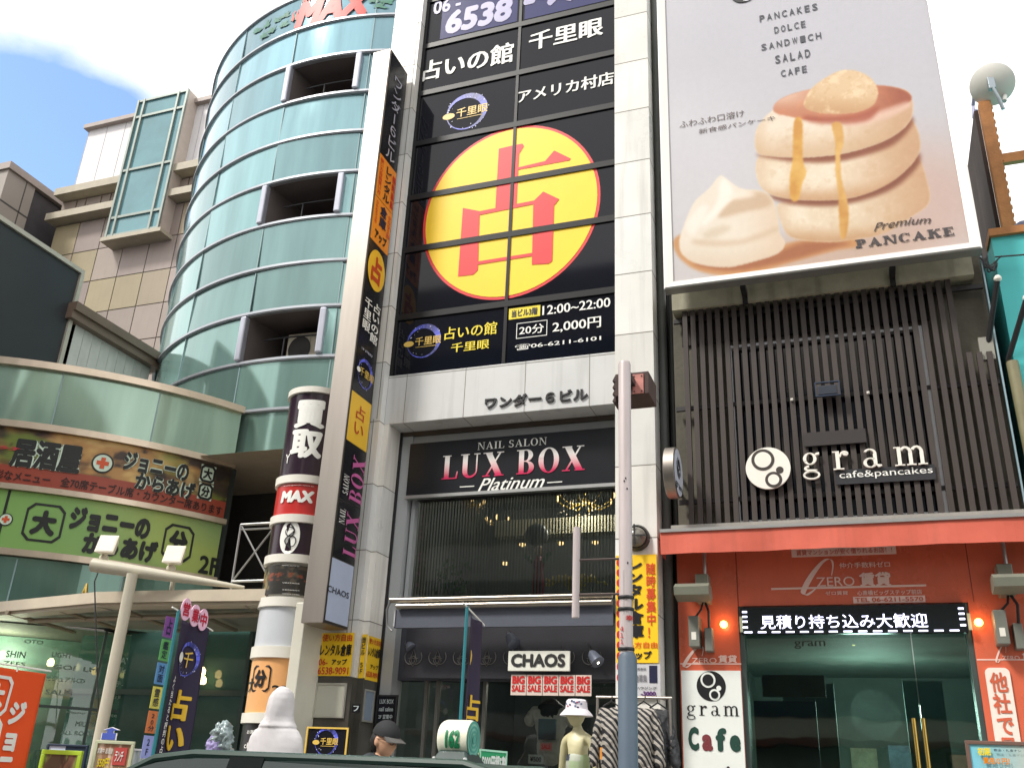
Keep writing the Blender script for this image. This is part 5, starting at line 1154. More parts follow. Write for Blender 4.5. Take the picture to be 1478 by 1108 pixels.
for ch, q in (('大', (290, 672, 312, 697)), ('分', (287, 697, 308, 721))):
    q = dq(zd[1], zd[2], q[0], q[2], q[1], *((.10, .40) if ch == '大' else (.42, .70))); b = B(); b.sheet(DRM, q[0], q[2], q[1], q[3], .026); b.build('character_ground', pale_g, t); cham(DRM, q, .05, .035, 0, .032, kb, t); w = (q[2]-q[0])*.2; text(ch, DRM, (q[0]+w, q[1]+w, q[2]-w, q[3]-w), kb, t, n=.034, bold=.05)
def cross(pl, u, v, r, par):
    b = B(); b.disc(pl, u, v, r, r, .03, 28); b.build('emblem_rim', kb, par); b = B(); b.disc(pl, u, v, r*.84, r*.84, .036, 28); b.build('emblem_ground', pale_g, par)
    b = B(); b.poly(pl, _rect(u-.55*r, v-.2*r, u+.55*r, v+.2*r), .042); b.poly(pl, _rect(u-.2*r, v-.55*r, u+.2*r, v+.55*r), .0424); b.build('emblem_cross', M('ink_cross', C(206, 84, 44), .5), par)
q = DRM.px(148, 669); cross(DRM, q[0], q[1], .17, t)
t = thing('fried_chicken_banner', 'curved yellow green banner with black brush lettering ending in 2F, lower of two', 'sign', tuple(DRM.at(0, zd[3]+.06, .05)))
def paint_green(U, V):
    c = Canvas(U, V, (150, 178, 96)); n = fbm(U.shape, 60, 31); c.shade(sst(.35, .7, n), (120, 168, 92), .8); c.shade(sst(.8, 1, U), (132, 158, 110), .8); c.shade(sst(.55, .75, fbm(U.shape, 40, 33)), (178, 192, 96), .7); return c.img
picture('green_print', DRM, (DU0, zd[3]+.055, DU1-.03, zd[2]-.05), 160, 16, paint_green, print_mat, t, n=.02)
for ch, q in (('大', (34, 733, 92, 779)), ('分', (234, 759, 278, 806))):
    q = dq(zd[2], zd[3], q[0], q[2], (q[1]+q[3])/2, .20, .80); cham(DRM, q, .10, .035, 0, .028, kb, t); w = (q[2]-q[0])*.2; text(ch, DRM, (q[0]+w*.9, q[1]+w*.9, q[2]-w*.9, q[3]-w*.9), kb, t, n=.03, bold=.07)
text('ジョニーの', DRM, dq(zd[2], zd[3], 99, 218, 755, .17, .55), kb, t, n=.03, bold=.07); text('からあげ', DRM, dq(zd[2], zd[3], 119, 229, 784, .54, .90), kb, t, n=.03, bold=.07)
text('2F', DRM, dq(zd[2], zd[3], 286, 315, 814, .62, .92), kb, t, n=.03, bold=.03)
a = DRM.px(14, 712); c = DRM.px(6, 788); b = B(); b.ob(DRM, a[0]-.02, a[0]+.02, zd[3]+.06, zd[2]-.05, .024, .028); b.build('divider', kb, t)
q = DRM.px(9, 750); cross(DRM, q[0], q[1], .10, t)

# dark roof billboard and clad parapet on the round shop
XBB = -14.0
t = thing('roof_hoarding', 'large blank charcoal hoarding with a pale frame on the low round roof', 'billboard', (XBB, 10, zd[0]))
a, c, d = onX(0, 312, XBB), onX(119, 393, XBB), onX(84, 528, XBB)
QH = FX(XBB); b = B(); b.ob(QH, a[1]-4, c[1]-.05, zd[0], c[2]-.05, -.15, 0); b.build('panel', M('hoarding_charcoal', C(44, 46, 50), .45, var=.18, scale=.6), t)
b = B(); b.ob(QH, a[1]-4, c[1]+.02, c[2]-.06, c[2]+.03, -.2, .05); b.ob(QH, c[1]-.06, c[1]+.03, zd[0], c[2]-.06, -.2, .05); b.build('frame', M('frame_pale', C(196, 190, 176), .4, .3), t)
t = thing('clad_parapet', 'white ribbed cladding wall with a sloping brown coping behind the hoarding', 'wall', (XBB, 13, zd[0]))
a, c, d = onX(116, 445, XBB), onX(235, 508, XBB), onX(213, 540, XBB)
b = B(); y = c[1]*0+onX(110, 470, XBB)[1]
while y < d[1]-.05:
    b.box(XBB-.3, XBB-.01, y, y+.235, zd[0]-.3, a[2]-.2); y += .245
b.build('cladding', M('clad_white', C(206, 208, 202), .45, var=.1, dirt=.12), t)
b = B(); b.box(XBB-.32, XBB-.02, onX(110, 470, XBB)[1], d[1], zd[0]-.3, a[2]-.22); b.build('cladding_back', dark_wall, t)
b = B(); b.box(XBB-.5, XBB+.22, a[1]-.3, c[1], a[2]-.2, a[2]-.02); b.box(XBB-.45, XBB+.16, a[1]-.3, c[1]-.05, a[2]-.36, a[2]-.2); b.build('coping', M('coping_brown', C(120, 102, 88), .5, var=.12), t)

# ================================================================ TAN BUILDING behind
DT = 27.0; QT = FY(DT)
tan = thing('tan_building', 'tan and white tiled building with a tall glass bay behind the tower', 'building', (-28, DT, 0))
tz = lambda x, y, d=DT: FY(d).px(x, y)
xtl = tz(129, 190)[0]; ztop = tz(160, 182)[1]; zc1 = tz(125, 282)[1]; zc2 = tz(120, 316)[1]
b = B(); b.box(xtl, -12, DT, DT+10, zc1, ztop); b.build('upper_wall', M('upper_white', C(208, 206, 208), .5, var=.06, scale=.3, dirt=.06), tan)
b = B()
for k in range(14): x = xtl+1.1*k; b.box(x-.012, x+.012, DT-.012, DT, zc1, ztop)
b.build('upper_joint', M('joint_light', C(168, 166, 168), .7), tan)
b = B(); b.box(xtl-.15, -12, DT-.25, DT+10, ztop, ztop+.22); b.build('roof_edge', M('edge_taupe', C(150, 138, 132), .5), tan)
xl2 = tz(80, 322)[0]; xbl = tz(176, 270)[0]
cor_m = M('cornice_tan', C(164, 156, 138), .6, var=.12); gq = FY(26.35); gxa, gxb = (gq.px(155, 343)[0]+gq.px(200, 147)[0])/2, (gq.px(232, 331)[0]+gq.px(272, 131)[0])/2
for (xs_, xe_) in ((None, gxa-.01), (gxb+.01, -12)):
    for z_, h_, xl_ in ((zc1, .22, tz(92, 290)[0]), (zc2, .2, xl2)): b = B(); b.box(xl_ if xs_ is None else xs_, xe_, DT-.6, DT+9, z_-.15, z_+h_); b.build('cornice', cor_m, tan)
tcol = [(148, 135, 114), (138, 126, 117), (146, 133, 124), (148, 136, 108), (140, 127, 121), (136, 127, 121)]
b = B(); xx = xl2+.15; tp_ = 1.42; th = 1.62
b.cur = (lin(92), lin(84), lin(78), 1); b.box(xl2+.1, -12, DT+.01, DT+9, 3, zc1-.15)
i = 0
while xx < -13:
    z = zc2-.2; j = 0
    while z > 6:
        k = tcol[random.randrange(6)] if j < 3 else tcol[1+random.randrange(2)]; f = random.uniform(.93, 1.06); b.cur = (lin(k[0]*f), lin(k[1]*f), lin(k[2]*f), 1); b.box(xx+.022, xx+tp_-.022, DT-.03, DT, z-th+.022, z-.022); z -= th; j += 1
    for zz_ in (zc2+.25, zc2+.25+(zc1-zc2-.45)/2):
        k = tcol[1]; b.cur = (lin(k[0]), lin(k[1]), lin(k[2]), 1); b.box(xx+.03, xx+tp_*.62-.03, DT-.04, DT, zz_+.02, zz_+(zc1-zc2-.45)/2-.02); b.box(xx+tp_*.62+.03, xx+tp_-.03, DT-.04, DT, zz_+.02, zz_+(zc1-zc2-.45)/2-.02)
    xx += tp_; i += 1
b.build('tile_wall', M('tan_tile', (1, 1, 1, 1), .45, var=.10, scale=.5, attr=True, dirt=.1), tan)
DBY = 26.35; QY = FY(DBY); g0, g1 = QY.px(155, 343), QY.px(232, 331); g2, g3 = QY.px(200, 147), QY.px(272, 131)
gx0, gx1, gz0, gz1 = (g0[0]+g2[0])/2, (g1[0]+g3[0])/2, (g0[1]+g1[1])/2, (g2[1]+g3[1])/2
b = B(); b.box(gx0, gx1, DBY, DT+3, gz0, gz1); bay = b.build('glass_bay', M('bay_wall', C(178, 166, 156), .5, var=.08), tan)
b = B(); b.ob(QY, gx0+.1, gx1-.1, gz0+.15, gz1-.1, .0, .02); b.build('bay_glass', M('bay_glass', C(92, 138, 146), .08, var=.25, scale=.35, spec=.9, rvar=.03), bay)
b = B(); wv = gx1-gx0
for f in (0, .12, .80, .97): b.ob(QY, gx0+wv*f, gx0+wv*f+.1, gz0, gz1, .02, .12)
hh = gz1-gz0
for f in (0, .125, .46, .86, .985): b.ob(QY, gx0, gx1, gz0+hh*f-.02, gz0+hh*f+.1, .021, .10)
b.build('mullion', M('bay_mullion', C(134, 142, 136), .4, .4), bay)
b = B(); b.box(gx0-.15, gx1+.2, DBY-.15, DT, gz0-.2, gz0-.02); b.build('bay_sill', M('cornice_tan', None), bay)
# grey building at the far left
t = thing('grey_building', 'grey panelled building with a dark side recess at the far left edge', 'building', (-36, 25, 0))
XG = -33.5; a, c = onX(13, 244, XG), onX(97, 301, XG)
b = B(); b.box(XG-12, XG, a[1], c[1]-1.9, 0, a[2]); b.box(XG-12, XG-.8, c[1]-1.9, c[1]+.5, 0, a[2]); b.build('wall', M('grey_wall', C(142, 134, 126), .5, var=.1, scale=.3), t)
b = B(); b.box(XG-12, XG+.12, a[1]-.1, c[1]+.5, a[2], a[2]+.35); b.build('roof_edge', M('edge_taupe', None), t)
b = B(); b.box(XG-.79, XG-.1, c[1]-1.9, c[1]+.4, 0, a[2]-.02); b.build('dark_recess', M('recess_dark', C(58, 54, 58), .6, var=.2), t)  # dark block fills the recess, with the shade in its colour
b = B()
for z in (a[2]-1.6, a[2]-4, a[2]-6.5): b.box(XG-.01, XG+.012, a[1], c[1]-1.9, z-.04, z+.04)
b.box(XG-.01, XG+.012, a[1]+1.0, a[1]+1.05, 0, a[2]); b.build('panel_joint', M('joint_dark', C(70, 66, 62), .7), t)

# ================================================================ CANOPY, COLUMN AND ARM at the left
can = thing('canopy', 'tan edged canopy slab over the round shop entrance', 'canopy', (-9, 10, 3.2))
fr = [(-14.6, 11.0), (-11.24, 9.97), (-9.13, 9.51), (-7.86, 9.54), (-6.66, 9.62)]
zc_ = [3.40, 3.36, 3.36, 3.36, 3.36]
tanp = M('canopy_tan', C(196, 184, 164), .5, var=.10)
b = B()
for (p, q) in zip(fr, fr[1:]):
    d = Vector((q[0]-p[0], q[1]-p[1], 0)).normalized(); n = Vector((d.y, -d.x, 0)); pl = Pl(p, (d.x, d.y)); l = (Vector((q[0], q[1]))-Vector((p[0], p[1]))).length
    b.ob(pl, -.0, l+.0, 3.22, 3.36, -.12, 0); b.ob(pl, 0, l, 3.18, 3.215, -.3, -.05)
b.build('fascia', tanp, can)
back = [(-6.66, 12.3), (-9.5, 12.3), (-10.5, 12.0), (-11.6, 11.6), (-14.6, 11.1)]
b = B(); b.quadv([(x, y+.12, 3.34) for x, y in fr]+[(x, y, 3.34) for x, y in back]); b.build('roof_sheet', M('canopy_sheet', C(170, 172, 160), .4, var=.15), can)
b = B(); b.quadv([(x, y+.12, 3.28) for x, y in fr]+[(x, y, 3.28) for x, y in back]); b.build('soffit', M('canopy_soffit', C(146, 148, 138), .6, var=.12), can)
b = B()
for k in range(5): x = -11+k*1.0; b.tube([(x, 9.9-.05*k, 3.2), (x-.6, 11.8, 3.22)], .03, 6)
b.tube([(-11.3, 10.6, 3.2), (-6.7, 10.4, 3.2)], .035, 8); b.build('rib', M('rib_tan', C(160, 148, 128), .5), can)
b = B(); p = onY(124, 848, 9.9); b.lathe((p[0], p[1], 3.36), (0, 0, 1), [(.03, 0), (.045, .04), (.03, .12), (.012, .2)], 10); tag(b.build('canopy_lamp', M('brass', None), smooth=True), 'tiny brass lamp standing on the left canopy edge', 'lamp')
cp = onY(150, 1100, 9.2); ct = onY(178, 832, 9.2); cx_ = (cp[0]+ct[0])/2
colp = M('column_cream', C(186, 180, 162), .4, var=.07, scale=1.5, dirt=.06)
b = B(); b.lathe((cx_, 9.2, .15), (0, 0, 1), [(.085, 0), (.072, .02), (.072, 1.1), (.068, 1.12), (.066, ct[2]-.15+.03)], 28)
arm = thing('canopy_mast', 'slim round cream mast with a tapered arm across its top by the canopy', 'mast', (cx_, 9.2, .15)); b.build('column', colp, arm, smooth=True)
a = Vector(onY(134, 815, 9.15)); c = Vector(onY(352, 851, 9.75)); c.z += .03
pts = [a+(c-a)*s_ for s_ in np.linspace(0, 1, 14)]; b = B(); rr = [.085-.065*s_**1.6 for s_ in np.linspace(0, 1, 14)]
d_ = (c-a).normalized(); b.lathe(a, d_, [(.07, -.01)]+[(rr[i], (c-a).length*i/13) for i in range(14)], 24); b.build('tapered_tube', colp, arm, smooth=True)
b = B(); b.lathe(a-d_*.012, d_, [(.062, 0), (.072, .006)], 24); b.build('end_cap', alu, arm)
b = B(); p = onY(250, 838, 9.6); b.tube([(p[0], p[1], p[2]+.1), (p[0], p[1], 3.36)], .03, 8); b.build('support_stub', colp, arm)
for i, (hx, hy, bx_, by_) in enumerate(((154, 784, 150, 805), (251, 799, 247, 820))):
    s_ = .1+.5*i; base = Vector(onY(bx_, by_, 9.3+.25*i)); hd = Vector(onY(hx, hy, 9.2+.25*i)); t = thing('spotlight', ['square white floodlight on the thick end of the canopy arm', 'square white floodlight halfway along the canopy arm'][i], 'lamp', tuple(base), 'floodlights on the canopy arm')
    h = .125; b = B(); nrm = (Vector((0.25, -.8, .3))).normalized(); e1 = Vector((nrm.y, -nrm.x, 0)).normalized()*-1; e1 = Vector((.95, .3, 0)).normalized(); e2 = nrm.cross(e1).normalized(); e2 = e2 if e2.z > 0 else -e2
    A_ = [hd+e1*sx*h+e2*sy*h*1.02 for sx, sy in ((-1, -1), (1, -1), (1, 1), (-1, 1))]; Bk = [hd-nrm*.12+e1*sx*h*.7+e2*sy*h*.7 for sx, sy in ((-1, -1), (1, -1), (1, 1), (-1, 1))]
    b.hexa(Bk+A_); b.build('lamp_head', M('flood_white', C(222, 214, 196), .4, var=.06), t, bevel=.01)
    b = B(); b.quadv([q+nrm*.004-(q-hd)*.14 for q in A_]); b.build('lamp_glass', M('flood_glass', C(226, 222, 208), .15), t)
    b = B(); b.tube([hd-nrm*.05-e2*.1, base+Vector((0, 0, .04))], .018, 6); b.lathe(base-Vector((0, 0, .02)), (0, 0, 1), [(.055, 0), (.06, .03), (.03, .07)], 14); b.build('swivel', M('flood_white', None), t, smooth=True)
    if i == 0: b = B(); q = onY(142, 1030, 9.2); b.tube([base, (base.x-.05, base.y-.02, base.z-.3), (q[0], q[1], q[2]), (q[0], q[1], .3)], .009, 5); b.build('power_cable', M('cable_black', C(34, 34, 36), .5), t)
# balcony rail above the canopy
t = thing('balcony_rail', 'grey tube rail with crossed bars on the ledge beside the round pillar sign', 'railing', tuple(onY(360, 840, 10.4)))
b = B(); zt_ = onY(365, 756, 10.4)[2]; zb_ = onY(360, 838, 10.4)[2]; xa = onY(352, 760, 10.4)[0]-.05; xb2 = xa+1.75
b.tube([(xa, 10.4, zt_), (xb2, 10.4, zt_)], .018, 8); b.tube([(xa, 10.4, zt_-.07), (xb2, 10.4, zt_-.07)], .012, 6); b.tube([(xa, 10.4, zb_), (xb2, 10.4, zb_)], .018, 8)
for k in range(3):
    x = xa+.58*k; b.tube([(x, 10.4, zt_), (x, 10.4, zb_-.1)], .015, 6); b.tube([(x, 10.4, zt_), (x+.58, 10.4, zb_)], .012, 6); b.tube([(x+.58, 10.4, zt_), (x, 10.4, zb_)], .012, 6)
b.build('bars', M('rail_grey', C(150, 150, 148), .4, .5), t)
b = B(); b.box(-10, -6.7, 10.3, 12.3, 3.365, 3.42); b.build('ledge', tanp, t)
# ================================================================ BLADE SIGN on the left pillar
XB = -5.67; QX = FX(XB)
f0 = onX(467, 898, XB); f1 = onX(565, 70, XB); k1 = onX(590, 108, XB)
yf0, yb0 = f0[1], 9.93; zb, zt = f0[2], f1[2]; yf1 = f1[1]
XBL = onY(434, 898, yf0)[0]
yf = (yf0+yf1)/2
bl = thing('blade_sign', 'tall stainless blade sign stacked with shop name panels on the cream pillar', 'sign', ((XB+XBL)/2, (yf+yb0)/2, zb))
b = B(); b.box(XBL, XB-.012, yf, yb0, zb, zt); b.build('casing', steel, bl, bevel=.006)
b = B()
for z in (9.2, 7.6, 6.0, 4.4, 3.3): b.box(XBL+.1, XB-.1, yb0, 10.0, z-.04, z+.04)
b.build('bracket', alu, bl)
def vz(x, y): return QX.px(x, y)[1]
def pan(z0, z1, m, name='panel', mar=.03): b = B(); b.box(XB-.012, XB, yf+mar, yb0-.02, z0+.006, z1-.006); return b.build(name, m, bl)
zz_ = [zt-.03, vz(549.5, 220.7), vz(542.5, 281), vz(535.6, 344), vz(527, 412), vz(508.5, 562), vz(500, 634), vz(489, 718), vz(480, 803), zb+.03]
orange = M('ink_orange', C(226, 140, 40), .45, var=.06); nearblack = M('panel_black', C(24, 24, 30), .25, var=.15)
b = B(); b.box(XB-.011, XB-.003, yf+.012, yb0-.005, zb+.01, zt-.01); b.build('panel_frame', M('frame_dark', C(72, 68, 62), .4, .5), bl)
pan(zz_[1], zz_[0], nearblack); pan(zz_[2], zz_[1], orange); pan(zz_[3], zz_[2], orange); pan(zz_[5], zz_[3], nearblack); pan(zz_[6], zz_[5], M('ink_amber', C(232, 186, 50), .45, var=.05)); pan(zz_[7], zz_[6], nearblack); pan(zz_[8], zz_[7], nearblack); pan(zz_[9], zz_[8], M('panel_pale', C(178, 188, 212), .4, var=.05))
yw = yb0-yf; ya = lambda f: yf+yw*f
ink_silver = M('ink_silver', C(176, 176, 190), .4)
vtext('ワンダー６ビル', QX, (ya(.27), zz_[1]+.03, ya(.80), zz_[0]-.28), ink_silver, bl, bold=.01)
vtext('レンタル', QX, (ya(.38), zz_[2]+.04, ya(.74), zz_[1]-.06), ink_black, bl, bold=.03); vtext('使い方自由使い方', QX, (ya(.10), zz_[2]+.05, ya(.28), zz_[1]-.05), ink_red, bl, bold=.01); vtext('随時募集', QX, (ya(.78), zz_[2]+.04, ya(.95), zz_[1]-.1), ink_red, bl, bold=.02)
vtext('倉庫', QX, (ya(.36), zz_[2]-.40, ya(.72), zz_[2]-.04), M('ink_navy', None), bl, bold=.03); text('アップ', QX, (ya(.22), zz_[3]+.06, ya(.82), zz_[3]+.22), ink_black, bl, bold=.04)
vtext('０６６５３８', QX, (ya(.10), zz_[3]+.28, ya(.28), zz_[2]-.05), ink_red, bl, bold=.01); vtext('９０９１当', QX, (ya(.74), zz_[3]+.25, ya(.95), zz_[2]-.08), ink_red, bl, bold=.01)
cq = QX.px(543, 391); b = B(); b.disc(QX, ya(.5), cq[1], yw*.42, .30, .005, 40); b.build('roundel', M('ink_amber', None), bl)
text('占', QX, (ya(.25), cq[1]-.2, ya(.75), cq[1]+.2), M('ink_brick', C(186, 66, 30), .5), bl, n=.008, bold=.05)
vtext('占いの館', QX, (ya(.52), vz(537, 496), ya(.90), vz(541, 436)), ink_white, bl, bold=.01, fat=1); vtext('千里眼', QX, (ya(.12), vz(526, 477), ya(.50), vz(533, 431)), ink_white, bl, bold=.01, fat=1)
text('3階', QX, pb(QX, 521, 499, 537, 517), ink_silver, bl, bold=.01)
q = QX.px(525, 539); moon(QX, ya(.52), q[1], .20, bl, .006, False); text('千里眼', QX, (ya(.25), q[1]-.05, ya(.92), q[1]+.06), gold, bl, n=.009); b = B(); b.disc(QX, ya(.2), q[1], .05, .035, .009, 16); b.build('logo_badge', ink_white, bl)
vtext('占い', QX, (ya(.25), zz_[6]+.12, ya(.75), zz_[5]-.12), M('ink_brick', None), bl, bold=.0, fat=1)
pinkm = M('lux_magenta', C(196, 96, 156), .45)
serif_text('BOX', QX, (ya(.42), zz_[7]+.04, ya(.95), zz_[6]-.12), pinkm, bl, rot=90, T=.2); serif_text('LUX', QX, (ya(.42), zz_[8]+.08, ya(.95), zz_[7]-.10), pinkm, bl, rot=90, T=.2)
serif_text('SALON', QX, (ya(.12), zz_[7]+.08, ya(.34), zz_[6]-.42), ink_white, bl, rot=90); serif_text('NAIL', QX, (ya(.12), zz_[8]+.42, ya(.34), zz_[7]-.1), ink_white, bl, rot=90)
text('CHAOS', QX, pb(QX, 473, 843.5, 502.5, 864), ink_black, bl, bold=.01)

# ================================================================ ROUND PILLAR SIGN beside it
PC = Cyl(-6.28, 9.95, .52)
PC = Cyl(onY(400, 760, 9.95)[0]+.375, 9.95, .375)
ps = thing('pillar_sign', 'round white pillar sign ringed with black, red and photo shop bands', 'sign', (PC.x, PC.y, .15))
b = B(); topz = onY(455, 556, 9.45)[2]
b.lathe((PC.x, PC.y, .15), (0, 0, 1), [(.345, 0), (.345, topz-.15)], 48); b.build('core', white_paint, ps, smooth=True)
pz = lambda y, x=440: PC.px(x-(y-560)*.125, y, 0)[1]
def ringband(z, h=.045, n=.03): b = B(); b.lathe((PC.x, PC.y, z-h), (0, 0, 1), [(.365, 0), (.375+n, .006), (.375+n, 2*h-.006), (.365, 2*h)], 56); b.build('white_ring', white_paint, ps, smooth=True)
def band(z0, z1, m, name='band'): b = B(); b.lathe((PC.x, PC.y, z0), (0, 0, 1), [(.355, 0), (.375, 0.001), (.375, z1-z0-.001), (.355, z1-z0)], 56); b.build(name, m, ps, smooth=True)
zL = {}
for k, y in dict(t=562, a=684, b=697, c=742, d=753, e=800, f=810, g=862, h=873, i=932, j=948, k=1030, l=1042).items(): zL[k] = PC.px(448-(y-560)*.125, y)[1]
aub = M('aubergine', C(44, 26, 40), .22, var=.15)
ringband(zL['t']+.0); band(zL['a'], zL['t'], aub); ringband((zL['a']+zL['b'])/2, .055); band(zL['c'], zL['b'], M('band_red', C(190, 44, 40), .3, var=.06)); ringband((zL['c']+zL['d'])/2, .055); band(zL['e'], zL['d'], aub); ringband((zL['e']+zL['f'])/2, .055)
ringband((zL['g']+zL['h'])/2, .06); band(zL['i'], zL['h'], M('band_pale', C(196, 200, 206), .4, var=.06)); ringband((zL['i']+zL['j'])/2, .07); band(zL['k'], zL['j'], M('band_apricot', C(232, 172, 112), .4, var=.06)); ringband((zL['k']+zL['l'])/2, .06); band(.35, zL['l'], M('band_soot', C(40, 38, 40), .35, var=.15))
def paint_photo(U, V):
    c = Canvas(U, V, (44, 42, 38)); n = fbm(U.shape, 9, 41, 4); n2 = fbm(U.shape, 5, 42, 3)
    c.shade((U < .42).astype(float)*sst(.3, .6, n), (170, 150, 104), .8); c.shade(sst(.5, .7, n2)*((V > .45) & (V < .75)), (156, 70, 40), .8); c.shade(sst(.6, .75, n), (96, 84, 66), .7); return c.img
uu = PC.R*1.25
picture('photo_band', PC, (-uu, zL['g']+.04, PC.R*1.0, zL['f']-.04), 90, 40, paint_photo, print_mat, ps, n=.004)
def pcq(x0, y0, x1, y1): return pb(PC, x0, y0, x1, y1)
vtext('買取', PC, pcq(430, 577, 462, 664), ink_white, ps, n=.008, bold=.05); text('Y', PC, pcq(414, 656, 418, 668), ink_white, ps, n=.008)
text('MAX', PC, pcq(408, 709, 452, 727), ink_white, ps, n=.008, bold=.07, shear=.1); text('www.goods-max.jp', PC, pcq(410, 701, 453, 703), ink_white, ps, n=.008, bold=.02)
q = PC.px(418, 774); b = B(); b.disc(PC, q[0], q[1], .125, .215, .006, 36); b.build('roundel', ink_white, ps)
b = B(); b.tube([PC.at(q[0]+.05*math.sin(7*s_), q[1]+.15-.3*s_, .012) for s_ in np.linspace(0, 1, 24)], .007, 5); b.ring(PC, q[0]+.0, q[1]+.06, .06, .06, .012, .011); b.ring(PC, q[0]+.04, q[1]-.06, .05, .07, .012, .0114); b.build('monogram', ink_black, ps)
for s_, yy in (('www.sarto.jp', 815), ('VINTAGE', 840), ('古着買取販売中', 850), ('OPEN 12:00', 856)): text(s_, PC, pcq(408, yy, 432, yy+3), ink_white, ps, n=.01, bold=.01)
q = pcq(368, 960, 388, 998); cham(PC, q, .035, .018, 0, .008, ink_black, ps); w = (q[2]-q[0])*.18; text('分', PC, (q[0]+w, q[1]+w, q[2]-w, q[3]-w), ink_black, ps, n=.009, bold=.06)
text('2F', PC, pcq(393, 988, 415, 1003), ink_black, ps, n=.009, bold=.03); text('け', PC, pcq(360, 980, 366, 998), ink_black, ps, n=.009)
for s_, q in (('LIVE NIGHT', (354, 1038, 380, 1041)), ('お買取り', (358, 1053, 378, 1059)), ('closet', (354, 1071, 378, 1080)), ('child', (356, 1086, 374, 1090))): text(s_, PC, pcq(*q), ink_white, ps, n=.009, bold=.01)
fx_ = -6.03; b = B(); b.box(fx_-.14, fx_, 9.54, 10.02, .15, zL['h']+.02); b.build('side_fin', M('fin_cream', C(206, 204, 190), .4, var=.07), ps, bevel=.01)
b = B(); b.box(fx_-.02, XL0-.002, 10.03, 10.2, .15, 6); b.build('fin_back', ink_black, ps)  # black block standing in for the shaded gap beside the pillar

# ================================================================ SIGNS ON THE PILLARS
QA_ = FY(9.97); yel = M('ink_signal_yellow', C(246, 200, 30), .45, var=.04)
def yellow_board(label, pl, q, name='storage_board'):
    t = thing(name, label, 'sign', tuple(pl.at((q[0]+q[2])/2, q[1])), 'yellow storage boards on the pillars'); b = B(); b.ob(pl, q[0], q[2], q[1], q[3], -.012, 0); b.build('board', yel, t); return t
q = pb(QA_, 466.5, 913, 512, 975); q = (-6.045, q[1], XL1-.03, q[3]); t = yellow_board('square yellow storage rental board on the left pillar front', QA_, q); h = q[3]-q[1]; w = q[2]-q[0]
text('使い方自由', QA_, (q[0]+w*.06, q[3]-h*.2, q[2]-w*.04, q[3]-h*.03), ink_red, t, bold=.015); text('レンタル倉庫', QA_, (q[0]+w*.03, q[3]-h*.55, q[2]-w*.02, q[3]-h*.26), ink_black, t, bold=.03)
text('06-', QA_, (q[0]+w*.03, q[3]-h*.76, q[0]+w*.3, q[3]-h*.61), ink_red, t, bold=.01); text('アップ', QA_, (q[0]+w*.42, q[3]-h*.75, q[2]-w*.12, q[3]-h*.61), ink_black, t, bold=.04); text('6538-9091', QA_, (q[0]+w*.03, q[3]-h*.97, q[2]-w*.05, q[3]-h*.8), ink_red, t, bold=.01)
q2 = pb(QA_, 523, 914, 534, 977); q3 = (q[2]+.012, q2[1], XL1-.145, q2[3])
QB2 = FY(10.10); t = yellow_board('narrow yellow strip with vertical lettering beside the square yellow board', QB2, (XL1+.012, q[1]-.01, XL2-.006, q[3])); vtext('当ビル　５Ｆ', QB2, (XL1+.012, q[1]+.03, XL2-.01, q[3]-.03), ink_black, t, bold=.03)
QE = FX(XL2+.006); a = QE.px(537, 915); c = QE.px(553, 976); t = yellow_board('yellow storage board turned into the doorway on the left pillar side', QE, (10.13, q[1]-.02, 10.44, q[3]-.01)); w3, h3 = .34, h
text('使い方自由', QE, (10.14, q[3]-h*.2, 10.43, q[3]-h*.07), ink_red, t, bold=.015); text('レンタル倉庫', QE, (10.14, q[3]-h*.5, 10.43, q[3]-h*.26), ink_black, t, bold=.03); text('アップ', QE, (10.22, q[3]-h*.78, 10.42, q[3]-h*.66), ink_black, t, bold=.03); text('6538-9091', QE, (10.14, q[3]-h*.97, 10.43, q[3]-h*.84), ink_red, t)
silver_f = M('silver_trim', C(196, 194, 184), .35, .6)
def notice(label, pl, q, face, name='notice_frame', lines=0, mat=None, fr=silver_f, group=None):
    t = thing(name, label, 'sign', tuple(pl.at((q[0]+q[2])/2, q[1])), group); b = B(); b.ob(pl, q[0], q[2], q[1], q[3], -.015, 0); b.build('panel', face, t); b = B(); b.frame(pl, q[0], q[2], q[1], q[3], .018, 0, .012); b.build('frame', fr, t); return t
notice('blank pale square panel in a silver frame on the dark pillar base', QA_, (-6.03, pb(QA_, 458, 985, 505, 1036)[1], XL1-.06, pb(QA_, 458, 985, 505, 1036)[3]), M('panel_ivory', C(190, 190, 176), .35, var=.06))
zq = pb(QA_, 458, 988, 505, 1036); notice('blank blue grey panel in a silver frame on the pillar side by the doorway', QE, (10.15, zq[1]-.02, 10.40, zq[3]-.02), M('panel_bluegrey', C(128, 142, 160), .3, var=.08))
text('ﾌ', FY(9.97), pb(FY(9.97), 511, 1018, 518, 1026), M('ink_pale', C(190, 200, 200), .5), thing('floor_plate', 'tiny pale character plate on the dark pillar base', 'sign', tuple(onY(515, 1026, 9.97))), n=.01)
b = B(); b.box(onY(509, 1017, 9.97)[0], onY(519.5, 1017, 9.97)[0], 9.965, 9.98, onY(510, 1028, 9.97)[2], onY(510, 1016, 9.97)[2]); b.build('plate', nearblack, bpy.data.objects['floor_plate'])
# dark shop list hung in the doorway
QD = FY(10.44); q = pb(QD, 545, 1002, 571, 1046)
t = notice('black notice with white lines hung at the shop doorway by the left pillar', QD, q, nearblack, 'shop_notice', fr=dark_metal)
for i, s_ in enumerate(('LUX BOX', 'nail salon', '2F 営業中', 'tel 06-6211', 'OPEN')): text(s_, QD, (q[0]+.04, q[3]-.1-.085*i, q[2]-.05, q[3]-.05-.085*i), ink_pale if False else M('ink_pale', None), t, n=.006)
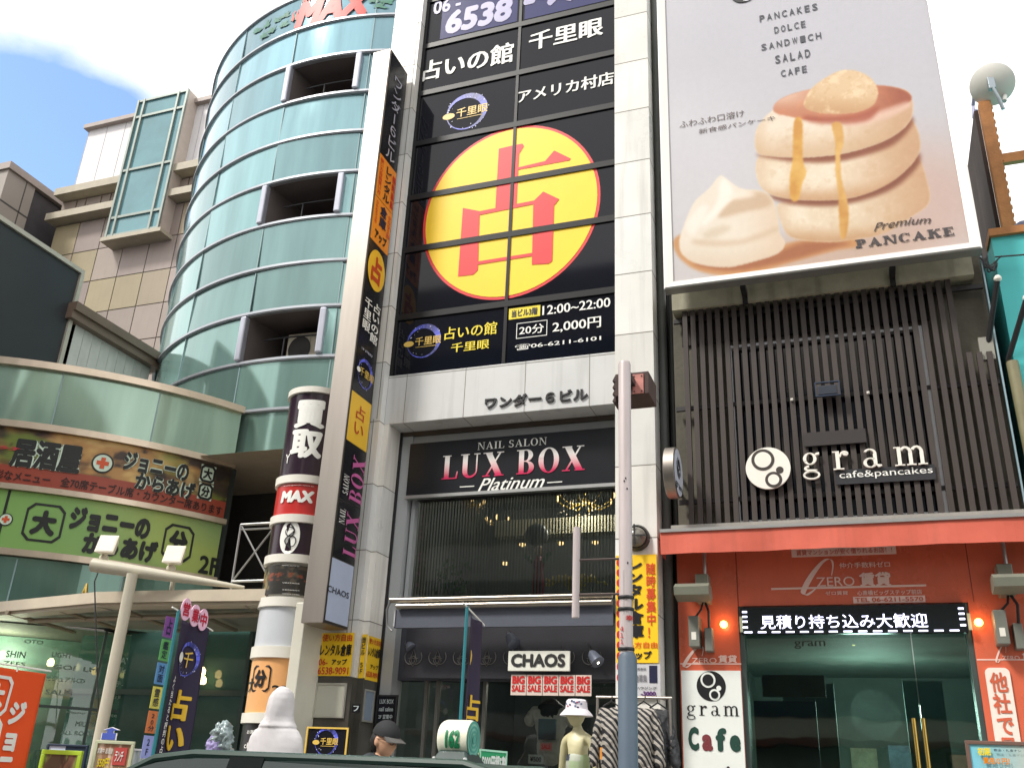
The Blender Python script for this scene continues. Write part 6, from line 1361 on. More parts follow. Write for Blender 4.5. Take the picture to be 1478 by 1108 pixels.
# long yellow banner on the right pillar
QRP = FY(9.97); xl_, xr_ = XR0+.005, XR1-.005; zt_ = QRP.px(930, 800)[1]; zb_ = QRP.px(930, 956)[1]; xm1 = QRP.px(900, 880)[0]
t = thing('storage_banner', 'long yellow vertical storage banner on the right pillar behind the pole', 'sign', tuple(QRP.at((xl_+xr_)/2, zb_)))
xq = QRP.px(889, 880)[0]; b = B(); b.ob(QRP, xq, xr_, zb_, zt_, -.02, 0); b.build('board', yel, t)
vtext('レンタル倉庫', QRP, (QRP.px(908, 880)[0]-.03, QRP.px(915, 921)[1], QRP.px(929, 880)[0], zt_-.03), ink_black, t, bold=.05)
vtext('随時募集中！', QRP, pb(QRP, 932, 812, 948, 922), M('ink_vermilion', C(216, 76, 28), .5), t, bold=.02)
text('使い方自由', QRP, pb(QRP, 893, 926, 949, 935), M('ink_vermilion', None), t, bold=.01); text('アップ', QRP, pb(QRP, 905, 939, 941, 951), ink_black, t, bold=.05)
b = B()
for i in range(12): b.disc(QRP, xq+.03, zt_-.08-.11*i, .022, .04, .004, 12)
b.build('red_mark', ink_red, t)
q = pb(QRP, 905, 958, 951, 1009); t = thing('housing_board', 'pale grey housing notice board with a navy square below the yellow banner', 'sign', tuple(QRP.at(q[0], q[1]))); b = B(); b.ob(QRP, q[0]-.05, q[2]+.02, q[1], q[3], -.02, 0); b.build('board', M('board_grey', C(196, 196, 200), .4, var=.05), t)
a = pb(QRP, 937, 960, 949, 985); b = B(); b.ob(QRP, a[0], a[2], a[1], a[3], 0, .004); b.build('navy_square', ink_navy, t)
text('-3000', QRP, pb(QRP, 925, 997, 947, 1004), M('ink_purple', C(90, 40, 110), .5), t, bold=.04); text('ハウジング', QRP, pb(QRP, 918, 990, 948, 995), ink_black, t); text('株式会社', QRP, pb(QRP, 915, 963, 933, 967), ink_black, t); text('入居者募集', QRP, pb(QRP, 905, 973, 934, 984), ink_grey, t)
# round bulkhead lamp
p = onY(919, 776, 9.98); rb = abs(onY(919, 757, 9.9)[2]-onY(919, 795, 9.9)[2])/2
t = thing('bulkhead_lamp', 'round dark bulkhead wall lamp on the right cream pillar', 'lamp', tuple(p)); b = B(); b.lathe((p[0], 10.0, p[2]), (0, -1, 0), [(rb, 0), (rb, .04), (rb*.86, .07), (rb*.8, .05)], 32); b.build('rim', M('bulkhead_dark', C(62, 62, 62), .4, .4), t, smooth=True)
b = B(); b.lathe((p[0], 9.95, p[2]), (0, -1, 0), [(rb*.8, 0), (rb*.7, .05), (rb*.4, .09), (.01, .1)], 28); b.build('glass', M('bulkhead_glass', C(120, 116, 108), .2, var=.1), t, smooth=True)
b = B(); b.ob(FY(9.87), p[0]-rb*.85, p[0]+rb*.85, p[2]-.008, p[2]+.008, -.0, .02); b.ob(FY(9.87), p[0]-.008, p[0]+.008, p[2]-rb*.85, p[2]+rb*.85, 0, .022); b.build('guard', M('bulkhead_dark', None), t)

# ================================================================ STREET POLE
YP = 7.2; xa, xb_ = onY(893.5, 750, YP)[0], onY(912, 750, YP)[0]; xp = (xa+xb_)/2; rp = (xb_-xa)/2
t = thing('street_pole', 'weathered pale street pole with a blue grey lower sleeve and side tube', 'pole', (xp, YP, .15)); ztp = onY(902, 523, YP)[2]; zsl = onY(905, 945, YP)[2]
polem = M('pole_pale', C(196, 184, 184), .45, .1, var=.16, scale=3, streak=True, dirt=.25)
b = B(); b.lathe((xp, YP, zsl-.02), (0, 0, 1), [(rp, 0), (rp, ztp-zsl), (rp*.9, ztp-zsl+.02)], 24); b.build('shaft', polem, t, smooth=True)
xa2, xb2 = onY(892.5, 1020, YP)[0], onY(920, 1020, YP)[0]; r2 = (xb2-xa2)/2
b = B(); b.lathe(((xa2+xb2)/2, YP, .15), (0, 0, 1), [(r2*1.02, 0), (r2, zsl-.15-.02), (rp, zsl-.15+.02)], 24); b.build('sleeve', M('sleeve_blue', C(84, 100, 116), .55, var=.14, scale=3, dirt=.2), t, smooth=True)
b = B()
for z in (zsl+.03, zsl+.42, zsl+.33): b.lathe((xp, YP, z), (0, 0, 1), [(rp+.008, 0), (rp+.012, .005), (rp+.012, .02), (rp+.008, .025)], 24)
b.build('strap', dark_metal, t, smooth=True)
PCY = Cyl(xp, YP, rp); b = B()
q = PCY.px(906, 882); b.ob(PCY, q[0]-.03, q[0]+.035, q[1]-.02, q[1]+.32, .001, .003); st = b.build('sticker', M('sticker_grey', C(168, 166, 164), .6, var=.25, scale=9), t)
text('幸1', PCY, pb(PCY, 903, 887, 914, 897), ink_red, t, n=.006, bold=.03); vtext('４１１', PCY, pb(PCY, 895, 903, 902, 930), ink_red, t, n=.006)
b = B()
for px in ((903, 690), (901, 694), (905, 705), (906, 812)): q = PCY.px(*px); b.disc(PCY, q[0], q[1], .006, .01, .003, 8)
b.build('bolt_hole', ink_black, t)
xt = onY(832, 800, YP)[0]; z1_, z0_ = onY(835, 761, YP)[2], onY(829, 891, YP)[2]
b = B(); b.lathe((xt, YP, z0_), (0, 0, 1), [(.03, 0), (.03, z1_-z0_)], 16); b.build('side_tube', polem, t, smooth=True)
b = B()
for px in ((838, 808), (838, 858)): z = onY(px[0], px[1], YP)[2]; b.tube([(xt, YP, z), (xp, YP, z)], .009, 6)
b.build('side_rod', M('rod_brown', C(92, 80, 78), .5, .4), t)
# rusty box lamp behind the pole top
YL = 7.5; a, c = onY(888, 540, YL), onY(927, 592, YL)
t = thing('signal_box', 'rusty brown louvred box fixed behind the top of the pole', 'box', (xp, YL, a[2]-.4)); rb_ = M('rust_box', C(72, 52, 48), .7, var=.4, scale=8)
x0_, x1_ = a[0], onY(936, 538, YL)[0]; zt_, zb_ = a[2], onY(930, 568, YL)[2]
b = B(); b.box(x0_, x1_, YL, YL+.34, zb_, zt_); b.build('housing', rb_, t, bevel=.005)
b = B()
for i in range(4): z = zt_-.01-.065*i; b.hexa([(x0_-.03, YL+.01, z-.05), (x0_, YL+.01, z-.06), (x0_, YL+.33, z-.06), (x0_-.03, YL+.33, z-.05), (x0_-.005, YL+.01, z), (x0_, YL+.01, z), (x0_, YL+.33, z), (x0_-.005, YL+.33, z)])
b.build('louvre', rb_, t)
b = B(); a2 = onY(913, 541, YL-.005); c2 = onY(929, 567, YL-.005); b.box(a2[0], c2[0], YL-.012, YL, c2[2], a2[2]); b.build('pink_plate', M('plate_pink', C(196, 128, 118), .6, var=.3, scale=10), t)
b = B()
for ux in (a2[0]+.015, c2[0]-.015):
    for vz_ in (a2[2]-.02, c2[2]+.02): b.lathe((ux, YL-.012, vz_), (0, -1, 0), [(.007, 0), (.006, .006)], 8)
b.build('bolt', dark_metal, t)
b = B(); b.box(xp-.03, xp+.03, YP+rp*.8, YL, zt_-.14, zt_-.08); b.build('arm', dark_metal, t)

# ================================================================ FIGURES
def skin_mesh(nodes, edges, root, sub=2):
    names = list(nodes); me = bpy.data.meshes.new('s'); me.from_pydata([nodes[n][0] for n in names], [(names.index(a), names.index(c)) for a, c in edges], [])
    o = bpy.data.objects.new('s', me); COL.objects.link(o); o.modifiers.new('k', 'SKIN')
    if not me.skin_vertices: 
        bpy.context.view_layer.update()
    for i, n in enumerate(names):
        sv = me.skin_vertices[0].data[i]; r = nodes[n][1]; sv.radius = r if isinstance(r, tuple) else (r, r); sv.use_root = (n == root)
    m2 = o.modifiers.new('u', 'SUBSURF'); m2.levels = sub; m2.render_levels = sub
    return o
def bake(objs, name, mat, parent, voxel=.012, smooth_it=2, crumple=0.0, cscale=7.0):
    b = B(); bpy.context.view_layer.update(); dg = bpy.context.evaluated_depsgraph_get()
    for o in objs:
        if isinstance(o, B): b.raw(o.v, o.f); continue
        me = bpy.data.meshes.new_from_object(o.evaluated_get(dg)); b.raw([v.co[:] for v in me.vertices], [tuple(p.vertices) for p in me.polygons]); bpy.data.meshes.remove(me)
    for o in objs:
        if not isinstance(o, B): bpy.data.objects.remove(o)
    me = bpy.data.meshes.new('t'); me.from_pydata(b.v, [], b.f); o = bpy.data.objects.new('t', me); COL.objects.link(o)
    r = o.modifiers.new('r', 'REMESH'); r.mode = 'VOXEL'; r.voxel_size = voxel
    s_ = o.modifiers.new('s', 'SMOOTH'); s_.iterations = smooth_it; s_.factor = .5
    bpy.context.view_layer.update(); dg = bpy.context.evaluated_depsgraph_get(); out = bpy.data.meshes.new_from_object(o.evaluated_get(dg)); bpy.data.objects.remove(o)
    if crumple:
        from mathutils import noise
        nv = [v.normal.copy() for v in out.vertices]
        for v, n in zip(out.vertices, nv):
            p = Vector((v.co.x*cscale, v.co.y*cscale, v.co.z*cscale*.8)); q = p+Vector((noise.noise(p*1.3), noise.noise(p*1.3+Vector((9, 2, 4))), 0))*.8
            v.co += n*crumple*((1-2*abs(noise.noise(q)))*.8+.5*(1-2*abs(noise.noise(q*2.3)))-.5)
    out.name = name; out.materials.clear(); out.materials.append(mat); out.polygons.foreach_set('use_smooth', [True]*len(out.polygons))
    ob = bpy.data.objects.new(name, out); COL.objects.link(ob)
    if parent is not None: adopt(ob, parent)
    return ob
def head_shape(c, yaw, s=1.0, tilt=0.0):
    """a head with brow, nose, lips, chin and ears; faces +x before turning by yaw"""
    v = []; f = []; nr, ns = 34, 40
    for i in range(nr+1):
        t = math.pi*i/nr; z = .118*math.cos(t)
        for j in range(ns):
            p = 2*math.pi*j/ns; st = math.sin(t); x = .098*st*math.cos(p); y = .076*st*math.sin(p)
            if z < 0: y *= 1-.28*(-z/.118)**1.5; x = x*(1-.16*(-z/.118)) + (.012*(-z/.118) if x > 0 else 0)
            fx = max(0, math.cos(p))**2*st
            g = lambda z0, w, y0, wy, a: a*math.exp(-((z-z0)/w)**2-((y-y0)/wy)**2)*(1 if x > 0 else 0)
            x += g(-.018, .022, 0, .013, .024)+g(.006, .02, 0, .012, .010)+g(-.058, .008, 0, .022, .008)+g(-.07, .008, 0, .02, .006)+g(-.1, .016, 0, .024, .012)+g(.032, .01, 0, .045, .006)
            x -= g(.014, .012, .032, .014, .009)+g(.014, .012, -.032, .014, .009)
            v.append((x, y, z))
    for i in range(nr):
        for j in range(ns): f.append((i*ns+j, (i+1)*ns+j, (i+1)*ns+(j+1) % ns, i*ns+(j+1) % ns))
    b = B(); b.raw(v, f)
    for sy in (1, -1): b.ball((-.008, sy*.078, -.008), .022, .010, .034, 12)
    R = Matrix.Rotation(yaw, 3, 'Z') @ Matrix.Rotation(tilt, 3, 'Y')
    b.v = [tuple(Vector(c)+R @ (Vector(p)*s)) for p in b.v]; return b
def turn(pts, c, yaw):
    R = Matrix.Rotation(yaw, 3, 'Z'); return [tuple(Vector(c)+R @ Vector(p)) for p in pts]
def hand(b_nodes, b_edges, pre, wrist, d, side, s=1.0):
    """palm with four fingers and a thumb added to a skeleton, hanging along d"""
    d = Vector(d).normalized(); a = Vector(side).normalized(); a = (a-d*a.dot(d)).normalized(); w = Vector(wrist)
    b_nodes[pre+'palm'] = (tuple(w+d*.05*s), (.034*s, .017*s)); b_edges.append((pre+'wrist', pre+'palm'))
    for i, (o, l) in enumerate(((-.03, .066), (-.01, .078), (.01, .072), (.029, .056))):
        p0 = w+d*.085*s+a*o*s; c_ = d.cross(a)*.012
        b_nodes[pre+'f%da' % i] = (tuple(p0), .0095*s); b_nodes[pre+'f%db' % i] = (tuple(p0+d*l*.5*s+c_*.5), .0088*s); b_nodes[pre+'f%dc' % i] = (tuple(p0+d*l*s+c_*1.8), .0075*s)
        b_edges += [(pre+'palm', pre+'f%da' % i), (pre+'f%da' % i, pre+'f%db' % i), (pre+'f%db' % i, pre+'f%dc' % i)]
    p0 = w+d*.035*s-a*.034*s; b_nodes[pre+'t0'] = (tuple(p0), .012*s); b_nodes[pre+'t1'] = (tuple(p0+d*.04*s-a*.022*s), .0095*s); b_edges += [(pre+'palm', pre+'t0'), (pre+'t0', pre+'t1')]
def figure(feet, H, yaw, arm_l=None, arm_r=None, lean=0.0, grow=1.0):
    """standing skeleton; local +x is forward, +y the figure's left"""
    k = H/1.75; N = {}
    def put(n, p, r):
        q = Matrix.Rotation(yaw, 3, 'Z') @ Vector(p); N[n] = (tuple(Vector(feet)+q*k), tuple(x*k*grow for x in r) if isinstance(r, tuple) else r*k*grow)
    lx = lambda z: lean*max(0, z-.9)
    put('pelvis', (0, 0, .94), (.13, .16)); put('waist', (lx(1.1), 0, 1.10), (.115, .145)); put('chest', (lx(1.3), 0, 1.30), (.12, .17)); put('collar', (lx(1.44), 0, 1.44), (.075, .10)); put('neck', (lx(1.5)+.01, 0, 1.50), .055); put('skull', (lx(1.56)+.02, 0, 1.57), .055)
    E = [('pelvis', 'waist'), ('waist', 'chest'), ('chest', 'collar'), ('collar', 'neck'), ('neck', 'skull')]
    for s_, y, arm in (('l', 1, arm_l), ('r', -1, arm_r)):
        arm = arm or [(lx(1.42), .19, 1.42), (-.02, .25, 1.13), (.06, .25, .88)]
        put(s_+'hip', (0, y*.09, .88), .088); put(s_+'knee', (.01, y*.10, .49), .056); put(s_+'ankle', (-.02, y*.10, .09), .04); put(s_+'toe', (.13, y*.11, .035), .035)
        E += [('pelvis', s_+'hip'), (s_+'hip', s_+'knee'), (s_+'knee', s_+'ankle'), (s_+'ankle', s_+'toe')]
        put(s_+'shoulder', (arm[0][0], y*arm[0][1], arm[0][2]), .055); put(s_+'elbow', (arm[1][0], y*arm[1][1], arm[1][2]), .040); put(s_+'wrist', (arm[2][0], y*arm[2][1], arm[2][2]), .027)
        E += [('collar', s_+'shoulder'), (s_+'shoulder', s_+'elbow'), (s_+'elbow', s_+'wrist')]
    return N, E, k
def sub(N, keys): return {n: N[n] for n in keys}
skin_m = M('skin', C(206, 160, 130), .5, var=.06); 
# -- the person in a white hood, seen from behind
hp = onY(398, 998, 7.3); Hh = hp[2]-.15
feet = (onY(400, 1060, 7.3)[0]-.0, 7.3, .15); yw_ = R_(92)
t = thing('person', 'person in a white hooded top seen from behind with the hood up', 'person', feet)
ARM = [(-.01, .12, 1.37), (-.03, .165, 1.13), (.05, .18, .88)]
N, E_, k = figure(feet, Hh-.03, yw_, ARM, ARM)
for s_, y in (('l', 1), ('r', -1)):
    w = Vector(N[s_+'wrist'][0]); e = Vector(N[s_+'elbow'][0]); hand(N, E_, s_, w, w-e, Matrix.Rotation(yw_, 3, 'Z') @ Vector((1, 0, 0)), k)
hc = Vector(N['skull'][0])+Vector((0, 0, .075*k))
body = bake([skin_mesh(N, E_, 'pelvis'), head_shape(hc, yw_, k)], 'body', skin_m, t, .011)
G, GE, _ = figure(feet, Hh-.03, yw_, ARM, ARM)
kk = [n for n in G if n not in ('lankle', 'rankle', 'ltoe', 'rtoe', 'lknee', 'rknee', 'skull', 'neck')]
for n in kk:
    r = G[n][1]; G[n] = (G[n][0], tuple(x*1.22+.012 for x in r) if isinstance(r, tuple) else r*1.35+.014)
hood = B(); R3 = Matrix.Rotation(yw_, 3, 'Z')
def hoodball(off, rx, ry, rz):
    h = B(); h.ball((0, 0, 0), rx, ry, rz, 26); h.v = [tuple(hc+R3 @ (Vector(p)+Vector(off))*k) for p in h.v]; hood.raw(h.v, h.f)
LOFT = [(.0, .014, .03), (.02, .052, .06), (.05, .080, .09), (.095, .099, .113), (.15, .108, .122), (.2, .111, .124), (.24, .115, .122), (.28, .130, .124), (.305, .152, .132), (.318, .160, .136), (.326, .150, .124), (.35, .184, .126), (.40, .214, .130), (.47, .230, .135), (.56, .238, .14), (.68, .226, .14), (.82, .215, .14), (.95, .222, .15), (1.0, .21, .14)]
zt0 = hc.z+.175*k; nl = 48; lv = []; lf_ = []
for (dz_, wy_, wx_) in LOFT:
    for j_ in range(nl):
        a = 2*math.pi*j_/nl; f_ = 1+.045*math.sin(2*a+9*dz_)*min(1, dz_*6)+.03*math.sin(5*a-7*dz_)*min(1, dz_*4); cx0 = -.02-.05*max(0, dz_-.25 if dz_ < .45 else .2)
        p_ = R3 @ Vector((cx0+wx_*f_*math.cos(a), wy_*f_*math.sin(a), 0)); lv.append((hc.x+p_.x*k, hc.y+p_.y*k, zt0-dz_*k))
for r_ in range(len(LOFT)-1):
    for j_ in range(nl): lf_.append((r_*nl+j_, (r_+1)*nl+j_, (r_+1)*nl+(j_+1) % nl, r_*nl+(j_+1) % nl))
lf_.append(tuple(range(nl))[::-1]); lf_.append(tuple((len(LOFT)-1)*nl+j_ for j_ in range(nl))[::-1])
hood.raw(lv, lf_)
seam_ = B(); seam_.tube([(hc.x+(R3 @ Vector((cx_v, .006, 0))).x*k, hc.y+(R3 @ Vector((cx_v, .006, 0))).y*k, zt0-dz_*k) for dz_, cx_v in ((.03, -.09), (.07, -.118), (.12, -.136), (.18, -.146), (.24, -.146), (.29, -.150), (.32, -.160))], .009, 6); hood.raw(seam_.v, seam_.f)
kk = ['collar', 'lshoulder', 'lelbow', 'lwrist', 'rshoulder', 'relbow', 'rwrist']
GE2 = [e for e in GE if e[0] in kk and e[1] in kk]
hood_m = M('hood_white', C(204, 201, 203), .9, var=.05, scale=5, bump=.12, bscale=20)
ho = bake([skin_mesh(sub(G, kk), GE2, 'collar'), hood], 'hooded_top', hood_m, t, .008, 4, .012, 2.4)
kl = ['pelvis', 'lhip', 'rhip', 'lknee', 'rknee', 'lankle', 'rankle']; T2, TE, _ = figure(feet, Hh-.03, yw_)
for n in kl: r = T2[n][1]; T2[n] = (T2[n][0], tuple(x*1.08 for x in r) if isinstance(r, tuple) else r*1.22+.008)
bake([skin_mesh(sub(T2, kl), [e for e in TE if e[0] in kl and e[1] in kl], 'pelvis')], 'trousers', M('trouser_dark', C(44, 46, 56), .8, var=.2), t, .013)
def shoes(N, t, m):
    for s_ in ('l', 'r'): a, c = Vector(N[s_+'ankle'][0]), Vector(N[s_+'toe'][0]); b = B(); d = (c-a); d.z = 0; d.normalize(); b.ball(tuple(a+d*.05+Vector((0, 0, -.035))), .05, .05, .05, 14); b.ball(tuple(a+d*.13+Vector((0, 0, -.045))), .06, .055, .04, 14); bake([b], 'shoe', m, t, .01)
shoes(T2, t, M('shoe_white', C(200, 200, 196), .6))
# -- the person in a black cap and glasses, in profile
cpt = onY(545, 1052, 7.9); feet = (cpt[0]+.02, 7.9, .15); yw_ = R_(-18); Hc = cpt[2]-.15+.02
t = thing('person', 'person in a black cap and glasses in profile looking down to the right', 'person', feet)
N, E_, k = figure(feet, Hc, yw_, arm_l=[(.0, .19, 1.41), (.1, .24, 1.14), (.32, .12, 1.08)], arm_r=[(.0, .19, 1.41), (.08, .25, 1.13), (.32, .14, 1.08)], lean=.05)
for s_, y in (('l', 1), ('r', -1)):
    w = Vector(N[s_+'wrist'][0]); e = Vector(N[s_+'elbow'][0]); hand(N, E_, s_, w, w-e, (0, 0, -1), k)
hk = 1.22; hc = Vector(N['skull'][0])+Matrix.Rotation(yw_, 3, 'Z') @ Vector((.035, 0, .05)); TL = R_(14)
bake([skin_mesh(N, E_, 'pelvis'), head_shape(hc, yw_, hk, TL)], 'body', skin_m, t, .009, 1)
R3 = Matrix.Rotation(yw_, 3, 'Z') @ Matrix.Rotation(TL, 3, 'Y'); W3 = lambda p: tuple(hc+R3 @ (Vector(p)*hk))
def cappiece(z0, grow_, n=28):
    v = []; f = []; nr = 12
    for i in range(nr+1):
        t_ = (math.pi*.5)*i/nr
        for j in range(n): a = 2*math.pi*j/n; v.append(W3((.104*grow_*math.sin(t_)*math.cos(a)-.004, .082*grow_*math.sin(t_)*math.sin(a), z0+.098*grow_*math.cos(t_))))
    for i in range(nr):
        for j in range(n): f.append((i*n+j, (i+1)*n+j, (i+1)*n+(j+1) % n, i*n+(j+1) % n))
    return v, f
cap_m = M('cap_black', C(30, 32, 36), .8, var=.15); b = B(); b.raw(*cappiece(.036, 1.09)); b.raw(*cappiece(.034, 1.04)); cap = b.build('cap', cap_m, t, smooth=True)
b = B(); vv = []; 
for i in range(2):
    for j in range(15): a = R_(-62+124*j/14); rr = 1.0 if i == 0 else 1.78; vv.append((.108*rr*math.cos(a)*(1 if i == 0 else .98), .086*(1.0 if i == 0 else 1.02)*math.sin(a), .038-.012*i-.02*math.sin(a)**2*i))
lo = [W3(p) for p in vv]; hi = [W3((p[0], p[1], p[2]+.006)) for p in vv]; b.raw(lo+hi, [(j, j+1, 16+j, 15+j) for j in range(14)]+[(45+j, 46+j, 31+j, 30+j) for j in range(14)]+[(15+j, 16+j, 46+j, 45+j) for j in range(14)]); b.build('brim', M('brim_grey', C(86, 84, 82), .8, var=.1), cap, smooth=True)
b = B(); hb = B(); hb.ball((0, 0, 0), .098, .083, .09, 22); b.raw([W3((p[0]*.8-.042, p[1]*.98, p[2]-.012)) for p in hb.v], hb.f); bake([b], 'hair', M('hair_black', C(24, 22, 22), .6, var=.2), t, .01, 1)
b = B()
for sy in (1, -1):
    b.tube([W3((.104, sy*.034+.02*math.cos(a), .012+.016*math.sin(a))) for a in np.linspace(0, 6.2832, 18)], .0026, 5); b.tube([W3((.102, sy*.054, .016)), W3((.05, sy*.082, .018)), W3((-.01, sy*.084, .010))], .0026, 5)
b.tube([W3((.107, -.014, .014)), W3((.107, .014, .014))], .0026, 5); b.build('glasses', M('spectacle_dark', C(40, 34, 32), .3), t)
kk = [n for n in figure(feet, Hc, yw_)[0] if n not in ('lankle', 'rankle', 'ltoe', 'rtoe', 'lknee', 'rknee', 'skull', 'neck')]
S_ = {n: N[n] for n in kk}
for n in kk: r = S_[n][1]; S_[n] = (S_[n][0], tuple(x*1.12+.008 for x in r) if isinstance(r, tuple) else r*1.25+.008)
bake([skin_mesh(S_, [e for e in E_ if e[0] in kk and e[1] in kk], 'pelvis')], 'shirt', M('shirt_dark', C(48, 54, 58), .85, var=.12, bump=.3, bscale=10), t, .012, 3, .010, 9)
kl = ['pelvis', 'lhip', 'rhip', 'lknee', 'rknee', 'lankle', 'rankle']; T2 = {n: N[n] for n in N}
for n in kl: r = T2[n][1]; T2[n] = (T2[n][0], tuple(x*1.08 for x in r) if isinstance(r, tuple) else r*1.22+.008)
bake([skin_mesh(sub(T2, kl), [e for e in E_ if e[0] in kl and e[1] in kl], 'pelvis')], 'trousers', M('trouser_dark', None), t, .013); shoes(T2, t, M('shoe_black', C(30, 30, 30), .5))
# -- shop mannequin in a bucket hat
mp_ = onY(838, 1012, 9.55); feet = (mp_[0]-.02, 9.55, .35); Hm = mp_[2]-.35-.02; yw_ = R_(-105)
t = thing('mannequin', 'pale yellow shop mannequin in a white print bucket hat and patchwork top', 'mannequin', (feet[0], feet[1], .15)); mann_m = M('mannequin_pale', C(202, 196, 156), .4, var=.06)
N, E_, k = figure(feet, Hm, yw_, arm_l=[(0, .155, 1.40), (-.02, .20, 1.12), (.02, .20, .88)], arm_r=[(0, .155, 1.40), (-.02, .20, 1.12), (.02, .20, .88)], grow=.86)
for s_, y in (('l', 1), ('r', -1)): w = Vector(N[s_+'wrist'][0]); e = Vector(N[s_+'elbow'][0]); hand(N, E_, s_, w, w-e, Matrix.Rotation(yw_, 3, 'Z') @ Vector((1, 0, 0)), k)
hc = Vector(N['skull'][0])+Vector((0, 0, .07*k))+Matrix.Rotation(yw_, 3, 'Z') @ Vector((.02, 0, 0)); hy = R_(-150)
bake([skin_mesh(N, E_, 'pelvis'), head_shape(hc, hy, .92)], 'body', mann_m, t, .010, 2)
b = B(); b.lathe((feet[0], feet[1], .15), (0, 0, 1), [(.2, 0), (.2, .02), (.02, .03), (.02, .3)], 24); b.build('stand', steel, t, smooth=True)
hat = B(); hat.lathe(tuple(hc+Vector((0, 0, -.005))), (0, 0, 1), [(.168, -.005), (.16, .01), (.118, .055), (.112, .06), (.104, .135), (.085, .152), (.01, .156)], 32)
hm = M('hat_print', C(226, 222, 230), .8, var=.05); o = hat.build('bucket_hat', hm, t, smooth=True)
hb = B()
for i in range(26):
    a = random.uniform(0, 6.28); h = random.uniform(.065, .13); pl_ = Cyl(hc.x, hc.y, .112-.06*(h-.06)/.9); hb.cur = random.choice([(lin(60), lin(60), lin(84), 1), (lin(170), lin(60), lin(70), 1), (lin(90), lin(110), lin(150), 1)]); hb.disc(pl_, a*pl_.R, hc.z+h, .012, .009, .003, 7)
hb.build('hat_motif', print_mat, o)
kk = ['pelvis', 'waist', 'chest']; S_ = {n: N[n] for n in kk}
for n in kk: r = S_[n][1]; S_[n] = ((S_[n][0][0], S_[n][0][1], S_[n][0][2]+(.05 if n == 'chest' else 0)), tuple(x*1.12+.016 for x in r))
tm = bake([skin_mesh(S_, [('pelvis', 'waist'), ('waist', 'chest')], 'pelvis')], 'patchwork_top', M('patch_print', (1, 1, 1, 1), .7, var=.08, attr=True), t, .012, 2)
at = tm.data.color_attributes.new('Col', 'FLOAT_COLOR', 'POINT'); arr = np.ones((len(tm.data.vertices), 4), np.float32); pal = [(90, 110, 150), (60, 66, 84), (190, 196, 180), (150, 110, 110), (170, 190, 150)]; rs = np.random.RandomState(3); tab = rs.randint(0, 5, (64, 64))
for i, v in enumerate(tm.data.vertices): c_ = pal[tab[int((v.co.x*9) % 64), int((v.co.z*9) % 64)]]; arr[i, :3] = [lin(q) for q in c_]
at.data.foreach_set('color', arr.ravel())
# -- tee shirt on a hanging torso form in the shop window
tp = onY(795, 1040, 10.95); t = thing('dress_form', 'dark headless dress form wearing a white tee with a teal print', 'mannequin', (tp[0], 10.95, .15))
zt_ = onY(795, 1012, 10.95)[2]; k = 1.0; x, y = tp[0], 10.95
NF = {'p': ((x, y, zt_-.62), (.13, .12)), 'w': ((x, y, zt_-.42), (.12, .11)), 'c': ((x, y, zt_-.2), (.15, .11)), 'n': ((x, y, zt_-.03), (.06, .06)), 'm': ((x, y, zt_+.05), .05), 'l': ((x-.17, y, zt_-.1), .055), 'r': ((x+.17, y, zt_-.1), .055)}
bake([skin_mesh(NF, [('p', 'w'), ('w', 'c'), ('c', 'n'), ('n', 'm'), ('n', 'l'), ('n', 'r')], 'p')], 'torso', M('form_dark', C(34, 34, 38), .6), t, .013)
NS = {'p': ((x, y, zt_-.72), (.17, .14)), 'w': ((x, y, zt_-.42), (.155, .135)), 'c': ((x, y, zt_-.19), (.175, .13)), 'l': ((x-.2, y, zt_-.11), .075), 'l2': ((x-.29, y, zt_-.27), .07), 'r': ((x+.2, y, zt_-.11), .075), 'r2': ((x+.29, y, zt_-.27), .07)}
bake([skin_mesh(NS, [('p', 'w'), ('w', 'c'), ('c', 'l'), ('l', 'l2'), ('c', 'r'), ('r', 'r2')], 'p')], 'tee_shirt', M('tee_white', C(196, 194, 188), .85, var=.08, bump=.3, bscale=12), t, .010, 3, .012, 8)
Qt = FY(y-.155); b = B(); b.ob(Qt, x-.1, x+.1, zt_-.42, zt_-.2, -.06, 0); b.build('print_patch', M('patch_teal', C(74, 110, 124), .7, var=.2), t)
b = B(); b.lathe((x, y, .152), (0, 0, 1), [(.18, 0), (.18, .02), (.018, .03), (.018, zt_-.8)], 20); b.build('stand', dark_metal, t)
Qc = FY(10.72); 
for lab, q, s_, m_ in (('pink printed price card below the white tee', (780, 1071, 797, 1083), 'SALE', M('card_pink', C(206, 150, 150), .6)), ('pale grey price card low in the shop window', (763, 1088, 784, 1102), '¥500', M('card_grey', C(150, 158, 156), .6))):
    q = pb(Qc, *q); t = thing('price_card', lab, 'card', tuple(Qc.at((q[0]+q[2])/2, q[1])), 'price cards in the clothes shop'); b = B(); b.ob(Qc, q[0], q[2], q[1], q[3], 0, .006); b.build('card', m_, t); w = (q[2]-q[0])*.12; text(s_, Qc, (q[0]+w, q[1]+w, q[2]-w, q[3]-w), ink_red if 'pink' in lab else ink_black, t, n=.009, bold=.02)
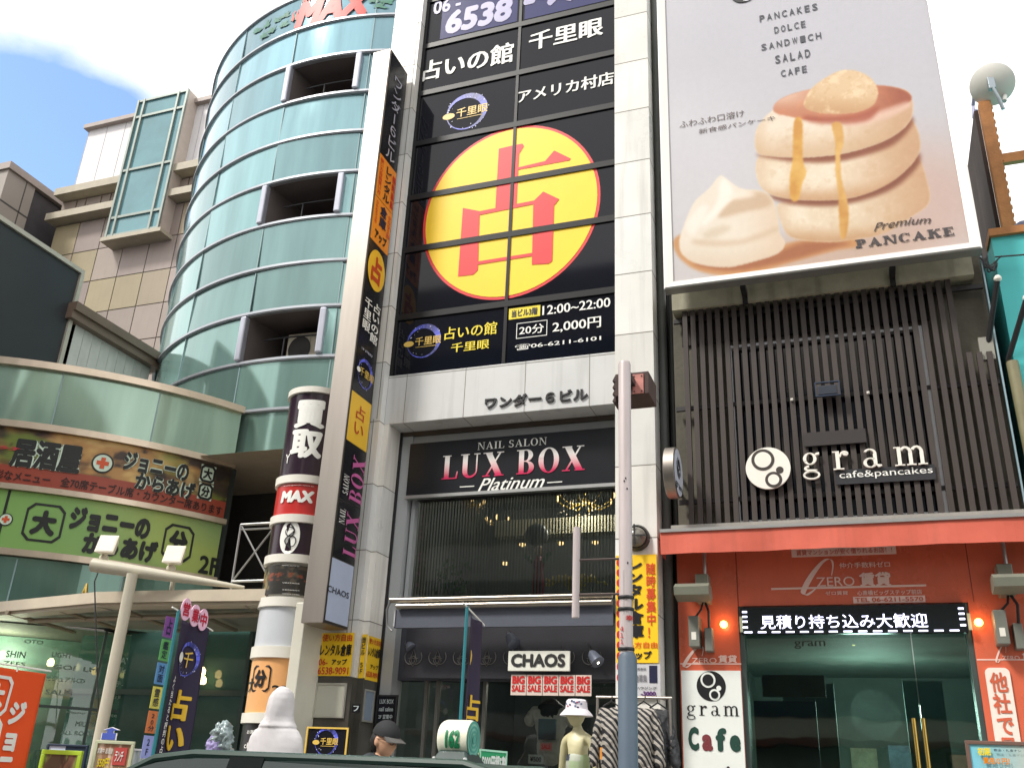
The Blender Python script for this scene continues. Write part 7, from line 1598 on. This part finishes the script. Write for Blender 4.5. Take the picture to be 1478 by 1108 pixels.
# -- spot lamps inside the shop front
for i, (px, py) in enumerate(((858, 948), (738, 922), (592, 930))):
    p = onY(px, py, 10.05+.15*i); hd = Vector(p); t = thing('track_lamp', ['grey adjustable shop lamp right of the name board', 'dim grey shop lamp above and left of the name board', 'dim grey shop lamp near the left pillar'][i], 'lamp', tuple(p), 'shop front lamps'); d = Vector((.5, -.3, -.6)).normalized()
    b = B(); b.lathe(hd-d*.08, d, [(.03, 0), (.05, .03), (.075, .16), (.06, .165)], 18); b.build('shade', M('lamp_slate', C(92, 98, 112), .4, .3), t, smooth=True); b = B(); b.tube([hd-d*.08, hd-d*.1+Vector((-.1, .25, .12))], .014, 6); b.build('arm', dark_metal, t)
    if i == 0: b = B(); b.ball(tuple(hd+d*.075), .018, seg=8); b.build('bulb', M('bulb_white', C(255, 244, 225), .4, emit=5.0), t)
# -- striped shirts on a rail outside
ry = 9.35; rx0, rx1 = onY(868, 1010, ry)[0], onY(955, 1010, ry)[0]; rz = onY(905, 1006, ry)[2]
t = thing('clothes_rail', 'steel clothes rail standing behind the pole', 'rail', ((rx0+rx1)/2, ry, .15)); b = B(); b.tube([(rx0-.05, ry, rz), (rx1+.1, ry, rz)], .014, 8)
for x in (rx0-.04, rx1+.08): b.tube([(x, ry, rz), (x, ry, .16)], .014, 8); b.tube([(x, ry-.25, .16), (x, ry+.25, .16)], .014, 8)
b.build('tube', steel, t, smooth=True)
stripe = bpy.data.materials.new('stripe_cloth'); stripe.use_nodes = True; tt = stripe.node_tree; pb_n = tt.nodes['Principled BSDF']; pb_n.inputs['Roughness'].default_value = .85
wv_ = tt.nodes.new('ShaderNodeTexWave'); wv_.inputs['Scale'].default_value = 8.5; wv_.inputs['Distortion'].default_value = .8; wv_.bands_direction = 'DIAGONAL'; cr = tt.nodes.new('ShaderNodeValToRGB'); cr.color_ramp.interpolation = 'CONSTANT'; cr.color_ramp.elements[0].color = C(40, 40, 44); cr.color_ramp.elements[1].position = .5; cr.color_ramp.elements[1].color = C(160, 154, 146)
co_ = tt.nodes.new('ShaderNodeTexCoord'); tt.links.new(co_.outputs['Object'], wv_.inputs[0]); tt.links.new(wv_.outputs[0], cr.inputs[0]); tt.links.new(cr.outputs[0], pb_n.inputs['Base Color'])
dots = M('dot_cloth', C(60, 62, 66), .85, var=.6, scale=30)
for i, (px, m_, lab, yo) in enumerate(((884, stripe, 'black and white striped shirt left of the pole on the rail', -.05), (932, stripe, 'brown tinged striped shirt right of the pole on the rail', -.08), (948, dots, 'dark speckled shirt at the right end of the clothes rail', .06))):
    x = onY(px, 1040, ry)[0]; y = ry+yo; NS = {'p': ((x, y, rz-.78), (.10, .15)), 'w': ((x, y, rz-.45), (.095, .14)), 'c': ((x, y, rz-.20), (.09, .13)), 'l': ((x-.085, y, rz-.15), .06), 'l2': ((x-.145, y-.03, rz-.44), .055), 'l3': ((x-.155, y-.05, rz-.64), .05), 'r': ((x+.085, y, rz-.15), .06), 'r2': ((x+.145, y-.02, rz-.44), .055), 'r3': ((x+.16, y-.04, rz-.64), .05)}
    t = thing('striped_shirt' if i < 2 else 'speckled_shirt', lab, 'shirt', (x, y, rz-.85)); bake([skin_mesh(NS, [('p', 'w'), ('w', 'c'), ('c', 'l'), ('l', 'l2'), ('l2', 'l3'), ('c', 'r'), ('r', 'r2'), ('r2', 'r3')], 'p')], 'cloth', m_, t, .010, 3, .016, 8); b = B(); b.tube([(x-.08, y, rz-.09), (x, y, rz-.04), (x+.08, y, rz-.09)], .008, 6); b.tube([(x, y, rz-.04), (x, ry, rz+.02)], .005, 5); b.build('hanger', dark_metal, t)
q = pb(FY(9.2), 866, 1078, 886, 1096); t = thing('price_tag', 'orange price tag hanging below the striped shirt left of the pole', 'tag', tuple(FY(9.2).at(q[0], q[1]))); b = B(); b.ob(FY(9.2), q[0], q[2], q[1], q[3], 0, .005); b.build('card', M('tag_orange', C(226, 150, 60), .6, var=.1), t); text('¥1,900', FY(9.2), (q[0]+.02, q[1]+.03, q[2]-.02, q[3]-.03), ink_red, t, n=.008)

# ================================================================ FLAGS
def cloth(name, pl, q, mat, parent, amp=.03, fold=7, nu=26, nv=60, taper=0.0):
    u0, v0, u1, v1 = q; v = []; f = []
    for j in range(nv+1):
        for i in range(nu+1):
            a, c = i/nu, j/nv; n = amp*math.sin(fold*a+2.2*c)*(1-.4*c)+amp*.5*math.sin(3*a-5*c); v.append(tuple(pl.at(u0+(u1-u0)*(a*(1-taper*(1-c))), v0+(v1-v0)*c, n)))
    for j in range(nv):
        for i in range(nu): f.append((j*(nu+1)+i, j*(nu+1)+i+1, (j+1)*(nu+1)+i+1, (j+1)*(nu+1)+i))
    b = B(); b.raw(v, f); o = b.build(name, mat, parent, smooth=True); s_ = o.modifiers.new('solid', 'SOLIDIFY'); s_.thickness = .003; return o
class Wav(Pl):
    curved = True
    def __init__(s, base, q, amp, fold, taper=0.0): s.O, s.u, s.n = base.O, base.u, base.n; s.q = q; s.amp = amp; s.fold = fold; s.tp = taper
    def at(s, u, v, n=0.0):
        a = (u-s.q[0])/(s.q[2]-s.q[0]); c = (v-s.q[1])/(s.q[3]-s.q[1]); w = s.amp*math.sin(s.fold*a+2.2*c)*(1-.4*c)+s.amp*.5*math.sin(3*a-5*c)
        a = a*(1-s.tp*(1-c)); return s.O+s.u*(s.q[0]+(s.q[2]-s.q[0])*a)+np.array([0, 0, v])+s.n*(n+w)
navy = M('flag_navy', C(44, 36, 62), .75, var=.12, scale=2); gold_y = M('flag_gold', C(226, 184, 50), .6, var=.06); tealp = M('flag_teal', C(40, 124, 134), .4, var=.1)
def nobori(label, X, top, bot, wpx, group, extra=True, wid=.5):
    p = onX(top[0], top[1], X); y0 = p[1]; zt_ = p[2]; base = FX(X); t = thing('nobori_flag', label, 'flag', (X, y0, .15), group)
    b = B(); b.tube([(X, y0, .15), (X, y0, zt_+.04)], .016, 10); b.build('pole', tealp, t, smooth=True)
    b = B(); b.tube([(X, y0-.1, zt_+.05), (X, y0+wid+.06, zt_-.07)], .008, 6); b.build('cross_arm', ink_white, t); b = B(); b.lathe((X, y0, .15), (0, 0, 1), [(.19, 0), (.19, .06), (.05, .1), (.03, .2)], 18); b.build('base', M('base_grey', C(140, 142, 146), .6), t)
    q = (y0+.03, .55, y0+wid, zt_-.05); fl_ = cloth('banner', base, q, navy, t, .035, 6, taper=.12); return t, base, q, y0, zt_
t, base, q, y0, zt_ = nobori('tall navy flag with a violet moon and gold lettering in front of the round shop', -6.1, (257, 886), None, 0, 'navy fortune teller flags')
wv2 = Wav(base, q, .035, 6, .12); h = q[3]-q[1]
moon(wv2, q[0]+.24, zt_-.38, .16, t, .012, False); text('千', wv2, (q[0]+.17, zt_-.46, q[0]+.32, zt_-.31), gold, t, n=.016); b = B(); b.disc(wv2, q[0]+.1, zt_-.38, .05, .05, .014, 20); b.build('logo_badge', ink_white, t)
vtext('占い館', wv2, (q[0]+.08, zt_-1.52, q[0]+.40, zt_-.66), gold_y, t, n=.012, bold=.03, fat=1); vtext('よく当たると評判の占い', wv2, (q[0]+.015, zt_-1.3, q[0]+.07, zt_-.55), ink_white, t, n=.012)
# small coloured tags down the pole side
cols_ = [('占', C(120, 70, 140)), ('鑑定', C(90, 160, 90)), ('対面', C(90, 140, 190)), ('霊感', C(206, 196, 90)), ('20分', C(206, 120, 70)), ('2F', C(150, 160, 220))]
for i, (s_, c_) in enumerate(cols_):
    zt2 = zt_-.04-.21*i; b = B(); qq = (y0-.16, zt2-.19, y0-.03, zt2); b.ob(base, qq[0], qq[2], qq[1], qq[3], -.002, .002); b.build('side_tag', M('tag_%s' % ['violet', 'green', 'blue', 'lemon', 'coral', 'lilac'][i], c_, .6), t); vtext(s_, base, (qq[0]+.025, qq[1]+.015, qq[2]-.025, qq[3]-.015), ink_navy, t, n=.005)
op = thing('open_plaque', 'three pink ovals reading open for business on top of the navy flag', 'sign', (-6.1, y0+.2, zt_)); 
for i, ch in enumerate('営業中'):
    c_ = onX(*[(269, 879), (282, 888), (293.5, 894)][i], -6.08); Q_ = FX(-6.08); b = B(); b.prism(Q_, [(c_[1]+.075*math.cos(a), c_[2]+.105*math.sin(a)) for a in np.linspace(0, 6.2832, 29)[:-1]], -.008, 0); b.build('oval', M('oval_pink', C(236, 190, 214), .5), op); text(ch, Q_, (c_[1]-.05, c_[2]-.065, c_[1]+.05, c_[2]+.065), M('ink_cherry', C(190, 30, 60), .5), op, n=.004, bold=.03)
b = B(); b.tube([(-6.09, y0+.08, zt_+.02), (-6.09, y0+.08, zt_+.1)], .006, 5); b.tube([(-6.09, y0+.3, zt_-.03), (-6.09, y0+.3, zt_+.06)], .006, 5); b.build('peg', ink_white, op)
# second navy flag by the clothes shop
p2 = onX(673, 882, -3.55)
t, base, q, y0, zt_ = nobori('slim navy flag with gold strokes beside the clothes shop entrance', -3.55, (674, 880), None, 0, 'navy fortune teller flags', wid=.42)
wv2 = Wav(base, q, .035, 6, .12); vtext('占いの館', wv2, (q[0]+.14, zt_-1.75, q[0]+.40, zt_-.75), gold_y, t, n=.012, bold=.02); vtext('よく当たると', wv2, (q[0]+.04, zt_-1.5, q[0]+.11, zt_-.8), ink_white, t, n=.012); b = B(); b.disc(wv2, q[0]+.16, zt_-.42, .05, .07, .014, 16); b.build('logo_badge', gold, t)
# orange flag at the left edge
XO = -7.6; base = FX(XO); a, c = onX(0, 957, XO), onX(70, 969, XO); t = thing('nobori_flag', 'bright orange flag with white brush lettering at the left edge', 'flag', (XO, a[1], .15))
q = (a[1]-.35, .6, c[1]-.02, a[2]-.03); om = M('flag_orange', C(236, 84, 28), .7, var=.07, scale=1.5); cloth('banner', base, q, om, t, .03, 5); wv2 = Wav(base, q, .03, 5)
b = B(); b.tube([(XO, q[0]-.08, .15), (XO, q[0]-.08, q[3]+.1)], .016, 8); b.build('pole', ink_white, t); b = B(); b.tube([(XO, q[0]-.1, q[3]+.03), (XO, q[2]+.05, q[3]+.03)], .009, 6); b.tube([(XO, (q[0]+q[2])/2+.1, q[3]-.02), (XO, (q[0]+q[2])/2+.1, q[3]+.03)], .008, 5); b.build('cross_arm', ink_white, t)
b = B(); b.lathe((XO, q[0]-.08, .15), (0, 0, 1), [(.19, 0), (.19, .06), (.05, .1), (.03, .2)], 18); b.build('base', M('base_grey', None), t)
uo0, uo1 = base.px(-16, 956)[0], base.px(27, 961)[0]; wo = uo1-uo0
for i, ch in enumerate('大分'):
    c0 = (uo0, q[3]-.07-(i+1)*wo*1.08+.02, uo1, q[3]-.07-i*wo*1.08); cham(wv2, c0, .05, .028, 0, .012, ink_white, t); w = (c0[2]-c0[0])*.2; text(ch, wv2, (c0[0]+w, c0[1]+w, c0[2]-w, c0[3]-w), ink_white, t, n=.013, bold=.06)
vtext('ジョニーの', wv2, (uo1+.03, q[3]-.27-1.15, uo1+.22, q[3]-.27), ink_white, t, n=.012, bold=.06)

# ================================================================ BOARDS ON THE PAVEMENT
def aboard(name, label, corners, Y0, dy, frame_m, painter, fw=.03, group=None, res=(60, 60), backtilt=.22):
    """leaning menu board with two legs: px corners TL, TR at depth Y0; leans back"""
    a = onY(*corners[0], Y0); c = onY(*corners[1], Y0+dy); u = Vector((c[0]-a[0], c[1]-a[1], 0)); w = u.length; z1 = (a[2]+c[2])/2
    pl = Pl((a[0], a[1]), (u.x, u.y)); z0 = .22; t = thing(name, label, 'sign board', tuple(pl.at(w/2, .15)), group)
    b = B(); b.frame(pl, 0, w, z0, z1, fw, -.02, .015); b.build('frame', frame_m, t, bevel=.004); b = B(); b.ob(pl, fw, w-fw, z0+fw, z1-fw, -.012, -.003); b.build('panel', white_paint, t)
    picture('print', pl, (fw, z0+fw, w-fw, z1-fw), res[0], res[1], painter, print_mat, t, n=.0)
    b = B()
    for uu in (.03, w-.03): b.tube([pl.at(uu, z0, -.01), pl.at(uu, .15, .08)], .012, 6); b.tube([pl.at(uu, z1-.1, -.02), pl.at(uu, .15, -.4)], .012, 6)
    b.build('leg', dark_metal, t); return t, pl, w, z0, z1
def food(seed, base, cs):
    def f(U, V):
        c = Canvas(U, V, base)
        for i, (col, cell) in enumerate(cs): c.shade(sst(.5, .64, fbm(U.shape, cell, seed+i, 4)), col, .85)
        return c.img
    return f
lime = M('frame_lime', C(176, 210, 60), .45, var=.06); palef = M('frame_palegreen', C(206, 212, 180), .45, var=.06)
aboard('menu_board', 'menu board in a bright lime frame with a grilled dish photo', ((62, 1081), (120, 1083)), 7.6, .05, lime, food(51, (96, 84, 66), [((150, 110, 90), 18), ((70, 60, 50), 12), ((150, 170, 90), 10)]), .04)
t, pl, w, z0, z1 = aboard('menu_board', 'tilted menu board in a pale frame with pink food photos and a red box', ((139, 1065), (195, 1072)), 7.9, .15, palef, food(61, (196, 168, 140), [((220, 150, 140), 16), ((236, 210, 190), 10), ((150, 110, 80), 9)]), .03)
b = B(); b.ob(pl, w*.52, w-.06, z1-.22, z1-.06, .002, .006); b.build('red_box', M('box_red', C(206, 84, 80), .5), t); text('ランチ', pl, (w*.56, z1-.19, w-.09, z1-.09), ink_white, t, n=.009, bold=.03); text('営業中 居酒屋', pl, (w*.1, z1-.12, w*.48, z1-.07), ink_white, t, n=.006); text('550円', pl, (w*.15, z1-.25, w*.45, z1-.16), ink_yellow, t, n=.006, bold=.03)
aboard('info_board', 'pale grey notice board leaning beside the pink menu board', ((186, 1077), (211, 1083)), 8.2, .2, M('frame_grey', None), food(71, (186, 196, 196), [((150, 160, 170), 7), ((206, 214, 214), 14)]), .02)
aboard('leaflet_stand', 'blue topped white leaflet stand behind the lime menu board', ((70, 1072), (128, 1075)), 8.3, .1, M('frame_navy', C(34, 50, 72), .5), lambda U, V: np.where((U < .45)[..., None], np.array([196, 210, 232.]), np.array([44, 58, 78.])), .02)
q = pb(FY(8.25), 146, 1048, 170, 1068); Q_ = FY(8.25); t = thing('arrow_sign', 'blue arrow sign pointing up behind the pink menu board', 'sign', tuple(Q_.at((q[0]+q[2])/2, .15))); u0, v0, u1, v1 = q; um = (u0+u1)/2
ar = [(u0+.02, v0), (u1-.03, v0), (u1-.03, v0+.07), (um+.05, v0+.07), (um+.05, v0+.1), (u1, v0+.1), (um+.02, v1), (u0+.03, v0+.1), (um-.04, v0+.1), (um-.04, v0+.07), (u0+.02, v0+.07)]
b = B(); b.prism(Q_, ar, -.012, -.004); b.build('border', ink_white, t); b = B(); b.prism(Q_, [((x-um)*.88+um, (y-v0)*.9+v0+.006) for x, y in ar], -.003, 0); b.build('arrow', M('arrow_blue', C(70, 90, 180), .5), t); b = B(); b.tube([(um, 8.27, .15), (um, 8.27, v0+.02)], .012, 6); b.build('post', dark_metal, t)
# moon A-board by the pillar
q = pb(FY(8.6), 444, 1048, 499, 1097); Q_ = FY(8.6); t = thing('fortune_board', 'black board in a gold frame with a blue moon crest by the dark pillar base', 'sign board', tuple(Q_.at((q[0]+q[2])/2, .15))); b = B(); b.ob(Q_, q[0], q[2], .3, q[3], -.02, 0); b.build('panel', nearblack, t); b = B(); b.frame(Q_, q[0], q[2], q[1], q[3], .016, 0, .012); b.build('frame', gold, t); moon(Q_, (q[0]+q[2])/2, (q[1]+q[3])/2+.02, .13, t, .005, True); b = B(); b.box(q[0]+.05, q[0]+.08, 8.6, 8.95, .15, .3); b.box(q[2]-.08, q[2]-.05, 8.6, 8.95, .15, .3); b.build('foot', dark_metal, t)
# plastic wrapped bundle by the pillar sign
p = onY(327, 1052, 8.4); t = thing('wrapped_bundle', 'lilac and mint bundle wrapped in clear plastic beside the hooded person', 'bundle', (p[0], 8.4, .15)); b = B(); zt2 = p[2]
for i in range(9): a = random.uniform(0, 6.28); z = .15+(zt2-.15)*(i/9); r = .17-.07*i/9; b.ball((p[0]+.06*math.cos(a), 8.4+.06*math.sin(a), z+.08), r, r*.8, .16, 12)
o = bake([b], 'wrap', M('wrap_mint', C(150, 168, 170), .2, var=.45, scale=11, bump=.7, bscale=16), t, .012, 2, .05, 11); b = B(); b.ball((p[0]-.04, 8.33, zt2-.2), .10, .08, .16, 12); b.ball((p[0]+.03, 8.34, zt2-.06), .06, .06, .09, 10); bake([b], 'lilac_cloth', M('cloth_lilac', C(150, 140, 190), .5, var=.4, scale=12), t, .011, 1, .04, 12)
# framed board at the lower right corner
p0 = onY(1392, 1067, 9.2); p1 = onY(1478, 1070, 9.2); 
aboard('offer_board', 'blue and cream offer board in a brown frame at the lower right corner', ((1392, 1067), (1490, 1071)), 9.2, .0, M('frame_brown', C(110, 84, 74), .5), lambda U, V: np.stack([150+60*U-30*V, 180+20*V-10*U, 210-40*U+10*V], -1), .03)
ob_ = [o for o in bpy.data.objects if o.name.startswith('offer_board')][0]; Q_ = FY(9.19); text('初期', Q_, pb(Q_, 1410, 1078, 1430, 1090), ink_yellow, ob_, n=.012, bold=.04); text('費用０円！', Q_, pb(Q_, 1418, 1092, 1458, 1103), M('ink_orange', None), ob_, n=.012, bold=.04); text('敷金・礼金ナシ', Q_, pb(Q_, 1434, 1080, 1474, 1085), ink_navy, ob_, n=.012)

# ================================================================ TAXI at the kerb
ty = 4.9; tx = onY(660, 1095, ty)[0]-.12; roofz = onY(620, 1103, ty)[2]
t = thing('taxi', 'dark green parked taxi with only its roof top showing at the bottom edge', 'taxi', (tx-.35, ty, 0)); car_m = M('taxi_green', C(44, 66, 60), .4, .0, var=.06, spec=.3)
def car_section(x, half, z0, z1, top): return x
prof = [(-2.3, .55, .95), (-2.25, .34, 1.0), (-1.5, .30, 1.02), (1.45, .30, 1.0), (2.2, .36, .86), (2.28, .5, .8)]
b = B(); xs = [-2.3, -2.2, -1.6, -1.0, .9, 1.5, 2.1, 2.28]; lo_ = [.5, .32, .28, .28, .28, .28, .32, .46]; hi_ = [.92, .98, 1.02, 1.02, 1.0, .96, .84, .72]; hw = [.76, .82, .85, .86, .86, .85, .82, .74]
secs = []
for x, l, h, w in zip(xs, lo_, hi_, hw): secs.append([(tx-.35+x, ty-w+.06, l), (tx-.35+x, ty-w, (l+h)/2), (tx-.35+x, ty-w+.07, h), (tx-.35+x, ty+w-.07, h), (tx-.35+x, ty+w, (l+h)/2), (tx-.35+x, ty+w-.06, l)])
for s0, s1 in zip(secs, secs[1:]):
    for j in range(6): b.quadv([s0[j], s1[j], s1[(j+1) % 6], s0[(j+1) % 6]])
b.quadv(secs[0]); b.quadv(secs[-1][::-1]); b.build('body', car_m, t, smooth=True, bevel=.02)
b = B(); rs_ = [(-1.75, 1.0, .72), (-.98, roofz-.03, .60), (-.75, roofz, .58), (.75, roofz-.0, .58), (.95, roofz-.05, .60), (1.5, 1.0, .72)]
rows = [[(tx-.35+x, ty-w, z), (tx-.35+x, ty-w*.5, z+.012), (tx-.35+x, ty+w*.5, z+.012), (tx-.35+x, ty+w, z)] for x, z, w in rs_]
for i in (1, 2, 3):
    for j in range(3): b.quadv([rows[i][j], rows[i+1][j], rows[i+1][j+1], rows[i][j+1]])
b.build('roof', car_m, t, smooth=True)
for sd in (0, 3):
    b = B(); b.tube([r_[sd] for r_ in rows], .022, 8); b.build('roof_rail', car_m, t, smooth=True)
    wy = .86*(-1 if sd == 0 else 1); b = B(); sy_ = -.012 if sd == 0 else .012; xo = tx-.35; b.quadv([(xo-.47, ty+wy*.97+sy_, .98), (xo-.52, ty+wy*.68+sy_, roofz), (xo-.32, ty+wy*.68+sy_, roofz), (xo-.27, ty+wy*.97+sy_, .98)]); b.build('door_pillar', M('pillar_black', C(16, 22, 22), .8, spec=.1), t)
cg = M('car_glass', C(26, 40, 38), .08, spec=.45)
for nm, i in (('rear_window', 0), ('windscreen', 4)):
    b = B()
    for j in range(3): b.quadv([rows[i][j], rows[i+1][j], rows[i+1][j+1], rows[i][j+1]])
    b.build(nm, cg, t, smooth=True)
for sd in (0, 3):
    wy = .86*(-1 if sd == 0 else 1); b = B(); b.quadv([(tx-.35-1.65, ty+wy*.97, 1.0), rows[1][sd], rows[2][sd], (tx-.35-.45, ty+wy*.7, roofz-.02), (tx-.35-.4, ty+wy*.97, 1.0)]); b.build('side_window', cg, t); b = B(); b.quadv([(tx-.35-.34, ty+wy*.97, 1.0), (tx-.35-.39, ty+wy*.7, roofz-.02), rows[3][sd], rows[4][sd], (tx-.35+1.2, ty+wy*.97, 1.0)]); b.build('side_window', cg, t)
for x in (-1.45, 1.4):
    for s_ in (-1, 1):
        b = B(); b.lathe((tx-.35+x, ty+s_*.70, .31), (0, s_, 0), [(.2, 0), (.3, .01), (.31, .05), (.3, .17), (.2, .18)], 28); wl = b.build('wheel', M('tyre', C(28, 28, 30), .85), t, smooth=True); b = B(); b.lathe((tx-.35+x, ty+s_*.86, .31), (0, s_, 0), [(.19, 0), (.17, .03), (.05, .04)], 20); b.build('rim', alu, wl, smooth=True)
for s_ in (-1, 1): b = B(); b.box(tx-.35+2.2, tx-.35+2.28, ty+s_*.6-.14, ty+s_*.6+.14, .62, .74); b.build('headlight', M('headlight', C(220, 222, 220), .1), t, bevel=.015); b = B(); b.box(tx-.35-2.32, tx-.35-2.27, ty+s_*.6-.14, ty+s_*.6+.14, .7, .86); b.build('tail_light', M('tail_red', C(150, 20, 20), .2), t, bevel=.015)
# roof lamp: a drum lying across the roof
la = onY(664, 1064, ty); tx += .0; lr = abs(onY(660, 1036, ty)[2]-onY(660, 1092, ty)[2])/2; lx0, lx1 = onY(642, 1062, ty)[0], onY(683, 1062, ty)[0]; lz = roofz+lr+.035
t = thing('taxi_lamp', 'round white taxi roof lamp numbered 162 with green rings on its end', 'taxi lamp', ((lx0+lx1)/2, ty, roofz)); b = B(); b.lathe((lx0, ty, lz), (1, 0, 0), [(lr*.86, -.008), (lr*.95, .004), (lr, .02), (lr, lx1-lx0-.015), (lr*.96, lx1-lx0)], 44); b.build('drum', M('lamp_cream', C(236, 234, 214), .3, var=.04, coat=.3), t, smooth=True)
class Drum:
    curved = True
    def at(s, u, v, n=0.0): a = v/lr; return np.array([u, ty-(lr+n)*math.cos(a), lz+(lr+n)*math.sin(a)])
lam_g = M('lamp_green', C(24, 130, 84), .4); text('162', Drum(), (lx0+.045, -.05, lx1-.035, .045), lam_g, t, n=.004, bold=.06)
QE_ = FX(lx1); b = B()
for i, f in enumerate((.94, .70, .46)): b.ring(QE_, ty, lz, lr*f, lr*f, lr*.11, .006+i*.001)
b.disc(QE_, ty, lz, lr*.24, lr*.24, .009, 24); b.build('end_rings', M('ring_green', C(70, 150, 136), .4), t); b = B(); b.disc(QE_, ty, lz, lr*.95, lr*.95, .004, 40); b.build('end_face', M('end_mint', C(130, 186, 170), .4), t)
b = B(); b.hexa([(lx0-.02, ty-.13, roofz+.012), (lx1+.03, ty-.13, roofz+.012), (lx1+.03, ty+.13, roofz+.012), (lx0-.02, ty+.13, roofz+.012), (lx0+.01, ty-.08, roofz+.075), (lx1-.005, ty-.08, roofz+.075), (lx1-.005, ty+.08, roofz+.075), (lx0+.01, ty+.08, roofz+.075)]); b.build('base', M('base_teal', C(36, 56, 54), .4), t, bevel=.01)
b = B()
for x in (lx0+.0, lx1+.01): b.ball((x, ty-.12, roofz+.03), .012, seg=8)
b.build('screw', alu, t)
a = onY(692, 1081, ty+.15); c = onY(731, 1088, ty+.45); pl = Pl((a[0], a[1]), (c[0]-a[0], c[1]-a[1])); w = math.hypot(c[0]-a[0], c[1]-a[1]); z1 = (a[2]+c[2])/2+.01
t = thing('fare_board', 'green fare board with white figures 5000 standing behind the taxi lamp', 'sign', tuple(pl.at(w/2, roofz))); b = B(); b.ob(pl, 0, w, roofz-.02, z1, -.012, 0); b.build('board', M('fare_green', C(44, 160, 100), .4, var=.05), t); b = B(); b.frame(pl, 0, w, roofz-.02, z1, .01, 0, .006); b.build('frame', M('fare_mint', C(180, 226, 200), .4), t); text('5000円超5割', pl, (.02, z1-.105, w-.015, z1-.025), ink_white, t, n=.006, bold=.05)
b = B(); b.ob(pl, -.045, -.005, roofz-.02, z1-.02, -.012, .0); b.build('side_tab', M('tab_cream', C(226, 220, 170), .4), t)

# ================================================================ ACROSS THE STREET (behind the viewer, seen in the glass)
for i, (x0, x1, z1, c_, lab) in enumerate(((-46, -25, 15.5, (176, 168, 150), 'beige office block across the street mirrored low in the round tower'), (-24, -7, 21, (150, 150, 152), 'grey office block across the street mirrored in the black film windows'), (-5, 16, 16.5, (190, 184, 170), 'cream shop block across the street mirrored in the doorway glass'))):
    t = thing('opposite_building', lab, 'building', ((x0+x1)/2, -16, 0), 'buildings across the street')
    b = B(); b.box(x0, x1, -26, -12, 0, z1); b.build('wall', M('opposite_wall_%s' % ['beige', 'grey', 'cream'][i], C(*c_), .7, var=.12, scale=.4), t)
    z = 3.6
    while z < z1-2: b = B(); b.box(x0+.8, x1-.8, -12, -11.95, z, z+1.7); b.build('window_band', M('opposite_glass', C(60, 74, 84), .1, var=.2), t); z += 3.1
    b = B(); b.box(x0+.5, x1-.5, -12, -10.8, 2.7, 2.9); b.build('shop_canopy', M('opposite_canopy', C(120, 60, 50), .7), t)
# room lights for lit lamps inside; the doorway one is added fill
for (p, e, c_) in (((-3.4, 12.0, 4.9), 26, (1, .96, .9)), ((-3.2, 11.9, 2.75), 18, (1, .95, .86)), ((0.1, 13.2, 2.3), 48, (1, 1, .96)), ((-13.2, 11.9, 2.9), 34, (1, .9, .7))):
    l_ = bpy.data.lights.new('room_light', 'POINT'); l_.energy = e; l_.color = c_; l_.shadow_soft_size = .3; o = bpy.data.objects.new('room_light', l_); COL.objects.link(o); o.location = p
